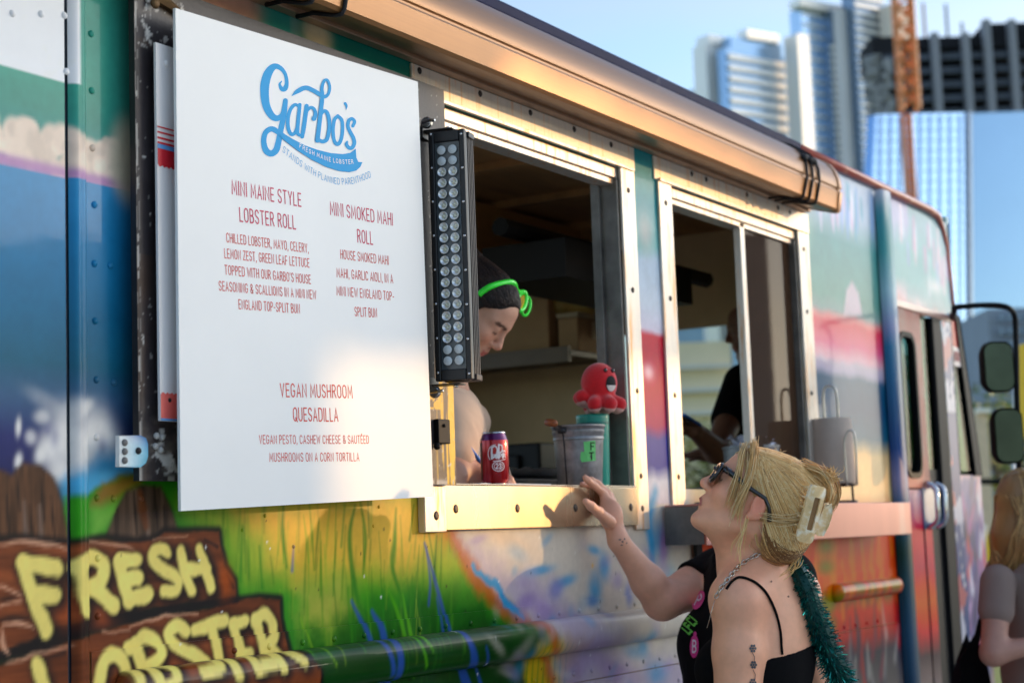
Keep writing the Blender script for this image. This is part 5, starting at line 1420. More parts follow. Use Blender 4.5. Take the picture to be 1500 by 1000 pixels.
for k in range(8):
    a = 2 * math.pi * k / 8 + .3
    d = fwd * math.cos(a) + rgt * math.sin(a); dz = -.040 if k not in (3, 4) else -.018
    B2.cap(oc + d * .025 - upv * .0355, oc + d * .050 + upv * (dz - .0065), .015, .0165, .006)
V, F = B2.mesh(.0035); mb = MB(); mb.add(V, F.tolist())
OB.part(mb, 'tentacle_underside', mat('pink_plush', lin(230, 180, 170), rough=.9, bump=.4, bscale=500), smooth=True)
mdir = np.array([-.32, -.95, -.05])
mdir /= np.linalg.norm(mdir); ms = np.cross(upv, mdir)
def disc(mb, cc, w, h, mi, lo=-1, hi=1, off=.001):
    vs = []; fs = []; n = 20; rings = 6
    pts = []
    for i in range(rings + 1):
        for j in range(n):
            a = 2 * math.pi * j / n; u = w * i / rings * math.cos(a); v = h * i / rings * math.sin(a)
            v = max(lo * h, min(hi * h, v)); pts.append(cc + ms * u + upv * v + mdir * .03)
    P_, g = BH.snap(np.array(pts), off)
    fs = [(i * n + j, (i + 1) * n + j, (i + 1) * n + (j + 1) % n, i * n + (j + 1) % n) for i in range(rings) for j in range(n)]
    mb.add(P_, fs, mi)
mb = MB(); cc = oc + upv * .012 + mdir * .05
disc(mb, cc, .032, .035, 0)
OB.part(mb, 'open_mouth', mat('mouth_black', lin(14, 12, 14), rough=.8), smooth=True)
mb = MB(); disc(mb, cc, .028, .032, 0, -1, -.15, .0025)
OB.part(mb, 'tongue', mat('tongue_white', lin(224, 214, 206), rough=.9), smooth=True)
for s in (-1, 1):
    mb = MB(); P_, g = BH.snap(np.array([oc + upv * .056 + mdir * .05 + ms * s * .016]), .002)
    mb.ball(P_[0], (.005, .005, .006), 6); OB.part(mb, 'eye', mat('toy_eye', lin(30, 16, 16), rough=.2, coat=1), smooth=True)
# napkins and tray inside the first window
def boxthing(name, label, cat, x0, x1, y0, y1, z0, z1, M, lid=None, group=None, rot=0.0):
    t = Thing(name, ((x0 + x1) / 2, (y0 + y1) / 2, z0), label, cat, group)
    mb = MB(); mb.box(x0, x1, y0, y1, z0, z1); t.part(mb, 'carton', M, bevel=.006)
    if lid:
        m2 = MB(); m2.box(x0 - .004, x1 + .004, y0 - .004, y1 + .004, z1 + .001, z1 + .02); m2.box(x0 + (x1 - x0) * .4, x0 + (x1 - x0) * .6, y0 - .0065, y0 - .0042, z0 + (z1 - z0) * .4, z1 - .01); t.part(m2, 'flap', lid, bevel=.004)
    return t
M_card = mat('cardboard', lin(196, 158, 112), rough=.8, var=.15, nscale=5)
M_card2 = mat('pale_carton', lin(206, 186, 150), rough=.8, var=.1)
M_foil = mat('yellow_bag', lin(196, 164, 84), rough=.5, var=.25, nscale=12)
boxthing('cardboard_box', 'large tan carton on the inner shelf, its top flap closed', 'box', 5.78, 6.05, 1.25, 1.58, 2.107, 2.33, M_card, M_card2)
boxthing('cardboard_box', 'small pale carton stacked on top of the large tan carton', 'box', 5.82, 6.05, 1.30, 1.48, 2.352, 2.45, M_card2, M_card)
boxthing('cardboard_box', 'low tan carton at the right end of the inner shelf', 'box', 5.80, 6.05, 1.13, 1.22, 2.107, 2.24, M_card, M_card2)
boxthing('cardboard_box', 'pale carton at the left end of the inner shelf, beside the large tan one', 'box', 5.80, 6.05, 1.62, 1.80, 2.107, 2.20, M_card2, M_card)
t = Thing('yellow_bag', (5.9, 1.21, 2.265), 'crumpled yellow bag on the low tan carton of the inner shelf', 'bag')
B = Body()
rs = random.Random(5)
for k in range(9): B.ell((5.9 + rs.uniform(-.05, .05), 1.20 + rs.uniform(-.05, .05), 2.34 + rs.uniform(-.05, .06)), (.05, .05, .05), None, .03)
V, F = B.mesh(.012); mb = MB(); mb.add(V, F.tolist()); t.part(mb, 'bag_body', M_foil, smooth=True)
TY = Thing('food_tray', (3.86, .42, 1.40), 'black tray lined with white paper, inside the window between can and bucket', 'tray')
mb = MB()
mb.box(3.5, 4.4, .33, .62, 1.36, 1.40); mb.box(3.5, 4.4, .325, .345, 1.40, 1.555); mb.box(3.5, 4.4, .605, .62, 1.40, 1.555)
TY.part(mb, 'tray', M_equip, bevel=.006)
rs = random.Random(9)
mb = MB()
mb.sheet(lambda u, v: (u, v, 1.565 + .014 * (fbm(u * 22, v * 22, 3) - .5) + .02 * np.clip((np.abs(v - .47) - .08) / .08, 0, 1)), np.linspace(3.52, 4.36, 40), np.linspace(.32, .62, 18))
TY.part(mb, 'paper_liner', mat('white_paper', lin(226, 228, 236), rough=.8), smooth=True)

# napkins in a tub and the paper towel roll at the second window
NP = Thing('napkin_tub', (5.20, .10, 1.4705), 'metal tub of loose white napkins standing in the second window', 'napkin tub')
cpt = at(1113, 655, .06); NP_c = np.array([cpt[0], .09, 1.4705]); NP.o.location = NP_c; NP.loc = NP_c
mb = MB(); mb.lathe([(.075, 0), (.082, .003), (.088, .175), (.091, .177), (.091, .183), (.086, .181), (.08, .01), (0, .008)], NP_c, 36); NP.part(mb, 'tub', M_galv, smooth=35)
mb = MB()
for k in range(26):
    a = rs.uniform(0, 6.28); r = rs.uniform(0, .06); z = rs.uniform(.165, .205)
    e = np.array([rs.uniform(-1, 1), rs.uniform(-1, 1), rs.uniform(-.5, .5)]); e /= np.linalg.norm(e); a_, b_ = frame_of(e)
    cc = NP_c + np.array([r * math.cos(a), r * math.sin(a), z])
    n = 5
    U, Vv = np.meshgrid(np.linspace(-1, 1, n), np.linspace(-1, 1, n), indexing='ij')
    P_ = cc + .036 * U.ravel()[:, None] * e + .03 * Vv.ravel()[:, None] * a_ + (.010 * np.sin(U.ravel() * 3 + k) * np.cos(Vv.ravel() * 2.5 + k))[:, None] * b_
    mb.add(P_, [(i * n + j, (i + 1) * n + j, (i + 1) * n + j + 1, i * n + j + 1) for i in range(n - 1) for j in range(n - 1)])
NP.part(mb, 'napkins', mat('napkin_white', lin(236, 236, 246), rough=.85), smooth=True)

pt = at(1226, 722, -.06); PC = np.array([pt[0], -.055, 1.4682])
PT = Thing('paper_towel_roll', tuple(PC), 'kraft paper towel roll on a dark wire holder, on the counter shelf', 'paper towel roll')
zt = at(1226, 614, -.055)[2] - PC[2]; zb = at(1226, 708, -.055)[2] - PC[2]; zl = at(1226, 568, -.055)[2] - PC[2]
RR = 62 / 2500 * proj_px(PC)[2] / 2
M_wire = mat('pale_wire', lin(206, 198, 186), rough=.3, metal=.8)
M_wired = mat('dark_wire', lin(30, 28, 28), rough=.4, metal=.6)
mb = MB(); mb.lathe([(.022, zb), (RR - .001, zb), (RR, zb + .002), (RR * .93, zt - .002), (RR * .93 - .001, zt), (.022, zt), (.022, zb)], PC, 40); PT.part(mb, 'roll', mat('kraft_paper', lin(196, 176, 160), rough=.85, var=.05, nscale=40, bump=.1, bscale=200), smooth=35)
vd = np.array(PC) - CAM_LOC; vd[2] = 0; vd /= np.linalg.norm(vd); sd = np.array([-vd[1], vd[0], 0]) * -1
mb = MB()
def wire(pts, r, M=None): mb.tube(catmull(pts, 5), r, 7)
wire([PC + sd * -.022 + [0, 0, zt - .02], PC + sd * -.022 + [0, 0, zl - .03], PC + sd * -.012 + [0, 0, zl], PC + sd * .012 + [0, 0, zl], PC + sd * .022 + [0, 0, zl - .03], PC + sd * .022 + [0, 0, zt - .02]], .0045)
q_ = PC - vd * (RR + .006)
wire([q_ + sd * .038 + [0, 0, zb - .01], q_ + sd * .036 + [0, 0, zb + .1], q_ + sd * .040 + [0, 0, zt - .07], q_ + sd * .055 + [0, 0, zt - .045], q_ + sd * .072 + [0, 0, zt - .07], q_ + sd * .070 + [0, 0, zb - .01]], .0035)
PT.part(mb, 'wire_loop', M_wire, smooth=True)
mb = MB()
for z in (.004, zb - .006):
    mb.tube([PC + np.array([RR * .95 * math.cos(a), RR * .95 * math.sin(a), z]) for a in np.linspace(0, 2 * math.pi, 25)[:-1]], .0045, 7, closed=True)
for a in (0.3, 2.4, 4.5): wire([PC + np.array([RR * .95 * math.cos(a), RR * .95 * math.sin(a), 0.004]), PC + np.array([RR * .93 * math.cos(a), RR * .93 * math.sin(a), zb - .006])], .004)
PT.part(mb, 'wire_base', M_wired, smooth=True)

# ---------------------------------------------------------------- people
HRv = np.array([CAM_R[0, 0], CAM_R[1, 0], 0]); HRv /= np.linalg.norm(HRv)      # across the view
HFv = np.array([-HRv[1], HRv[0], 0]); UP = np.array([0, 0, 1.0])
M_skin = mat('skin', attr=True, rough=.48, var=.09, nscale=35, sss=.04, bump=.08, bscale=350, bdist=.0006)
M_black = mat('black_cotton', lin(11, 10, 12), rough=.9, var=.3, nscale=10, bump=.5, bscale=12, bdist=.008, spec=.15)
M_hairA = mat('blonde_hair', attr=True, rough=.36, var=.10, nscale=20, spec=.5)
M_hairD = mat('dark_hair', attr=True, rough=.45, var=.1, nscale=20)
M_shade = mat('sunglass_black', lin(14, 13, 14), rough=.15, coat=.6)
M_lensd = mat('sunglass_lens', lin(40, 30, 28), rough=.06, coat=1.0)

class Head:
    def __init__(s, o, h, pitch, k=1.0, roll=0.0):
        h = np.asarray(h, float); h = h / np.linalg.norm(h); t = rad(pitch)
        s.f = math.cos(t) * h + math.sin(t) * UP; s.u = -math.sin(t) * h + math.cos(t) * UP; s.r = np.cross(s.f, s.u)
        if roll:
            c, q = math.cos(rad(roll)), math.sin(rad(roll)); s.u, s.r = s.u * c + s.r * q, s.r * c - s.u * q
        s.o = np.asarray(o, float); s.M = np.column_stack([s.r, s.f, s.u]); s.k = k
    def __call__(s, x, y, z): return s.o + s.M @ (np.array([x, y, z], float) * s.k)
    def many(s, A): return s.o + (np.asarray(A, float) * s.k) @ s.M.T
    def inv(s, P): return ((np.asarray(P) - s.o) @ s.M) / s.k

def add_head(B, H):
    e = lambda c, r, k=.02, op='+', M=None: B.ell(H(*c), np.array(r) * H.k, H.M if M is None else H.M @ M, k * H.k, op)
    c = lambda a, b, ra, rb, k=.012, op='+': B.cap(H(*a), H(*b), ra * H.k, rb * H.k, k * H.k, op)
    e((0, -.022, .040), (.073, .092, .082)); e((0, .030, -.020), (.062, .064, .085), .03); e((0, .048, .045), (.060, .046, .050), .03)
    for s in (-1, 1):
        c((s * .050, .0, -.058), (s * .022, .072, -.094), .019, .018, .025)
        e((s * .040, .062, -.022), (.024, .026, .024), .025)
        c((s * .012, .088, .026), (s * .050, .066, .024), .010, .009, .018)
        e((s * .0315, .098, .008), (.014, .012, .010), .012, '-')
        B.ell(H(s * .0315, .0815, .007), np.array((.0125,) * 3) * H.k, None, .003)
        e((s * .0315, .0855, .0125), (.0135, .0105, .0042), .003); e((s * .0315, .0845, -.0015), (.0125, .0095, .0032), .003)
        e((s * .0115, .1025, -.0295), (.0075, .0085, .0065), .006); 
        a = rad(-14); Rm = np.array([[1, 0, 0], [0, math.cos(a), -math.sin(a)], [0, math.sin(a), math.cos(a)]])
        e((s * .075, -.008, -.006), (.0075, .0175, .031), .006, '+', Rm); e((s * .083, -.004, -.002), (.0065, .009, .017), .004, '-', Rm); e((s * .074, -.002, -.033), (.006, .008, .009), .006)
        e((s * .006, .108, -.0345), (.0032, .0042, .0028), .002, '-')
    c((0, .090, .022), (0, .1115, -.021), .0075, .0098, .012); B.ell(H(0, .1125, -.0245), np.array((.0105, .0095, .0092)) * H.k, H.M, .008 * H.k)
    e((0, .086, -.055), (.024, .016, .017), .016)
    c((-.017, .0945, -.0575), (.017, .0945, -.0575), .0045, .0045, .004); c((0, .099, -.0565), (0, .0995, -.0575), .0052, .005, .005)
    c((-.014, .0925, -.0690), (.014, .0925, -.0690), .0052, .0052, .004)
    c((-.022, .100, -.0632), (.022, .100, -.0632), .0022, .0022, .002, '-')
    e((0, .079, -.098), (.020, .017, .016), .018)

def skin_cols(V, H, base, lip=(196, 104, 100), brow=(120, 84, 60)):
    c = np.tile(np.array(lin(*base)), (len(V), 1)); q = H.inv(V)
    def mixin(a, col):
        nonlocal c
        a = np.clip(a, 0, 1)[:, None]; c = c * (1 - a) + np.array(lin(*col)) * a
    b = np.array(base)
    for s in (-1, 1):
        mixin(.35 * np.exp(-(((q[:, 0] - s * .042) / .022) ** 2 + ((q[:, 1] - .075) / .03) ** 2 + ((q[:, 2] + .025) / .02) ** 2)), tuple(b * np.array([1, .72, .70])))
        mixin(.45 * np.exp(-(((q[:, 0] - s * .077) / .014) ** 2 + ((q[:, 1] + .008) / .022) ** 2 + ((q[:, 2] + .006) / .034) ** 2) ** 2), tuple(b * np.array([1.0, .62, .58])))
        br = ((np.abs(q[:, 2] - .0262 + 6 * (np.abs(q[:, 0]) - .034) ** 2) < .0042) & (np.abs(q[:, 0] - s * .034) < .021) & (q[:, 1] > .06))
        mixin(br * .8, brow)
        la = (np.abs(q[:, 2] + .0012) < .0022) & (np.abs(q[:, 0] - s * .0315) < .013) & (q[:, 1] > .080)
        mixin(la * .75, (58, 40, 34))
    mixin(.4 * np.exp(-((q[:, 0] / .012) ** 2 + ((q[:, 1] - .115) / .016) ** 2 + ((q[:, 2] + .024) / .014) ** 2)), tuple(b * np.array([1, .70, .68])))
    lp_ = (np.abs(q[:, 0]) < .020) & (q[:, 1] > .088) & (q[:, 2] < -.053 - .12 * np.abs(q[:, 0])) & (q[:, 2] > -.0745 + .2 * np.abs(q[:, 0]))
    mixin(lp_ * .85, lip)
    return c

def body_obj(T, B, H, h, base, name='body', lip=(196, 104, 100), extra=None, **kw):
    V, F = B.mesh(h, **kw)
    mb = MB(); c = skin_cols(V, H, base, lip, (44, 30, 24) if T.o['label'].startswith('cook') else (120, 84, 60))
    if extra is not None: c = extra(V, c)
    mb.add(V, F.tolist(), 0, c)
    return T.part(mb, name, M_skin, col=True, smooth=True)

def torso(B, T0, r, f, k=1.0, w=1.0, bust=.0):
    p = lambda x, y, z: T0 + r * x * w + f * y + UP * z
    M = np.column_stack([r, f, UP])
    B.ell(p(0, .0, -.105), (.138 * w, .092, .165), M, .04); B.ell(p(0, -.012, -.02), (.125 * w, .062, .075), M, .04)
    B.ell(p(0, 0, -.33), (.118 * w, .085, .14), M, .05); B.ell(p(0, -.01, -.52), (.160 * w, .112, .13), M, .05)
    if bust:
        for s in (-1, 1): B.ell(p(s * .07, .085, -.155), (.058, .050, .062), M, .04)
    for s in (-1, 1):
        B.cap(p(s * .05, -.01, .035), p(s * .150, -.005, -.005), .045, .046, .04)
        B.cap(p(s * .085, -.01, -.58), p(s * .088, .0, -.95), .085, .055, .04)
        z0 = T0[2]
        a = p(s * .088, .0, -.95); b = p(s * .09, -.02, 0); b[2] = .09
        B.cap(a, b, .055, .036, .03); q = b + f * .15; q[2] = .035; b2 = b.copy(); b2[2] = .045; B.cap(b2, q, .042, .030, .03)
    return p, M

def strands(mb, paths, r, cols, seg=9, n=3):
    for P_, c in zip(paths, cols):
        k = len(P_); rr = r * (np.sin(np.linspace(.35, math.pi - .25, k)) ** .5)
        mb.tube(P_, rr, n, 0, np.tile(np.array(c), (k, 1)), cap=False)

def ovals(mb, C0, M3, rx, rz, surf, off, mi=0, n=18):
    """a flat decal of oval outline laid on a body surface"""
    pts = [C0] + [C0 + M3[0] * rx * math.cos(a) + M3[1] * rz * math.sin(a) for a in np.linspace(0, 2 * math.pi, n + 1)[:-1]]
    P_, g = surf.snap(np.array(pts), off)
    mb.add(P_, [(0, 1 + i, 1 + (i + 1) % n) for i in range(n)], mi)

def onray(surf, x, y, d0, off=0.0):
    """where the sight line through a surveyed point first meets a body surface"""
    x = np.asarray(x, float); one = x.ndim == 0
    r = np.stack([x.ravel() - 750, np.broadcast_to(y, x.shape).ravel() - 500, np.full(x.size, FPX)], 1) @ CAM_R.T / FPX; L = np.linalg.norm(r, axis=1); t = np.full(len(r), float(d0))
    for _ in range(26):
        t += .85 * np.minimum(surf.val(CAM_LOC + r * t[:, None], off), .06) / L
    P_ = CAM_LOC + r * t[:, None]
    return P_[0] if one else P_
def spot(mb, surf, x, y, rx, ry, d0, off=.0016, rot=0.0, n=14, mi=0):
    c, s = math.cos(rot), math.sin(rot)
    a = np.linspace(0, 2 * math.pi, n + 1)[:-1]; rr = np.concatenate([[0], np.ones(n)]); a = np.concatenate([[0], a])
    P_ = onray(surf, x + rr * (rx * np.cos(a) * c - ry * np.sin(a) * s), y + rr * (rx * np.cos(a) * s + ry * np.sin(a) * c), d0, off)
    mb.add(P_, [(0, 1 + i, 1 + (i + 1) % n) for i in range(n)], mi)

# ================= the blonde customer looking up at the menu
hA = -HRv * math.cos(rad(4)) + HFv * math.sin(rad(4))
HA = Head(far(1105, 736, 3.70), hA, 36)
LsA = far(1079, 884, 3.64); RsA = far(1162, 878, 3.84); T0A = (LsA + RsA) / 2 + UP * .012
rA = RsA - LsA; wA = 1.0; rA[2] = 0; rA /= np.linalg.norm(rA); fA = np.array([-rA[1], rA[0], 0])
PA = Thing('person', (T0A[0], T0A[1], 0), 'person with clipped-up blonde hair and black strappy top looking up at the menu', 'person')
BA = Body(); add_head(BA, HA)
nb = far(1103, 842, 3.74)
BA.cap(HA(0, -.030, -.035), nb, .053, .055, .03); BA.cap(HA(0, .03, -.085), nb + fA * .025, .030, .040, .03)
TA = Body()
pA, MA_ = torso(TA, T0A, rA, fA, 1, .92, .8)
BA.p += TA.p
BA.cap(nb + UP * .01, LsA + UP * .02, .050, .046, .05); BA.cap(nb + UP * .01, RsA + UP * .02, .050, .046, .05)
eL = LsA + UP * -.285 + fA * .015 - rA * .012; hL = eL + fA * .20 + rA * .03 + UP * .02
BA.chain([LsA, LsA + UP * -.10 - rA * .004, eL, hL], [.052, .052, .043, .027], .02)
eR = RsA + UP * -.28 + rA * .085 + fA * .0; hR_ = eR + fA * .18 + UP * -.05
BA.chain([RsA, RsA + UP * -.10 + rA * .028, eR, hR_], [.049, .047, .040, .027], .02)
def hand(B, w, d, up, k=1.0, curl=.5, side=1, r0=.0088):
    """a relaxed hand: palm, four curled fingers of unequal length, thumb from the side"""
    d = d / np.linalg.norm(d); up = up - d * up.dot(d); up /= np.linalg.norm(up); sd = np.cross(d, up) * side
    B.ell(w + d * .045 * k, np.array((.042, .014, .048)) * k, np.column_stack([sd, up, d]), .012)
    B.cap(w, w + d * .03 * k, .024 * k, .022 * k, .02)
    for i, (o, L) in enumerate(((-.030, .064), (-.010, .074), (.010, .070), (.029, .055))):
        a = w + d * .080 * k + sd * o * k; c = curl * (1 + .12 * i)
        b = a + (d * math.cos(c * .5) - up * math.sin(c * .5)) * L * .5 * k
        e = b + (d * math.cos(c * 1.3) - up * math.sin(c * 1.3)) * L * .32 * k; g = e + (d * math.cos(c * 2) - up * math.sin(c * 2)) * L * .25 * k
        B.chain([a, b, e, g], [r0 * k, r0 * .95 * k, r0 * .86 * k, r0 * .75 * k], .005)
    a = w + d * .022 * k - sd * .028 * k; b = a + (d * .75 - sd * .5 - up * .3) * .036 * k; e = b + (d * .9 - sd * .15 - up * .35) * .028 * k
    B.chain([a, b, e], [.013 * k, .0105 * k, .008 * k], .008)
hand(BA, hL, hL - eL, UP, .93, .5, 1); hand(BA, hR_, hR_ - eR, UP, .93, .5, -1)
def flushA(V, c):
    a = .30 * np.exp(-(((V - (LsA + fA * -.05 + UP * .02)) / .06) ** 2).sum(1)); c = c * (1 - a)[:, None] + np.array(lin(206, 132, 112)) * a[:, None]
    return c
bodyA = body_obj(PA, BA, HA, .0042, (246, 178, 142), 'body', (186, 88, 84), flushA)
# top
zl = far(1112, 955, 3.64)[2]; zr = far(1186, 926, 3.85)[2]
sA = lambda X, Y, Z: (X - T0A[0]) * rA[0] + (Y - T0A[1]) * rA[1]
fA_ = lambda X, Y, Z: (X - T0A[0]) * fA[0] + (Y - T0A[1]) * fA[1]
def cutA(X, Y, Z):
    s_ = sA(X, Y, Z); g = fA_(X, Y, Z)
    top = zl + (zr - zl) * (s_ + .06) / .16 + .03 * np.clip(g / .08, -.2, 1.2)
    return np.maximum(Z - top, .55 - Z)
V, F = TA.mesh(.005, .0045, cutA); mb = MB(); mb.add(V, F.tolist()); topA = PA.part(mb, 'strappy_top', M_black, smooth=60)
legsA = Body(); legsA.p = [p for p in TA.p if p[0] == 'c' and p[2][2] < T0A[2] - .7]
V, F = TA.mesh(.008, .008, lambda X, Y, Z: np.maximum(Z - .80, .07 - Z) + 0 * X + 0 * Y); mb = MB(); mb.add(V, F.tolist()); PA.part(mb, 'trousers', mat('dark_denim', lin(40, 46, 62), rough=.8), smooth=True)
def laid(surf, pts, dep, off):
    q = np.array(pts, float); return onray(surf, q[:, 0], q[:, 1], min(dep) - .25, off)
for pts, dep in (([(1146, 958), (1145, 947), (1143, 922), (1136, 895), (1124, 870), (1110, 855), (1095, 847), (1082, 845), (1072, 851), (1064, 862)], [3.67, 3.66, 3.65, 3.64, 3.63, 3.64, 3.66, 3.70, 3.73]), ([(1187, 928), (1189, 905), (1186, 885), (1180, 865)], [3.86, 3.86, 3.87, 3.9])):
    P_ = laid(BA, pts, dep, .0022); mb = MB(); mb.tube(catmull(P_, 6), .0029, 8); mb_ = PA.part(mb, 'strap', M_black, smooth=True)
# necklace
P_ = catmull(laid(BA, [(1116, 810), (1105, 814), (1094, 820), (1083, 828), (1074, 838), (1066, 848), (1058, 858), (1053, 866), (1047, 878)], [3.68, 3.67, 3.665, 3.66, 3.66, 3.66, 3.66, 3.67, 3.69], .004), 10)
s_ = np.concatenate([[0], np.cumsum(np.linalg.norm(np.diff(P_, axis=0), axis=1))])
mb = MB(); L = .0100; i = 0; x = .004
while x < s_[-1] - .004:
    c = np.array([np.interp(x, s_, P_[:, j]) for j in range(3)]); d = np.array([np.interp(x + .002, s_, P_[:, j]) for j in range(3)]) - c; d /= np.linalg.norm(d)
    a, b = frame_of(d); w_ = (a * math.cos(i * 1.3) + b * math.sin(i * 1.3))
    mb.tube([c + d * .0070 * math.cos(t) + w_ * .0044 * math.sin(t) for t in np.linspace(0, 2 * math.pi, 11)[:-1]], .0015, 6, closed=True); i += 1; x += L
mb.tube([P_[-1], P_[-1] + np.array(far(1036, 918, 3.70)) - np.array(far(1047, 878, 3.70))], .0008, 5)
q0 = P_[-1]; q1 = far(1035, 919, 3.69); q2 = far(1042, 900, 3.69)
PA.part(mb, 'chain_necklace', mat('necklace_silver', lin(206, 196, 184), rough=.2, metal=1.0), smooth=True)
mb = MB(); mb.poly([q0 + UP * -.005, q2, q1], 0, None, tuple(HFv * .001)); PA.part(mb, 'pendant', mat('pendant_shell', lin(236, 226, 210), rough=.3, coat=.5))
# tattoos
M_tat = mat('tattoo_ink', lin(74, 78, 84), rough=.6, var=.1); mb = MB()
for cx_, cy_, s_ in ((1106, 949, 1.0), (1107, 973, .95), (1106, 999, 1.0)):
    for k in range(6):
        a = 2 * math.pi * k / 6
        spot(mb, BA, cx_ - 3 + 3.6 * s_ * math.cos(a), cy_ + 4.4 * s_ * math.sin(a), 1.7, 2.0, 3.4)
    spot(mb, BA, cx_ - 3, cy_, 1.6, 1.8, 3.4, .0018)
for a, b in (((1102, 955), (1105, 968)), ((1103, 980), (1106, 994))):
    q = laid(BA, [a, ((a[0] + b[0]) / 2 + 2, (a[1] + b[1]) / 2), b], [3.6] * 3, .0014); mb.tube(q, .0007, 4)
PA.part(mb, 'flower_tattoo', M_tat)
mb = MB()
for x, y, rx, rz in ((1189, 962, 4.5, 8), (1193, 950, 3.2, 7), (1186, 968, 3.5, 3), (1195, 960, 2, 6), (1196, 972, 1.3, 4)): spot(mb, BA, x, y, rx, rz, 3.6)
PA.part(mb, 'arm_tattoo', mat('tattoo_dark', lin(52, 50, 54), rough=.6))
mb = MB()
for x, y in ((1130, 851), (1163, 863), (1155, 873)):
    spot(mb, BA, x, y, 1.3, 1.5, 3.4)
PA.part(mb, 'mole', mat('mole_brown', lin(120, 76, 60), rough=.6))
# sunglasses of the blonde customer
def shades(T, H, M_f, M_l, y0=.1065, z0=.006, side=(-1, 1)):
    t_ = None
    mb = MB()
    for s in (-1, 1):
        o = [(s * (.034 + .028 * math.copysign(abs(math.cos(a)) ** .6, math.cos(a))), y0 - .35 * (.034 + .028 * math.cos(a)) ** 2 * 8 * .4, z0 + .0215 * math.copysign(abs(math.sin(a)) ** .7, math.sin(a)) + .003 * math.cos(a)) for a in np.linspace(0, 2 * math.pi, 25)[:-1]]
        mb.tube([H(*q) for q in o], .0048, 6, closed=True)
        mb.tube([H(s * .064, y0 - .012, z0 + .016), H(s * .071, y0 - .030, z0 + .015), H(s * .0775, .03, z0 + .010), H(s * .0805, -.010, z0 + .010), H(s * .080, -.028, z0 - .002), H(s * .0775, -.044, z0 - .026)], [.0075, .0070, .0052, .0045, .0045, .0052], 8)
    mb.tube([H(-.008, y0 + .004, z0 + .008), H(0, y0 + .0065, z0 + .011), H(.008, y0 + .004, z0 + .008)], .0032, 6)
    o_ = T.part(mb, 'sunglasses', M_f, smooth=True)
    for s in (-1, 1):
        mb = MB(); q = [(s * (.034 + .026 * math.copysign(abs(math.cos(a)) ** .6, math.cos(a))), y0 - .002 - .35 * (.034 + .026 * math.cos(a)) ** 2 * 3.2, z0 + .020 * math.copysign(abs(math.sin(a)) ** .7, math.sin(a)) + .003 * math.cos(a)) for a in np.linspace(0, 2 * math.pi, 25)[:-1]]
        mb.add([H(*p) for p in q] + [H(s * .034, y0 + .0005, z0)], [(i, (i + 1) % 24, 24) for i in range(24)]); mb.build('lens', M_l, parent=o_, smooth=True)
shades(PA, HA, M_shade, M_lensd)
# hair, swept back to the claw clip
HB = Body()
he = lambda c, r, k=.03: HB.ell(HA(*c), r, HA.M, k)
he((0, -.030, .045), (.081, .093, .083)); he((0, -.075, .0), (.074, .062, .075), .04); he((0, -.100, -.030), (.058, .040, .052), .035); he((0, -.100, .094), (.036, .032, .030), .03); he((0, -.060, -.055), (.055, .05, .04), .03); he((0, .038, .050), (.067, .056, .058), .03)
def cutH(X, Y, Z):
    x = X - HA.o[0]; y = Y - HA.o[1]; z = Z - HA.o[2]
    ly = x * HA.f[0] + y * HA.f[1] + z * HA.f[2]; lz = x * HA.u[0] + y * HA.u[1] + z * HA.u[2]; lx = x * HA.r[0] + y * HA.r[1] + z * HA.r[2]
    front = ly - (.034 + 1.5 * np.clip(lz - .028, 0, .06) + .25 * np.clip(lz - .028, -.2, 0))      # hairline
    ear = .032 - np.sqrt((ly + .004) ** 2 + (lz + .010) ** 2)                                   # gap round the ear
    neck = np.maximum(-.025 - lz, ly + .028)
    return np.maximum(np.maximum(front, ear), neck)
V, F = HB.mesh(.004, 0.0, cutH)
mb = MB(); q = HA.inv(V); n_ = fbm(np.arctan2(q[:, 0], q[:, 2]) * 9, q[:, 1] * 10, 3)
mb.add(V, F.tolist(), 0, np.array(lin(176, 132, 80)) * (0.7 + .45 * n_)[:, None])
hairA = PA.part(mb, 'hair', M_hairA, col=True, smooth=True)
rs = random.Random(12)
gold = [lin(246, 206, 138), lin(232, 184, 114), lin(212, 158, 90), lin(176, 124, 70), lin(252, 224, 168), lin(140, 94, 54), lin(222, 172, 104)]
Hc = np.array([0, -.045, .030])
def radial(D, off):
    """distance from the hair centre to its surface in head directions D"""
    D = np.asarray(D, float); t = np.full(len(D), .20)
    for _ in range(24):
        P_ = HA.many(Hc + D * t[:, None]); t = t - .7 * HB.val(P_)
    return Hc + D * (t + off)[:, None]
roots = []
for k in range(3000):
    s = rs.choice([-1, 1]) if rs.random() < .25 else -1
    u = rs.random()
    if u < .42:      # front hairline
        a = rs.uniform(-.2, 1.5); p = np.array([s * .074 * math.sin(a), .072 - .022 * abs(a), .052 + .070 * math.cos(a) - .01])
    elif u < .72:    # temple and above the ear
        t = rs.random(); p = np.array([s * .078, .045 - .075 * t, .030 - .004 * t + rs.uniform(0, .03)])
    else:            # behind the ear and the nape
        t = rs.random(); p = np.array([s * (.072 - .05 * t), -.034 - .05 * t, -.030 - .070 * t])
    e = np.array([s * rs.uniform(.0, .032), -.128 + rs.uniform(-.012, .006), rs.uniform(-.050, .075)])
    if u >= .72: e[2] = rs.uniform(-.065, -.0)
    roots.append((p, e))
D0 = np.array([r[0] - Hc for r in roots]); D1 = np.array([r[1] - Hc for r in roots])
D0 /= np.linalg.norm(D0, axis=1)[:, None]; D1 /= np.linalg.norm(D1, axis=1)[:, None]
om = np.arccos(np.clip((D0 * D1).sum(1), -1, 1)) + 1e-6
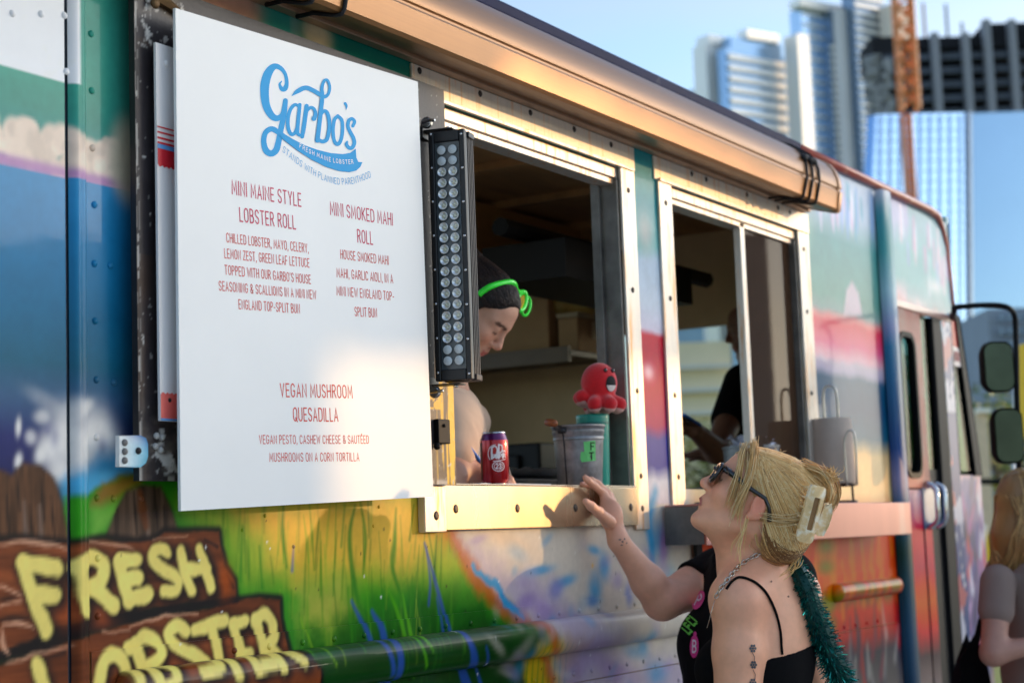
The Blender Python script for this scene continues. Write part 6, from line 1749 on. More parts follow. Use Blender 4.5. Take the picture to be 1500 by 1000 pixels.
an_ = np.arctan2(D0[:, 2], D0[:, 1]); cl_ = fbm(an_ * 7 + 30, D0[:, 0] * 5 + 9, 71, 2); cl2 = fbm(an_ * 16 + 60, D0[:, 0] * 6 + 9, 72, 2); hsh = np.array([((i * 7919) % 97) / 97 for i in range(len(D0))])
seg = 11; layers = []
for t in np.linspace(0, 1, seg):
    d = (np.sin((1 - t) * om) / np.sin(om))[:, None] * D0 + (np.sin(t * om) / np.sin(om))[:, None] * D1
    d[:, 2] -= .10 * math.sin(math.pi * t) * (np.array([1.0 if r[0][2] > 0 else .3 for r in roots])); d /= np.linalg.norm(d, axis=1)[:, None]
    off = .0005 + (.0012 * hsh + .0062 * np.clip(cl_ - .35, 0, .5)) * math.sin(math.pi * min(1, t * .8 + .1))
    layers.append(radial(d, off))
A_ = np.stack(layers, 1)
tone = lambda t: np.array([np.interp(t, [.2, .42, .58, .8], [lin(130, 86, 48)[j], lin(200, 146, 84)[j], lin(244, 196, 122)[j], lin(255, 232, 178)[j]]) for j in range(3)])
mb = MB(); strands(mb, [HA.many(a) for a in A_], .0008, [tone(c2 + rs.gauss(0, .10) + .30 * np.clip(r_[0][2] * 9, -.7, .5)) for r_, c2 in zip(roots, cl2)])
# the tuft above the clip, loose locks round the face, stray hairs
def lock(pts, n, spread, r, cs, tip=1.0):
    P0 = catmull(pts, 6); out = []; cc = []
    for k in range(n):
        o = np.array([rs.gauss(0, spread) for _ in range(3)]); o2 = np.array([rs.gauss(0, spread * tip) for _ in range(3)]); t = np.linspace(0, 1, len(P0))[:, None]
        m_ = int(len(P0) * rs.uniform(.62, 1)); wv = np.array([rs.gauss(0, .0022) for _ in range(3)]) * np.sin(t * rs.uniform(4, 9) + k)
        out.append(HA.many((P0 + o * (1 - t) + o2 * t + wv)[:m_])); cc.append(np.array(rs.choice(cs)) * rs.uniform(.85, 1.1))
    strands(mb, out, r, cc)
lock([(-.022, -.045, .118), (-.030, -.084, .126), (-.032, -.116, .110), (-.028, -.130, .080), (-.02, -.125, .052)], 190, .008, .0012, gold[:3] + gold[4:5], .6)
lock([(-.030, -.090, .125), (-.03, -.105, .140), (-.035, -.100, .150)], 50, .008, .0009, gold[:2], 1.6)
lock([(-.01, -.065, .124), (.0, -.100, .136), (.0, -.132, .114), (-.008, -.140, .078), (-.015, -.130, .050)], 150, .008, .0012, gold, .6)
lock([(-.020, .085, .092), (-.054, .080, .066), (-.073, .064, .025), (-.079, .052, -.015), (-.077, .044, -.045)], 70, .0040, .0009, [gold[0], gold[4], gold[1]], 1.8)
lock([(-.020, .072, .108), (-.062, .055, .072), (-.080, .040, .030), (-.083, .033, -.01), (-.080, .026, -.042), (-.076, .018, -.062)], 100, .0050, .0009, [gold[0], gold[4], gold[1]], 1.5)
lock([(-.076, .0, -.040), (-.074, -.012, -.075), (-.070, -.022, -.105), (-.068, -.045, -.135)], 14, .004, .0008, [gold[0], gold[4]], 2.6)
lock([(-.074, -.03, -.02), (-.085, -.075, .0), (-.072, -.120, .045), (-.055, -.135, .075)], 26, .009, .0009, [gold[0], gold[4]], 1)
lock([(-.02, -.135, -.045), (-.018, -.142, -.07), (-.02, -.135, -.095)], 14, .006, .0010, gold[:2], 1.5)
for k in range(90):
    d = np.array([rs.uniform(-1, .2), rs.uniform(-1, .6), rs.uniform(-.3, 1)]); d /= np.linalg.norm(d); e = d + np.array([rs.gauss(0, .12), rs.gauss(-.12, .15), rs.gauss(0, .12)]); e /= np.linalg.norm(e)
    m_ = d + e; m_ /= np.linalg.norm(m_)
    a = radial([d], np.array([.001]))[0]; b = radial([m_], np.array([rs.uniform(.004, .010)]))[0]; c = radial([e], np.array([rs.uniform(.004, .016)]))[0]
    strands(mb, [HA.many(catmull([a, b, c], 4))], .0006, [gold[4]])
mb.build('strands', M_hairA, parent=hairA, col=True, smooth=True)
# claw clip
M_clip = mat('clip_pearl', lin(240, 204, 146), rough=.25, coat=.5, var=.25, nscale=45, col2=lin(238, 226, 200), mixw=.56)
M_clipb = mat('clip_amber', lin(150, 110, 62), rough=.3, coat=.5, var=.3, nscale=30)
CLP = empty('hair_clip', (0, 0, 0)) if False else None
cO = np.array(far(1192, 754, 3.585)); cu = far(1203, 713, 3.585) - far(1181, 796, 3.585); cl = np.linalg.norm(cu); cu /= cl
cn = -HFv * .90 + HRv * .42; cn -= cu * cn.dot(cu); cn /= np.linalg.norm(cn); cs_ = np.cross(cu, cn)
if cs_.dot(HRv) < 0: cs_ = -cs_
mb = MB()
ro = rrect(-.021, .021, -cl / 2, cl / 2, .010, 4); ri = rrect(-.0075, .0075, -cl * .27, cl * .30, .003, 4)
bend = lambda u, v: -9 * (u * u) - 1.6 * v * v
f3 = lambda u, v, d: cO + cs_ * u + cu * v + cn * (d + bend(u, v))
n = len(ro)
vs = [f3(u, v, d) for d in (0, -.007) for u, v in ro] + [f3(u, v, d) for d in (.0012, -.007) for u, v in ri]
fs = []
for i in range(n):
    j = (i + 1) % n; fs += [(i, j, 2 * n + j, 2 * n + i), (i, n + i, n + j, j), (n + i, 3 * n + i, 3 * n + j, n + j), (2 * n + i, 2 * n + j, 3 * n + j, 3 * n + i)]
mb.add(vs, fs)
for k in range(6):
    v = -cl * .42 + cl * .84 * k / 5; mb.tube([f3(-.017, v, -.005), f3(-.018, v, -.020), f3(-.012, v, -.045)], [.0035, .003, .0015], 6)
clip = PA.part(mb, 'claw_clip', M_clip, smooth=35)
m2 = MB(); m2.poly([f3(u, v, -.005) for u, v in ri], 0, None, tuple(cn * .002)); m2.build('clip_inlay', M_clipb, parent=clip)
m2 = MB()
q = [(.020, -.028), (.024, .026), (.040, .030), (.048, .012), (.047, -.014), (.040, -.034), (.028, -.036)]
m2.poly([cO + cs_ * (u + .004) + cu * (v - .002) + cn * (-.014) for u, v in q], 0, None, tuple(cn * -.012)); m2.build('clip_wing', M_clip, parent=clip, bevel=.004)
# teal tinsel scarf hanging from the right shoulder
TS = Thing('tinsel_scarf', tuple(far(1200, 900, 3.78)), 'teal tinsel scarf hanging down the back of the blonde person', 'scarf')
P_ = catmull([far(x, y, d) for x, y, d in [(1138, 818, 3.84), (1152, 821, 3.76), (1166, 834, 3.72), (1180, 860, 3.70), (1192, 898, 3.70), (1206, 936, 3.71), (1222, 972, 3.73), (1236, 1004, 3.76), (1244, 1050, 3.77), (1246, 1120, 3.78)]], 14)
mb = MB(); mb.tube(P_, np.interp(np.linspace(0, 1, len(P_)), [0, .1, .5, 1], [.012, .018, .023, .026]), 8)
TS.part(mb, 'scarf_core', mat('tinsel_core', lin(0, 62, 58), rough=.4, metal=.4))
mb = MB(); rs = random.Random(8)
for k in range(5200):
    t = rs.random() * (len(P_) - 1.001); i = int(t); c = P_[i] + (P_[i + 1] - P_[i]) * (t - i)
    d = np.array([rs.gauss(0, 1) for _ in range(3)]); ax = P_[i + 1] - P_[i]; ax /= np.linalg.norm(ax); d -= ax * d.dot(ax) * .6; d /= np.linalg.norm(d)
    L = rs.uniform(.6, 1.15) * np.interp(t / len(P_), [0, .1, .5, 1], [.018, .026, .034, .038]); a, b = frame_of(d); w_ = a * math.cos(k) + b * math.sin(k)
    e = c + d * L + np.array([0, 0, -.004]); mb.add([c + d * .006 + w_ * .0012, c + d * .006 - w_ * .0012, e - w_ * .0010 + ax * .003, e + w_ * .0010 + ax * .003], [(0, 1, 2, 3)], rs.choice([0, 0, 0, 1, 2]))
TS.part(mb, 'tinsel', [mat('tinsel_teal', lin(0, 122, 112), rough=.25, metal=.7, var=.2), mat('tinsel_light', lin(70, 200, 180), rough=.2, metal=.8), mat('tinsel_deep', lin(0, 72, 78), rough=.3, metal=.6)])

# ================= the customer in the black T-shirt behind her, one hand on the sill
SB = far(1056, 842, 4.36); eB = far(970, 880, 4.25); wB = at(906, 792, -.085)
fB = np.array([-.87, .49, 0]); fB /= np.linalg.norm(fB); rB = np.array([fB[1], -fB[0], 0])
T0B = SB - rB * .175 + fB * .045 - UP * .005
PB = Thing('person', (T0B[0], T0B[1], 0), 'person in a black T-shirt with pink badges, reaching a hand up to the sill', 'person')
HBd = Head(far(1104, 748, 4.32), fB, 4, .92)
BB = Body(); add_head(BB, HBd); BB.cap(HBd(0, -.02, -.05), T0B + UP * .03, .05, .055, .03)
TB_ = Body(); pB, MB_ = torso(TB_, T0B, rB, fB, 1, 1.02, 1.0); TB_.ell(pB(0, .080, -.18), (.11, .080, .12), MB_, .06); TB_.ell(pB(0, .085, -.36), (.12, .090, .16), MB_, .06)
BB.p += TB_.p
armB = Body(); armB.chain([SB, SB * .5 + eB * .5, eB], [.054, .052, .047], .02)
BB.p += armB.p; BB.cap(T0B + rB * .08, SB, .05, .054, .03)
BB.chain([eB, eB * .68 + wB * .32, wB], [.043, .041, .0245], .02)
lsB = T0B - rB * .15; elB = lsB - UP * .28 - fB * .02; BB.chain([lsB, elB, elB + fB * .2 + UP * .03], [.05, .042, .026], .02); hand(BB, elB + fB * .2 + UP * .03, fB, UP, .93, .5, 1)
# the reaching hand: every finger placed on its own
pc = at(894, 752, -.066)
kn = [at(884, 722, -.048), at(889, 722, -.040), at(893, 726, -.032), at(896, 733, -.025)]
BB.cap(wB, pc, .0245, .024, .015)
for i, k_ in enumerate(kn): BB.cap(pc * .75 + wB * .25, k_, .019, .0118, .010)
BB.ell(pc, (.020, .032, .036), None, .012)
fi = [[kn[0], at(871, 711, -.045), at(861, 703, -.040), at(857, 699, -.036)],
      [kn[1], at(875, 708, -.028), at(866, 703, -.020), at(861, 704, -.014)],
      [kn[2], at(878, 714, -.020), at(863, 709, -.016), at(853, 709, -.016)],
      [kn[3], at(884, 720, -.012), at(872, 714, -.008), at(864, 713, -.006)]]
for p_ in fi: BB.chain(p_, [.0105, .0094, .0084, .0070], .005)
th = [at(893, 764, -.085), at(877, 750, -.088), at(866, 741, -.086), at(858, 734, -.082)]
BB.chain(th, [.0165, .0125, .0105, .0085], .008)
body_obj(PB, BB, HBd, .0040, (236, 172, 140))
mb = MB()
for p_, up_ in ((fi[0], 1), (fi[2], 1), (th, 1)):
    e = p_[-1]; d = p_[-1] - p_[-2]; d /= np.linalg.norm(d)
    a = UP - d * d[2]; a /= np.linalg.norm(a); M3 = np.column_stack([np.cross(d, a), d, a]); mb.ball(e + d * .001 + a * .0052, (.0042, .0055, .0016), 6, 0, None, M3)
PB.part(mb, 'nail', mat('nail', lin(226, 176, 160), rough=.25, coat=.4), smooth=True)
mb = MB()
for x, y, rx, rz in ((908, 790, .004, .002), (912, 793, .003, .003), (915, 789, .002, .003), (911, 798, .004, .0015), (918, 795, .002, .002)):
    spot(mb, BB, x, y, rx * 450, rz * 450, 3.7, .0012)
PB.part(mb, 'wrist_tattoo', M_tat)
ST = Body(); ST.p = list(TB_.p)
sl = SB * .52 + eB * .48; SV = Body().cap(T0B + rB * .08, SB, .060, .058, .03).cap(SB + UP * .003, sl * 1.3 - SB * .3, .059, .061, .03); ST.cap(lsB, lsB * .45 + elB * .55, .058, .060, .03); ST.cap(T0B + UP * .04, T0B + UP * .03, .07, .07, .04)
cutd = (eB - SB) / np.linalg.norm(eB - SB)
def cutB(X, Y, Z):
    s_ = (X - SB[0]) * cutd[0] + (Y - SB[1]) * cutd[1] + (Z - SB[2]) * cutd[2]
    nk = .062 - np.sqrt((X - T0B[0] - fB[0] * .03) ** 2 + (Y - T0B[1] - fB[1] * .03) ** 2 + ((Z - T0B[2] - .07) * .8) ** 2)
    pd_ = np.sqrt(np.maximum((X - SB[0]) ** 2 + (Y - SB[1]) ** 2 + (Z - SB[2]) ** 2 - s_ ** 2, 0))
    return np.maximum(nk, .62 - Z)
V, F = ST.mesh(.0055, .009, cutB)
wr = .004 * (fbm(V[:, 0] * 14 + V[:, 1] * 9, V[:, 2] * 7, 5) - .5) * 2
nd = V - T0B; nd[:, 2] = 0; nd /= np.linalg.norm(nd, axis=1)[:, None] + 1e-9
mb = MB(); mb.add(V + nd * wr[:, None], F.tolist())
V, F = SV.mesh(.0045, .006, lambda X, Y, Z: (X - SB[0]) * cutd[0] + (Y - SB[1]) * cutd[1] + (Z - SB[2]) * cutd[2] - np.linalg.norm(sl - SB)); mb.add(V, F.tolist()); tee = PB.part(mb, 'tshirt', M_black, smooth=True)
V, F = TB_.mesh(.008, .010, lambda X, Y, Z: np.maximum(Z - .68, .07 - Z) + 0 * X + 0 * Y); mb = MB(); mb.add(V, F.tolist()); PB.part(mb, 'trousers', M_black, smooth=True)
V, F = Body().ell(HBd(0, -.025, .035), (.083, .098, .09), HBd.M).ell(HBd(0, -.07, -.06), (.06, .05, .1), HBd.M, .03).mesh(.006, 0, lambda X, Y, Z: ((X - HBd.o[0]) * HBd.f[0] + (Y - HBd.o[1]) * HBd.f[1] + (Z - HBd.o[2]) * HBd.f[2]) - .03 - .5 * np.clip(Z - HBd.o[2] - .04, -.2, .1))
mb = MB(); mb.add(V, F.tolist(), 0, lin(96, 70, 52)); PB.part(mb, 'hair', M_hairD, col=True, smooth=True)
M_badge = mat('badge_pink', lin(226, 52, 140), rough=.45); M_bw = mat('badge_white', lin(240, 226, 236), rough=.45)
def onpx(x0, y0, sc, rot, off):
    """letter units -> points on the shirt, laid out round a surveyed spot"""
    c, q = math.cos(rot), math.sin(rot)
    return lambda x, y, l: onray(ST, x0 + sc * (x * .5 * c - y * q), y0 - sc * (y * c + x * .5 * q), 3.85, off + l)
for (bx_, by_, tl, txt, rx, ry) in ((1023, 878, .42, 'P', 7.5, 15), (1017, 946, .04, 'B', 6.5, 17)):
    mb = MB(); spot(mb, ST, bx_, by_, rx, ry, 3.85, .0135, tl, 20)
    if txt == 'B': spot(mb, ST, bx_ + 1, by_ - 18, 2.5, 4, 3.85, .0135, 0, 12)
    bo = mb.build('badge', M_badge, parent=tee)
    m2 = MB(); text_line(m2, txt, (-.30, -.5), (.30, -.5), 1.0, onpx(bx_, by_, 17, -tl, .0145), .17); m2.build('badge_letter', M_bw, parent=bo)
f = onpx(1010, 915, 15, 1.05, .0125); mb = MB()
for k, (a, b) in enumerate((((-1.6, -.4), (-1.2, .5)), ((-1.6, -.4), (-.9, -.5)), ((-.8, -.5), (-.5, .5)), ((-.5, .5), (.1, .4)), ((-.6, .0), (0., .05)), ((.3, -.4), (.6, .5)), ((.6, .5), (1.2, .4)), ((.4, -.4), (1.0, -.5)), ((1.3, -.4), (1.6, .5)))):
    put_ribbon(mb, [np.array(a), (np.array(a) + np.array(b)) * .5 + .06, np.array(b)], .24, f, .0001 * k)
mb.build('green_print', mat('print_green', lin(110, 206, 74), rough=.5), parent=tee)

# ================= the cook writing at the window
HC = Head(at(697, 455, .20), HRv * .96 - HFv * .28, -48, .95)
T0C = at(648, 612, .30)
PC1 = Thing('person', (T0C[0], T0C[1], .70), 'cook with dark hair and green sunglasses bending over to write behind the sill', 'person')
fC = HRv * .8 - HFv * .4; fC /= np.linalg.norm(fC); rC = np.array([fC[1], -fC[0], 0])
BC = Body(); add_head(BC, HC)
BC.cap(HC(0, -.03, -.05), T0C + UP * .03, .048, .055, .03)
TC1 = Body()
sC = at(655, 624, .20)
torso(TC1, T0C, rC, fC, 1, 1.0, .8); TC1.cap(T0C, sC, .08, .070, .05); TC1.cap(sC, at(660, 676, .16), .068, .050, .04)
BC.p += TC1.p
hC = at(681, 691, .13)
BC.chain([at(668, 672, .16), at(655, 700, .14), hC], [.050, .042, .028], .02); hand(BC, hC, HRv * .9 - UP * .25 - HFv * .2, UP * .8 - HFv * .6, .95, .8, 1)
body_obj(PC1, BC, HC, .0052, (214, 160, 132), 'body', (190, 96, 90))
V, F = TC1.mesh(.006, .010, lambda X, Y, Z: np.maximum((Z - T0C[2] - .07), .9 - Z) + 0 * X + 0 * Y); V = V + (.007 * (fbm(V[:, 0] * 16 + V[:, 2] * 9, V[:, 1] * 8 + V[:, 2] * 5, 9) - .5) * 2)[:, None] * np.array([.6, -.7, .2])
mb = MB(); mb.add(V, F.tolist()); PC1.part(mb, 'shirt', mat('cream_shirt', lin(222, 190, 164), rough=.85, var=.06, bump=.3, bscale=14, bdist=.006), smooth=True)
hb = Body().ell(HC(0, -.024, .040), (.076, .090, .078), HC.M).ell(HC(0, .030, .046), (.066, .056, .058), HC.M, .03).ell(HC(0, -.12, .06), (.05, .045, .05), HC.M, .03).ell(HC(0, -.06, -.03), (.070, .05, .05), HC.M, .03)
def cutC(X, Y, Z):
    x = X - HC.o[0]; y = Y - HC.o[1]; z = Z - HC.o[2]
    ly = x * HC.f[0] + y * HC.f[1] + z * HC.f[2]; lz = x * HC.u[0] + y * HC.u[1] + z * HC.u[2]
    return ly - (.030 + 1.4 * np.clip(lz - .030, 0, .07) + .45 * np.clip(lz - .03, -.2, 0))
V, F = hb.mesh(.005, 0, cutC); mb = MB(); mb.add(V, F.tolist(), 0, lin(22, 15, 12))
hc_ = PC1.part(mb, 'hair', M_hairD, col=True, smooth=True)
mb = MB(); rs = random.Random(3); ps = []
for k in range(620):
    a = rs.uniform(-1.7, 1.7); w_ = rs.uniform(-.006, .010); e0 = HC(.080 * math.sin(a), .094 - .026 * abs(a) ** 1.5 + w_ * .5, .048 + .058 * math.cos(a) - w_); e1 = HC(rs.uniform(-.03, .03), -.12, .06 + rs.uniform(-.03, .03))
    q = hb.snap(np.array([e0 + (e1 - e0) * t + (e0 + (e1 - e0) * t - HC(0, -.03, .04)) * .3 * math.sin(math.pi * t) for t in np.linspace(0, 1, 7)]), .0008 + .003 * rs.random(), 5)[0]; ps.append(q)
strands(mb, ps, .0013, [np.array(lin(52, 34, 26)) * rs.uniform(.2, 1.5) for _ in ps])
for k in range(90):      # wisps that break the hairline at the temple and brow
    a = -rs.uniform(.2, 1.75); e0 = HC(.076 * math.sin(a), .084 - .026 * abs(a) ** 1.5, .046 + .055 * math.cos(a)); L = rs.uniform(.012, .040)
    q = np.array([e0 + (HC.f * rs.uniform(.1, .5) - HC.u * rs.uniform(.7, 1.1)) * L * t + (HC.f * rs.gauss(0, .3) + HC.r * rs.gauss(0, .2)) * L * t * t for t in np.linspace(0, 1, 6)])
    strands(mb, [BC.snap(q, .0012, 6)[0]], .0008, [np.array(lin(40, 27, 20))])
mb.build('strands', M_hairD, parent=hc_, col=True, smooth=True)
SG = Thing('green_sunglasses', tuple(at(765, 440, .16)), 'neon green sunglasses pushed up on the dark hair of the cook', 'sunglasses')
M_neon = mat('neon_green', lin(60, 255, 60), rough=.35, coat=.4, var=.02)
q = hb.snap(np.array([at(x, y, .12) for x, y in [(688, 425), (705, 420), (722, 419), (740, 421), (755, 426)]]), .004)[0]
mb = MB(); mb.tube(catmull(list(q) + [at(764, 429, .125)], 5), .0078, 8); SG.part(mb, 'temple', M_neon, smooth=True)
lc_ = [at(764 + 6.5 * math.cos(a) - 2 * math.sin(a), 441 + 14 * math.sin(a), .125) for a in np.linspace(0, 2 * math.pi, 17)[:-1]]
mb = MB(); mb.tube(lc_, .0062, 8, closed=True)
l2 = [p + HFv * .10 + HRv * .012 for p in lc_]; mb.tube(l2, .0042, 8, closed=True); mb.tube([lc_[-3], l2[-5]], .004, 6); SG.part(mb, 'front_frame', M_neon, smooth=True)
mb = MB(); mb.poly(lc_, 0, None, tuple(HRv * .001)); SG.part(mb, 'lens', mat('mirror_lens', lin(210, 170, 40), rough=.1, metal=.8))
PN = Thing('pen', tuple(at(700, 672, .10)), 'blue pen held by the cook behind the soda can', 'pen')
a, b = at(683, 650, .115), at(704, 676, .10); mb = MB(); mb.tube([a, a * .93 + b * .07, b], [.0042, .0052, .0052], 10); PN.part(mb, 'barrel', mat('pen_blue', lin(26, 110, 210), rough=.3, coat=.4), smooth=40)
mb = MB(); mb.tube([b, b + (b - a) * .22, b + (b - a) * .34], [.005, .003, .001], 10); PN.part(mb, 'tip', M_blk, smooth=40)
PD_ = Thing('order_pad', tuple(at(690, 707, .12)), 'white paper pad on the sill under the hand of the cook', 'notepad')
q = at(680, 705, .14); mb = MB(); mb.box(q[0] - .10, q[0] + .22, .03, .20, 1.5188, 1.5225); PD_.part(mb, 'pad', mat('paper_white', lin(232, 234, 242), rough=.8)); mb = MB(); mb.box(q[0] - .10, q[0] + .22, .19, .2035, 1.5188, 1.5240); PD_.part(mb, 'pad_binding', M_red)

# ================= the second worker, dark against the far windows
dC = .55
HD = Head(at(1104, 480, dC), -HRv, -12, 1.0); T0D = at(1098, 560, dC)
PD2 = Thing('person', (T0D[0], T0D[1], .70), 'dark-clothed worker with a phone, backlit inside the second window', 'person')
fD = -HRv * .93 + HFv * .3; fD /= np.linalg.norm(fD); rD = np.array([fD[1], -fD[0], 0])
BD = Body(); add_head(BD, HD); BD.cap(HD(0, -.03, -.05), T0D + UP * .02, .055, .06, .03); TD = Body(); torso(TD, T0D, rD, fD, 1, 1.05); BD.p += TD.p
sD = T0D - rD * .17 * 1.0 - UP * .02; eD = at(1050, 660, dC - .12); hD = at(1016, 628, dC - .14)
if (rD.dot(HFv)) < 0: sD = T0D + rD * .17 - UP * .02
BD.chain([sD, eD, hD], [.055, .045, .028], .02); hand(BD, hD, -HRv + UP * .2, UP, 1.0, .7, 1)
s2 = 2 * T0D - sD; BD.chain([s2, s2 - UP * .28, s2 - UP * .28 + fD * .22], [.055, .045, .028], .02); hand(BD, s2 - UP * .28 + fD * .22, fD, UP, 1.0, .7, -1)
body_obj(PD2, BD, HD, .007, (150, 104, 80))
TD.cap(sD, sD * .45 + eD * .55, .062, .056, .03); TD.cap(s2, s2 - UP * .16, .062, .058, .03)
V, F = TD.mesh(.009, .010, lambda X, Y, Z: np.maximum(Z - T0D[2] - .06, .9 - Z) + 0 * X + 0 * Y); mb = MB(); mb.add(V, F.tolist()); PD2.part(mb, 'shirt', M_black, smooth=True)
V, F = Body().ell(HD(0, -.022, .045), (.080, .096, .086), HD.M).mesh(.008, 0, lambda X, Y, Z: ((X - HD.o[0]) * HD.f[0] + (Y - HD.o[1]) * HD.f[1] + (Z - HD.o[2]) * HD.f[2]) - .045); mb = MB(); mb.add(V, F.tolist(), 0, lin(30, 24, 22)); PD2.part(mb, 'hair', M_hairD, col=True, smooth=True)
PH = Thing('phone', tuple(hD), 'blue phone in the hand of the backlit worker', 'phone'); mb = MB()
c = at(1003, 616, dC - .15); d = at(1012, 624, dC - .15) - at(990, 610, dC - .15); d /= np.linalg.norm(d); a, b = frame_of(d); v = [c + d * i * .065 + a * j * .034 + b * k * .005 for i in (-1, 1) for j in (-1, 1) for k in (-1, 1)]
mb.add(v, [(0, 1, 3, 2), (4, 6, 7, 5), (0, 4, 5, 1), (2, 3, 7, 6), (0, 2, 6, 4), (1, 5, 7, 3)]); PH.part(mb, 'phone_case', mat('phone_blue', lin(40, 120, 220), rough=.3), bevel=.003)
m2 = MB(); v = [c + d * i * .060 + a * j * .030 + b * k for i in (-1, 1) for j in (-1, 1) for k in (.0052, .006)]; m2.add(v, [(0, 1, 3, 2), (4, 6, 7, 5), (0, 4, 5, 1), (2, 3, 7, 6), (0, 2, 6, 4), (1, 5, 7, 3)]); PH.part(m2, 'screen', M_lensd)

# ================= the passer-by at the right edge
DE = 5.7
HE = Head(far(1513, 742, DE), HRv * .94 + HFv * .34, -6, .98); T0E = far(1502, 836, DE)
PE = Thing('person', (T0E[0], T0E[1], 0), 'person with long straight fair hair in a grey T-shirt at the right edge', 'person')
fE = HRv * .97 + HFv * .24; fE /= np.linalg.norm(fE); rE = np.array([fE[1], -fE[0], 0])
BE = Body(); add_head(BE, HE); BE.cap(HE(0, -.03, -.05), T0E + UP * .02, .05, .055, .03); TE = Body(); torso(TE, T0E, rE, fE, 1, 1.0, 1.0); BE.p += TE.p
sE = far(1462, 856, DE - .14); eE = far(1455, 956, DE - .22); hE = far(1516, 944, DE - .22)
BE.chain([sE, eE, hE], [.047, .040, .026], .02); hand(BE, hE, HRv, UP, .93, .9, 1)
s2 = 2 * T0E - sE; BE.chain([s2, s2 - UP * .27, s2 - UP * .2 + fE * .2], [.052, .042, .028], .02); hand(BE, s2 - UP * .2 + fE * .2, fE, UP, .93, .9, -1)
body_obj(PE, BE, HE, .007, (190, 138, 118))
TE.cap(sE + UP * .01, sE * .62 + eE * .38, .048, .049, .06); TE.cap(s2, s2 - UP * .12, .062, .06, .03); TE.cap(T0E + UP * .03, T0E + UP * .02, .07, .07, .04)
V, F = TE.mesh(.007, .009, lambda X, Y, Z: np.maximum(Z - T0E[2] - .055, .66 - Z) + 0 * X + 0 * Y); mb = MB(); mb.add(V, F.tolist()); PE.part(mb, 'tshirt', mat('grey_shirt', lin(140, 118, 108), rough=.85, var=.08, bump=.35, bscale=11, bdist=.008), smooth=True)
V, F = TE.mesh(.010, .010, lambda X, Y, Z: np.maximum(Z - .72, .07 - Z) + 0 * X + 0 * Y); mb = MB(); mb.add(V, F.tolist()); PE.part(mb, 'skirt', M_black, smooth=True)
hbE = Body().ell(HE(0, -.025, .040), (.083, .098, .088), HE.M); hbE.chain([HE(0, -.05, .0), HE(-.01, -.065, -.10), T0E - fE * .070 - UP * .02, T0E - fE * .095 - UP * .08], [.078, .064, .052, .030], .04)
hbE.chain([HE(.05, -.04, 0), HE(.055, -.05, -.12), HE(.055, -.05, -.2)], [.04, .045, .03], .04); hbE.chain([HE(-.05, -.04, 0), HE(-.055, -.05, -.12), HE(-.055, -.05, -.2)], [.04, .045, .03], .04)
def cutE(X, Y, Z): return ((X - HE.o[0]) * HE.f[0] + (Y - HE.o[1]) * HE.f[1] + (Z - HE.o[2]) * HE.f[2]) - .012 - .8 * np.clip(Z - HE.o[2] - .03, 0, .07)
V, F = hbE.mesh(.006, 0, cutE); mb = MB(); mb.add(V, F.tolist(), 0, lin(150, 112, 68)); hE_ = PE.part(mb, 'hair', M_hairA, col=True, smooth=True)
mb = MB(); ps = []; rs = random.Random(31)
for k in range(320):
    a = rs.uniform(0, 6.28); e0 = HE(.07 * math.sin(a), -.03 + .03 * math.cos(a), .10); e1 = T0E - fE * .10 - UP * rs.uniform(.02, .14) + rE * rs.uniform(-.07, .07); s = 1 if rs.random() < .5 else -1
    mids = HE(s * rs.uniform(.03, .085), rs.uniform(-.09, -.0), -.02); q = catmull([e0, mids, HE(s * rs.uniform(.03, .08), rs.uniform(-.10, -.03), -.11), e1], 3); ps.append(hbE.snap(q, .001 + .003 * rs.random(), 5)[0])
strands(mb, ps, .0022, [np.array(rs.choice([lin(196, 150, 90), lin(170, 128, 76), lin(140, 104, 62), lin(214, 176, 116)])) for _ in ps]); mb.build('strands', M_hairA, parent=hE_, col=True, smooth=True)
BG = Thing('tote_bag', tuple(far(1428, 1010, 5.9)), 'black tote bag hanging beside the grey-shirted person', 'bag')
mb = MB(); b_ = [far(x, y, 5.9) for x, y in [(1428, 944), (1442, 962), (1452, 1010), (1455, 1080), (1396, 1080), (1404, 1010), (1414, 970)]]; mb.poly(b_, 0, None, tuple(HFv * .10)); BG.part(mb, 'bag_body', M_black, bevel=.02)
mb = MB(); mb.tube(catmull([far(1428, 950, 5.95), far(1440, 900, 5.80), far(1462, 850, 5.66)], 5), .012, 6); BG.part(mb, 'bag_strap', M_black, smooth=True)

# ---------------------------------------------------------------- ground
M_asph = mat('concrete_paving', lin(198, 190, 178), rough=.9, var=.2, nscale=2, bump=.4, bscale=60, col2=lin(180, 172, 160), mixw=.6)
M_grass = mat('lawn', lin(150, 148, 66), rough=.9, var=.35, nscale=.8, bump=.5, bscale=20, col2=lin(120, 130, 56), mixw=.55)
mb = MB(); mb.sheet(lambda u, v: (u, v, 0 * u), np.linspace(-1500, 1500, 7), np.linspace(-1500, 1500, 7))
tag(mb.build('ground', M_grass), kind='structure')
mb = MB(); mb.add([(-40, -34, .004), (14, -34, .004), (14, 9, .004), (-40, 9, .004)], [(0, 1, 2, 3)])
tag(mb.build('pavement', M_asph), kind='structure')

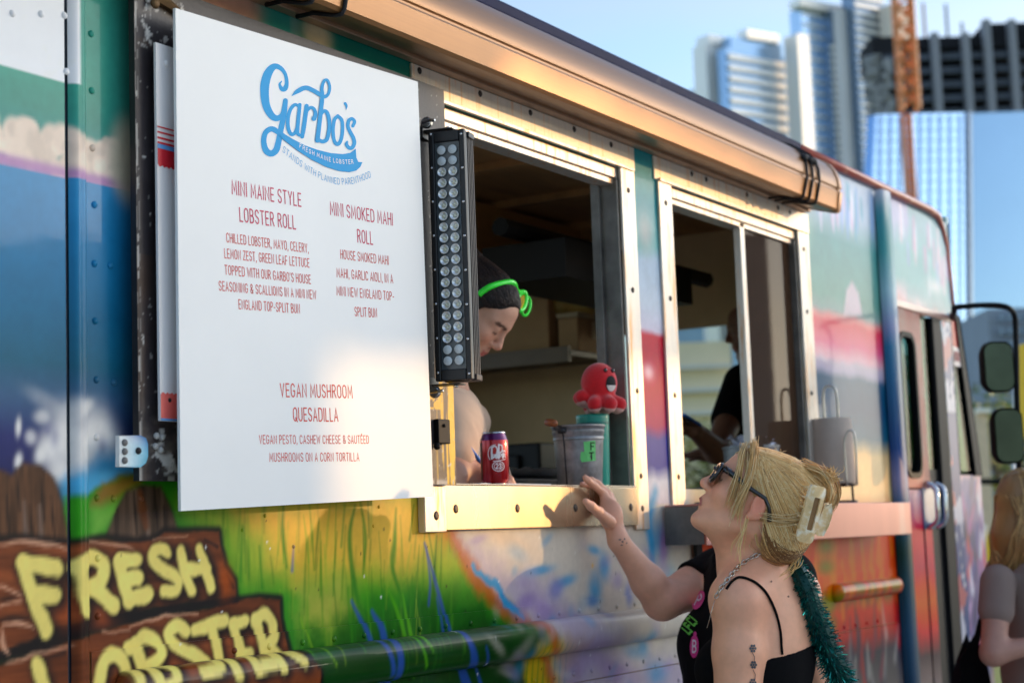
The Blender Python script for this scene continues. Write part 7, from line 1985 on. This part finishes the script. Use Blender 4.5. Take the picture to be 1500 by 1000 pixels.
# ---------------------------------------------------------------- city behind
HR = np.array([CAM_R[0, 0], CAM_R[1, 0], 0]); HR /= np.linalg.norm(HR)
HF = np.array([-HR[1], HR[0], 0])
HFc = np.array([.42, .907, 0]); HRc = np.array([.907, -.42, 0])
def bx3(mb, px0, px1, y0, y1, dep, thick, mi=0, push=0.0, base=None):
    """upright block whose front was surveyed between px0..px1 and y0 (top)..y1 at the given distance"""
    pm = (px0 + px1) / 2
    c = far(pm, 120 if y0 < 300 else (y0 + (y1 or 700)) / 2, dep); w = (px1 - px0) * dep / FPX / 2
    zt = far(pm, y0, dep)[2]; zb = 0.0 if y1 is None else far(pm, y1, dep)[2]
    R_, F_ = (HRc / HRc.dot(HR), HFc) if dep > 320 else (HR, HF)
    o = np.array([c[0], c[1], 0]) - F_ * push
    v = [o + R_ * a * w + F_ * b + np.array([0, 0, z]) for a in (-1, 1) for b in (0, thick) for z in (zb, zt)]
    mb.add(v, [(0, 1, 3, 2), (4, 6, 7, 5), (0, 4, 5, 1), (2, 3, 7, 6), (0, 2, 6, 4), (1, 5, 7, 3)], mi)
def bldg(name, pxm, dep, label, group=None):
    p = far(pxm, 700, dep); return Thing(name, (p[0], p[1], 0), label, 'building', group)
M_white = mat('tower_white', lin(252, 248, 240), rough=.5, metal=.4, var=.04, nscale=.1)
M_tglass = mat('tower_glass', lin(150, 180, 210), rough=.2, metal=.6, var=.15, nscale=.06)
M_tband = mat('tower_band', lin(244, 242, 238), rough=.5, metal=.4, var=.06, nscale=.2)
M_conc = mat('tower_concrete', lin(232, 230, 230), rough=.7, var=.06, nscale=.1)
M_dglass = mat('tower_dark_glass', lin(124, 142, 162), rough=.2, metal=.6, var=.2, nscale=.08)
M_lglass = mat('tower_light_glass', lin(180, 206, 232), rough=.15, metal=.6, var=.06, nscale=.05)
T1 = bldg('office_tower', 1110, 350, 'pale tower with white side fins and banded blue glass')
mb = MB(); bx3(mb, 1061, 1165, 76, None, 350, 3); bx3(mb, 1070, 1152, 58, 76, 350, 3); T1.part(mb, 'glass_front', M_tglass)
mb = MB()
for k in range(40): bx3(mb, 1063, 1163, 86 + k * 16.2, 86 + k * 16.2 + 8.5, 350, 1, 0, .6)
T1.part(mb, 'spandrel_bands', M_tband)
mb = MB(); bx3(mb, 1030, 1060.8, 66, None, 350, 4, 0, 1); bx3(mb, 1036, 1060.8, 52, 66, 350, 4, 0, 1); T1.part(mb, 'side_fin', M_white)
mb = MB(); bx3(mb, 1165.5, 1184, 50, None, 350, 4, 0, 1); T1.part(mb, 'side_fin', M_white)
mb = MB(); bx3(mb, 1096, 1148, 44, 57.8, 350, 3); T1.part(mb, 'roof_block', M_white)
T2 = bldg('office_tower', 1255, 430, 'tallest tower with grey concrete strips between blue glass, rising out of the picture')
mb = MB(); bx3(mb, 1176, 1216, 12, None, 430, 4); T2.part(mb, 'light_glass', M_lglass)
mb = MB(); bx3(mb, 1174, 1254, 0, 11.5, 430, 4); T2.part(mb, 'roof_block', M_white)
mb = MB(); bx3(mb, 1216.2, 1230, 64, None, 430, 4); bx3(mb, 1222, 1230, 12, 63.5, 430, 4); bx3(mb, 1253, 1305, -260, None, 430, 4); T2.part(mb, 'dark_glass', M_dglass)
mb = MB(); bx3(mb, 1230.3, 1252.7, 12, None, 430, 4, 0, .8); T2.part(mb, 'concrete_strip', M_conc)
mb = MB(); bx3(mb, 1305.3, 1339, 6, None, 430, 4, 0, .8); T2.part(mb, 'concrete_strip', mat('tower_tan', lin(240, 228, 214), rough=.7, var=.05))
mb = MB()
for k in range(64): bx3(mb, 1254, 1304, -120 + k * 12.5, -120 + k * 12.5 + 4.5, 430, 1, 0, .5); 
for k in range(52): bx3(mb, 1217, 1229, 66 + k * 11, 66 + k * 11 + 4, 430, 1, 0, .5)
T2.part(mb, 'floor_bands', M_tband)
mb = MB()
for k in range(40): bx3(mb, 1177, 1215, 18 + k * 17, 18 + k * 17 + 2, 430, 1, 0, .4)
T2.part(mb, 'glazing_lines', M_white)
T3 = bldg('building_under_construction', 1400, 300, 'unfinished dark concrete frame with pale columns above the blue glass block')
M_slab = mat('raw_slab', lin(86, 92, 104), rough=.8, var=.25, nscale=.3); M_core = mat('raw_core', lin(30, 30, 36), rough=.9, var=.3, nscale=.2); M_rcol = mat('raw_column', lin(150, 152, 160), rough=.7)
mb = MB(); bx3(mb, 1300, 1560, 60, None, 300, 4, 0, -6); T3.part(mb, 'core', M_core)
mb = MB(); bx3(mb, 1280, 1318, 52, 92, 300, 10); bx3(mb, 1318, 1560, 50, 68, 300, 20); bx3(mb, 1446, 1560, 30, 50, 300, 20); T3.part(mb, 'top_floor', M_core)
for k in range(7):
    y = 76 + k * 21
    mb = MB(); bx3(mb, 1296 - k * 2, 1560, y, y + 10, 300, 5, 0, .5); T3.part(mb, 'floor_slab', M_slab)
for x in (1370, 1415, 1447, 1484, 1520):
    mb = MB(); bx3(mb, x - 5, x + 5, 30 if x > 1440 else 50, 230, 300, 2, 0, 2); T3.part(mb, 'column', M_rcol)
for x, y0 in ((1360, 0), (1393, 2), (1415, 30)):
    mb = MB(); bx3(mb, x - 1.5, x + 1.5, y0, 52, 300, .4, 0, 0); T3.part(mb, 'starter_post', M_slab if x > 1370 else mat('post_rust', lin(190, 130, 110), rough=.8))
mb = MB()
rs = random.Random(4)
for k in range(110):
    x = rs.uniform(1268, 1300); y = rs.uniform(80, 180); bx3(mb, x - 4, x + rs.uniform(4, 8), y, y + rs.uniform(4, 14), 296, .5, 0, rs.uniform(0, 2))
T3.part(mb, 'safety_sheeting', mat('sheeting', lin(150, 152, 154), rough=.9, var=.3, nscale=.5))
T4 = bldg('glass_office_block', 1400, 220, 'broad blue mirror-glass block in front of the unfinished frame')
M_mirror = mat('blue_mirror_glass', lin(142, 172, 204), rough=.05, metal=.9, var=.06, nscale=.03, bump=.03, bscale=.12, bdist=.2)
NT = np.array([-.42, -.907, 0]); T4C = far(1400, 400, 220)
def slantface(mb, q, dep, thick, mi=0):
    v = [CAM_LOC + ray(x, y) * (((T4C + NT * (220 - dep) - CAM_LOC) @ NT) / (ray(x, y) @ NT)) for x, y in q]; b = [p - NT * thick for p in v]; n = len(q)
    mb.add(v + b, [tuple(range(n))] + [tuple(range(2 * n - 1, n - 1, -1))] + [(i, (i + 1) % n, (i + 1) % n + n, i + n) for i in range(n)], mi)
mb = MB(); slantface(mb, [(1283, 168), (1419, 165), (1424, 752), (1252, 764)], 220, 1.5); T4.part(mb, 'glass_face', M_mirror)
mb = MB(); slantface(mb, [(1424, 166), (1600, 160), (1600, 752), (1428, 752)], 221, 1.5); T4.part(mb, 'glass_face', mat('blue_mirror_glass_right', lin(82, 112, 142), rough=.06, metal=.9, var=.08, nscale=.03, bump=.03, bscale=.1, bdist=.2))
mb = MB(); slantface(mb, [(1419.3, 164), (1423.7, 164), (1428, 752), (1424.2, 752)], 219.6, 1); T4.part(mb, 'corner_joint', M_dglass)
mb = MB()
for k in range(38): slantface(mb, [(1281 - k * .8, 176 + k * 15), (1419, 173 + k * 15), (1419, 173.7 + k * 15), (1281 - k * .8, 176.7 + k * 15)], 219.7, .2)
for k in range(9): slantface(mb, [(1292 + k * 14.5, 168), (1292.7 + k * 14.5, 168), (1286 + k * 15.6, 752), (1285 + k * 15.6, 752)], 219.7, .2)
T4.part(mb, 'glazing_grid', M_mirror)
T5 = bldg('low_building', 1490, 140, 'low grey building with rows of small windows behind the mirrors')
mb = MB(); bx3(mb, 1455, 1640, 447, None, 140, 20); T5.part(mb, 'wall', mat('low_grey', lin(138, 150, 168), rough=.7, var=.1, nscale=.3))
for k in range(5):
    for j in range(4):
        mb = MB(); bx3(mb, 1462 + j * 12, 1470 + j * 12, 460 + k * 20, 470 + k * 20, 140, .3, 0, .3); T5.part(mb, 'window', M_dglass)
T6 = bldg('distant_tower', 1040, 600, 'small hazy blue tower far behind the pale tower')
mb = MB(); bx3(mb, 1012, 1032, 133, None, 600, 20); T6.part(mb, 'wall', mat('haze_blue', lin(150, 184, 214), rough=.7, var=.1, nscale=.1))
mb = MB(); bx3(mb, 1014, 1030, 138, 142, 600, 1, 0, .5); bx3(mb, 1014, 1030, 148, 152, 600, 1, 0, .5); T6.part(mb, 'window_band', M_dglass)
T7 = bldg('low_building', 1020, 95, 'low cream building seen through the open second window')
mb = MB(); bx3(mb, 960, 1075, 500, None, 95, 8); T7.part(mb, 'wall', mat('cream_wall', lin(250, 232, 200), rough=.7, var=.08, nscale=.4))
for k in range(3):
    mb = MB(); bx3(mb, 965, 1070, 535 + k * 34, 541 + k * 34, 95, .4, 0, .4); T7.part(mb, 'ledge', M_conc)
# tower crane
p = far(1328, 700, 180); CRN = Thing('tower_crane', (p[0], p[1], 0), 'orange lattice mast of a tower crane in front of the glass block', 'crane')
M_or = mat('crane_orange', lin(222, 142, 84), rough=.5, var=.1)
zt = far(1328, -120, 180)[2]; zm = far(1330, 165, 180)[2]
def lattice(mb, c, w, z0, z1, r):
    cs = [c + HR * a * w / 2 + HF * b * w / 2 for a in (-1, 1) for b in (-1, 1)]
    cs = [cs[0], cs[1], cs[3], cs[2]]
    for q in cs: mb.tube([q + [0, 0, z0], q + [0, 0, z1]], r, 5)
    n = max(2, int((z1 - z0) / w))
    for k in range(n):
        a, b = z0 + (z1 - z0) * k / n, z0 + (z1 - z0) * (k + 1) / n
        for i in range(4):
            q, s = cs[i], cs[(i + 1) % 4]
            mb.tube([q + [0, 0, a], s + [0, 0, b]], r * .7, 4, cap=False); mb.tube([q + [0, 0, b], s + [0, 0, b]], r * .7, 4, cap=False)
mb = MB(); c0 = far(1335, 300, 180); lattice(mb, np.array([c0[0], c0[1], 0]), .85, 0, zm, .13); CRN.part(mb, 'mast', M_or)
mb = MB(); c1 = far(1327, 80, 180); lattice(mb, np.array([c1[0], c1[1], 0]), 1.7, zm, zt, .2)
CRN.part(mb, 'climbing_cage', M_or)

# ---------------------------------------------------------------- trees and flags beyond the truck
M_bark = mat('bark', lin(96, 82, 66), rough=.9, var=.3, nscale=3, bump=.5, bscale=20)
M_leafs = [mat('leaf_olive', lin(146, 142, 62), rough=.6, var=.3, nscale=.7), mat('leaf_green', lin(92, 118, 52), rough=.6, var=.3, nscale=.7), mat('leaf_dark', lin(66, 88, 48), rough=.6, var=.3, nscale=.7)]
def leafcloud(mb, blobs, n, size, rs):
    for k in range(n):
        c, r = blobs[rs.randrange(len(blobs))]
        d = np.array([rs.gauss(0, 1) for _ in range(3)]); d /= np.linalg.norm(d) + 1e-9
        p = np.array(c) + d * np.array(r) * rs.random() ** .4
        e = np.array([rs.gauss(0, 1) for _ in range(3)]); e /= np.linalg.norm(e); a, b = frame_of(e)
        s = size * rs.uniform(.6, 1.3)
        mb.add([p - a * s, p + b * s * .5, p + a * s, p - b * s * .5], [(0, 1, 2, 3)], 0)
def tree(x, y, h, r, n, mi, label, group, seed):
    rs = random.Random(seed)
    t = Thing('tree', (x, y, 0), label, 'tree', group)
    mb = MB(); mb.tube(catmull([(x, y, 0), (x + rs.uniform(-.2, .2), y, h * .3), (x + rs.uniform(-.4, .4), y, h * .6), (x, y, h * .85)], 4), np.linspace(.28, .06, 13) * h / 8, 8)
    for k in range(6):
        a = rs.uniform(0, 6.28); z = h * rs.uniform(.3, .6)
        mb.tube([(x, y, z), (x + math.cos(a) * r * .4, y + math.sin(a) * r * .4, z + h * .15), (x + math.cos(a) * r * .7, y + math.sin(a) * r * .7, z + h * .22)], [.09 * h / 8, .06 * h / 8, .02], 6)
    t.part(mb, 'trunk', M_bark, smooth=True)
    bl = [((x + rs.gauss(0, r * .45), y + rs.gauss(0, r * .45), h * rs.uniform(.35, .92)), (r * rs.uniform(.25, .5),) * 2 + (r * rs.uniform(.2, .4),)) for k in range(12)]
    mb = MB(); leafcloud(mb, bl, n, .16 * h / 8, rs); t.part(mb, 'crown', M_leafs[mi])
k = 0
for px_, dep, h, r, mi, lab in [(1416, 46, 4.4, 2.6, 0, 'olive tree nearest the nose of the truck, seen under the mirrors'), (1462, 60, 5.2, 3.2, 0, 'taller olive tree behind the head of the grey-shirted person'), (1530, 52, 5.5, 3.0, 1, 'green tree at the right edge beyond the low building'),
                               (1360, 62, 8.0, 3.8, 1, 'green tree seen through the cab door glass'), (1290, 70, 8.5, 4.0, 1, 'green tree seen through the cab door window'), (1200, 64, 7.5, 3.8, 1, 'green tree behind the cab, seen through the windscreen'),
                               (1120, 56, 6.0, 3.2, 0, 'olive tree seen through the tinted pane'), (1040, 58, 5.2, 3.0, 1, 'low green tree seen through the open second window'), (985, 66, 6.0, 3.2, 0, 'olive tree at the left of the view through the second window')]:
    p = far(px_, 700, dep); tree(p[0], p[1], h, r, 1500, mi, lab, 'trees beyond the truck', 40 + k); k += 1
M_yel = mat('flag_yellow', lin(250, 206, 60), rough=.6, var=.05)
M_pole = mat('flag_pole', lin(226, 226, 220), rough=.4)
def flag(pts, dep, pole, label):
    p = far(pole[0][0], 760, dep); t = Thing('feather_flag', (p[0], p[1], 0), label, 'flag')
    v = [far(x, y, dep) for x, y in pts]; mb = MB(); mb.poly([tuple(q) for q in v], 0, None, tuple(HF * .01)); t.part(mb, 'banner', M_yel)
    a = far(pole[0][0], pole[0][1], dep); mb = MB(); b = far(pole[1][0], pole[1][1], dep)
    d = (b - a) / (b[2] - a[2]); g = a - d * a[2]
    mb.tube([g, b], .016, 6); t.part(mb, 'pole', M_pole, smooth=True)
flag([(1488, 512), (1496, 504), (1530, 500), (1545, 640), (1492, 640), (1490, 600)], 13, ((1486, 690), (1488, 508)), 'yellow feather flag at the right edge behind the mirrors')
flag([(1443, 768), (1458, 822), (1452, 832), (1440, 836), (1440, 775)], 16, ((1439, 840), (1442, 768)), 'yellow pointed flag low behind the shoulder of the grey-shirted person')
# far pale post by the lawn
p = far(1441, 700, 40); t = Thing('pale_gatepost', (p[0], p[1], 0), 'pale stone gatepost on the lawn, beside the lower mirror', 'post')
mb = MB(); bx3(mb, 1433, 1449, 604, None, 40, .25); t.part(mb, 'shaft', mat('stone_pale', lin(226, 200, 170), rough=.8)); mb = MB(); bx3(mb, 1431, 1451, 598, 603.8, 40, .3, 0, .02); t.part(mb, 'capstone', M_white)
p = far(1450, 700, 24); t = Thing('dark_railing', (p[0], p[1], 0), 'dark metal rail crossing the lawn behind the lower mirror', 'railing')
mb = MB(); a, b = far(1400, 704, 24), far(1600, 708, 24); mb.tube([a, b], .05, 6); t.part(mb, 'rail', M_rubber)
for q in (1410, 1470, 1530, 1590):
    u = far(q, 705, 24); mb = MB(); mb.tube([(u[0], u[1], 0), u], .03, 6); t.part(mb, 'rail_post', M_rubber)

# ---------------------------------------------------------------- unseen tent added against the low sun, openings cut to shape its patches
SH = SUN_H / np.linalg.norm(SUN_H); TG = np.array([-SH[1], SH[0]])
TQ = np.array([3.2, 0.0]) + 11.0 * SH
TT = Thing('sun_blocker', (TQ[0], TQ[1], 0), 'added unseen tent with side walls and window openings across the lot', 'blocker')
tan_e = math.tan(SUN_EL)
def blocker_u(X): return (X - 3.2) * TG[0]
def blocker_z(X, z): return z + (11.0 - (X - 3.2) * SH[0]) * tan_e
holes = [(2.50, 3.03, 1.38, 1.745), (3.05, 3.60, 1.30, 1.78), (3.97, 4.36, 1.46, 1.84), (5.2, 6.4, 1.48, 1.66)]
us = sorted([blocker_u(h[0]) for h in holes] + [blocker_u(h[1]) for h in holes])
ztop = blocker_z(3.4, 2.80)
def tbox(mb, u0, u1, z0, z1, th=.03, mi=0):
    v = [(TQ[0] + TG[0] * u + SH[0] * d, TQ[1] + TG[1] * u + SH[1] * d, z) for u in (u0, u1) for d in (0, th) for z in (z0, z1)]
    mb.add(v, [(0, 1, 3, 2), (4, 6, 7, 5), (0, 4, 5, 1), (2, 3, 7, 6), (0, 2, 6, 4), (1, 5, 7, 3)], mi)
mb = MB(); ue = sorted(set([round(u, 3) for u in np.arange(-3.2, 4.21, .2)] + us))
holes.append((3.05, 5.36, 2.345, 2.43))
for a, b in zip(ue[:-1], ue[1:]):
    if b - a < .004: continue
    X = 3.2 + (a + b) / 2 / TG[0]; z = 0.0
    for h in sorted(holes, key=lambda q: q[2]):
        if h[0] < X < h[1]: tbox(mb, a, b, z, blocker_z(X, h[2])); z = blocker_z(X, h[3])
    tbox(mb, a, b, z, ztop)
TT.part(mb, 'blocker_wall', mat('blocker_canvas', lin(236, 232, 226), rough=.8, var=.08, nscale=1.5))
mb = MB()
for s, d0 in ((0, 0), (1, 3)):
    mb.add([(TQ[0] + TG[0] * u + SH[0] * d, TQ[1] + TG[1] * u + SH[1] * d, z) for u in (-3.25, 4.25) for d, z in ((-.02, ztop + .005), (1.5, ztop + .10), (3.0, ztop + .005))], [(0, 1, 4, 3), (1, 2, 5, 4)]) if s == 0 else None
TT.part(mb, 'blocker_top', M_board)
for u in (-3.2, 4.2):
    for d in (.1, 2.9):
        mb = MB(); c = TQ + TG * u + SH * d; mb.tube([(c[0], c[1], 0), (c[0], c[1], ztop)], .03, 8); TT.part(mb, 'blocker_pole', M_pole, smooth=True)
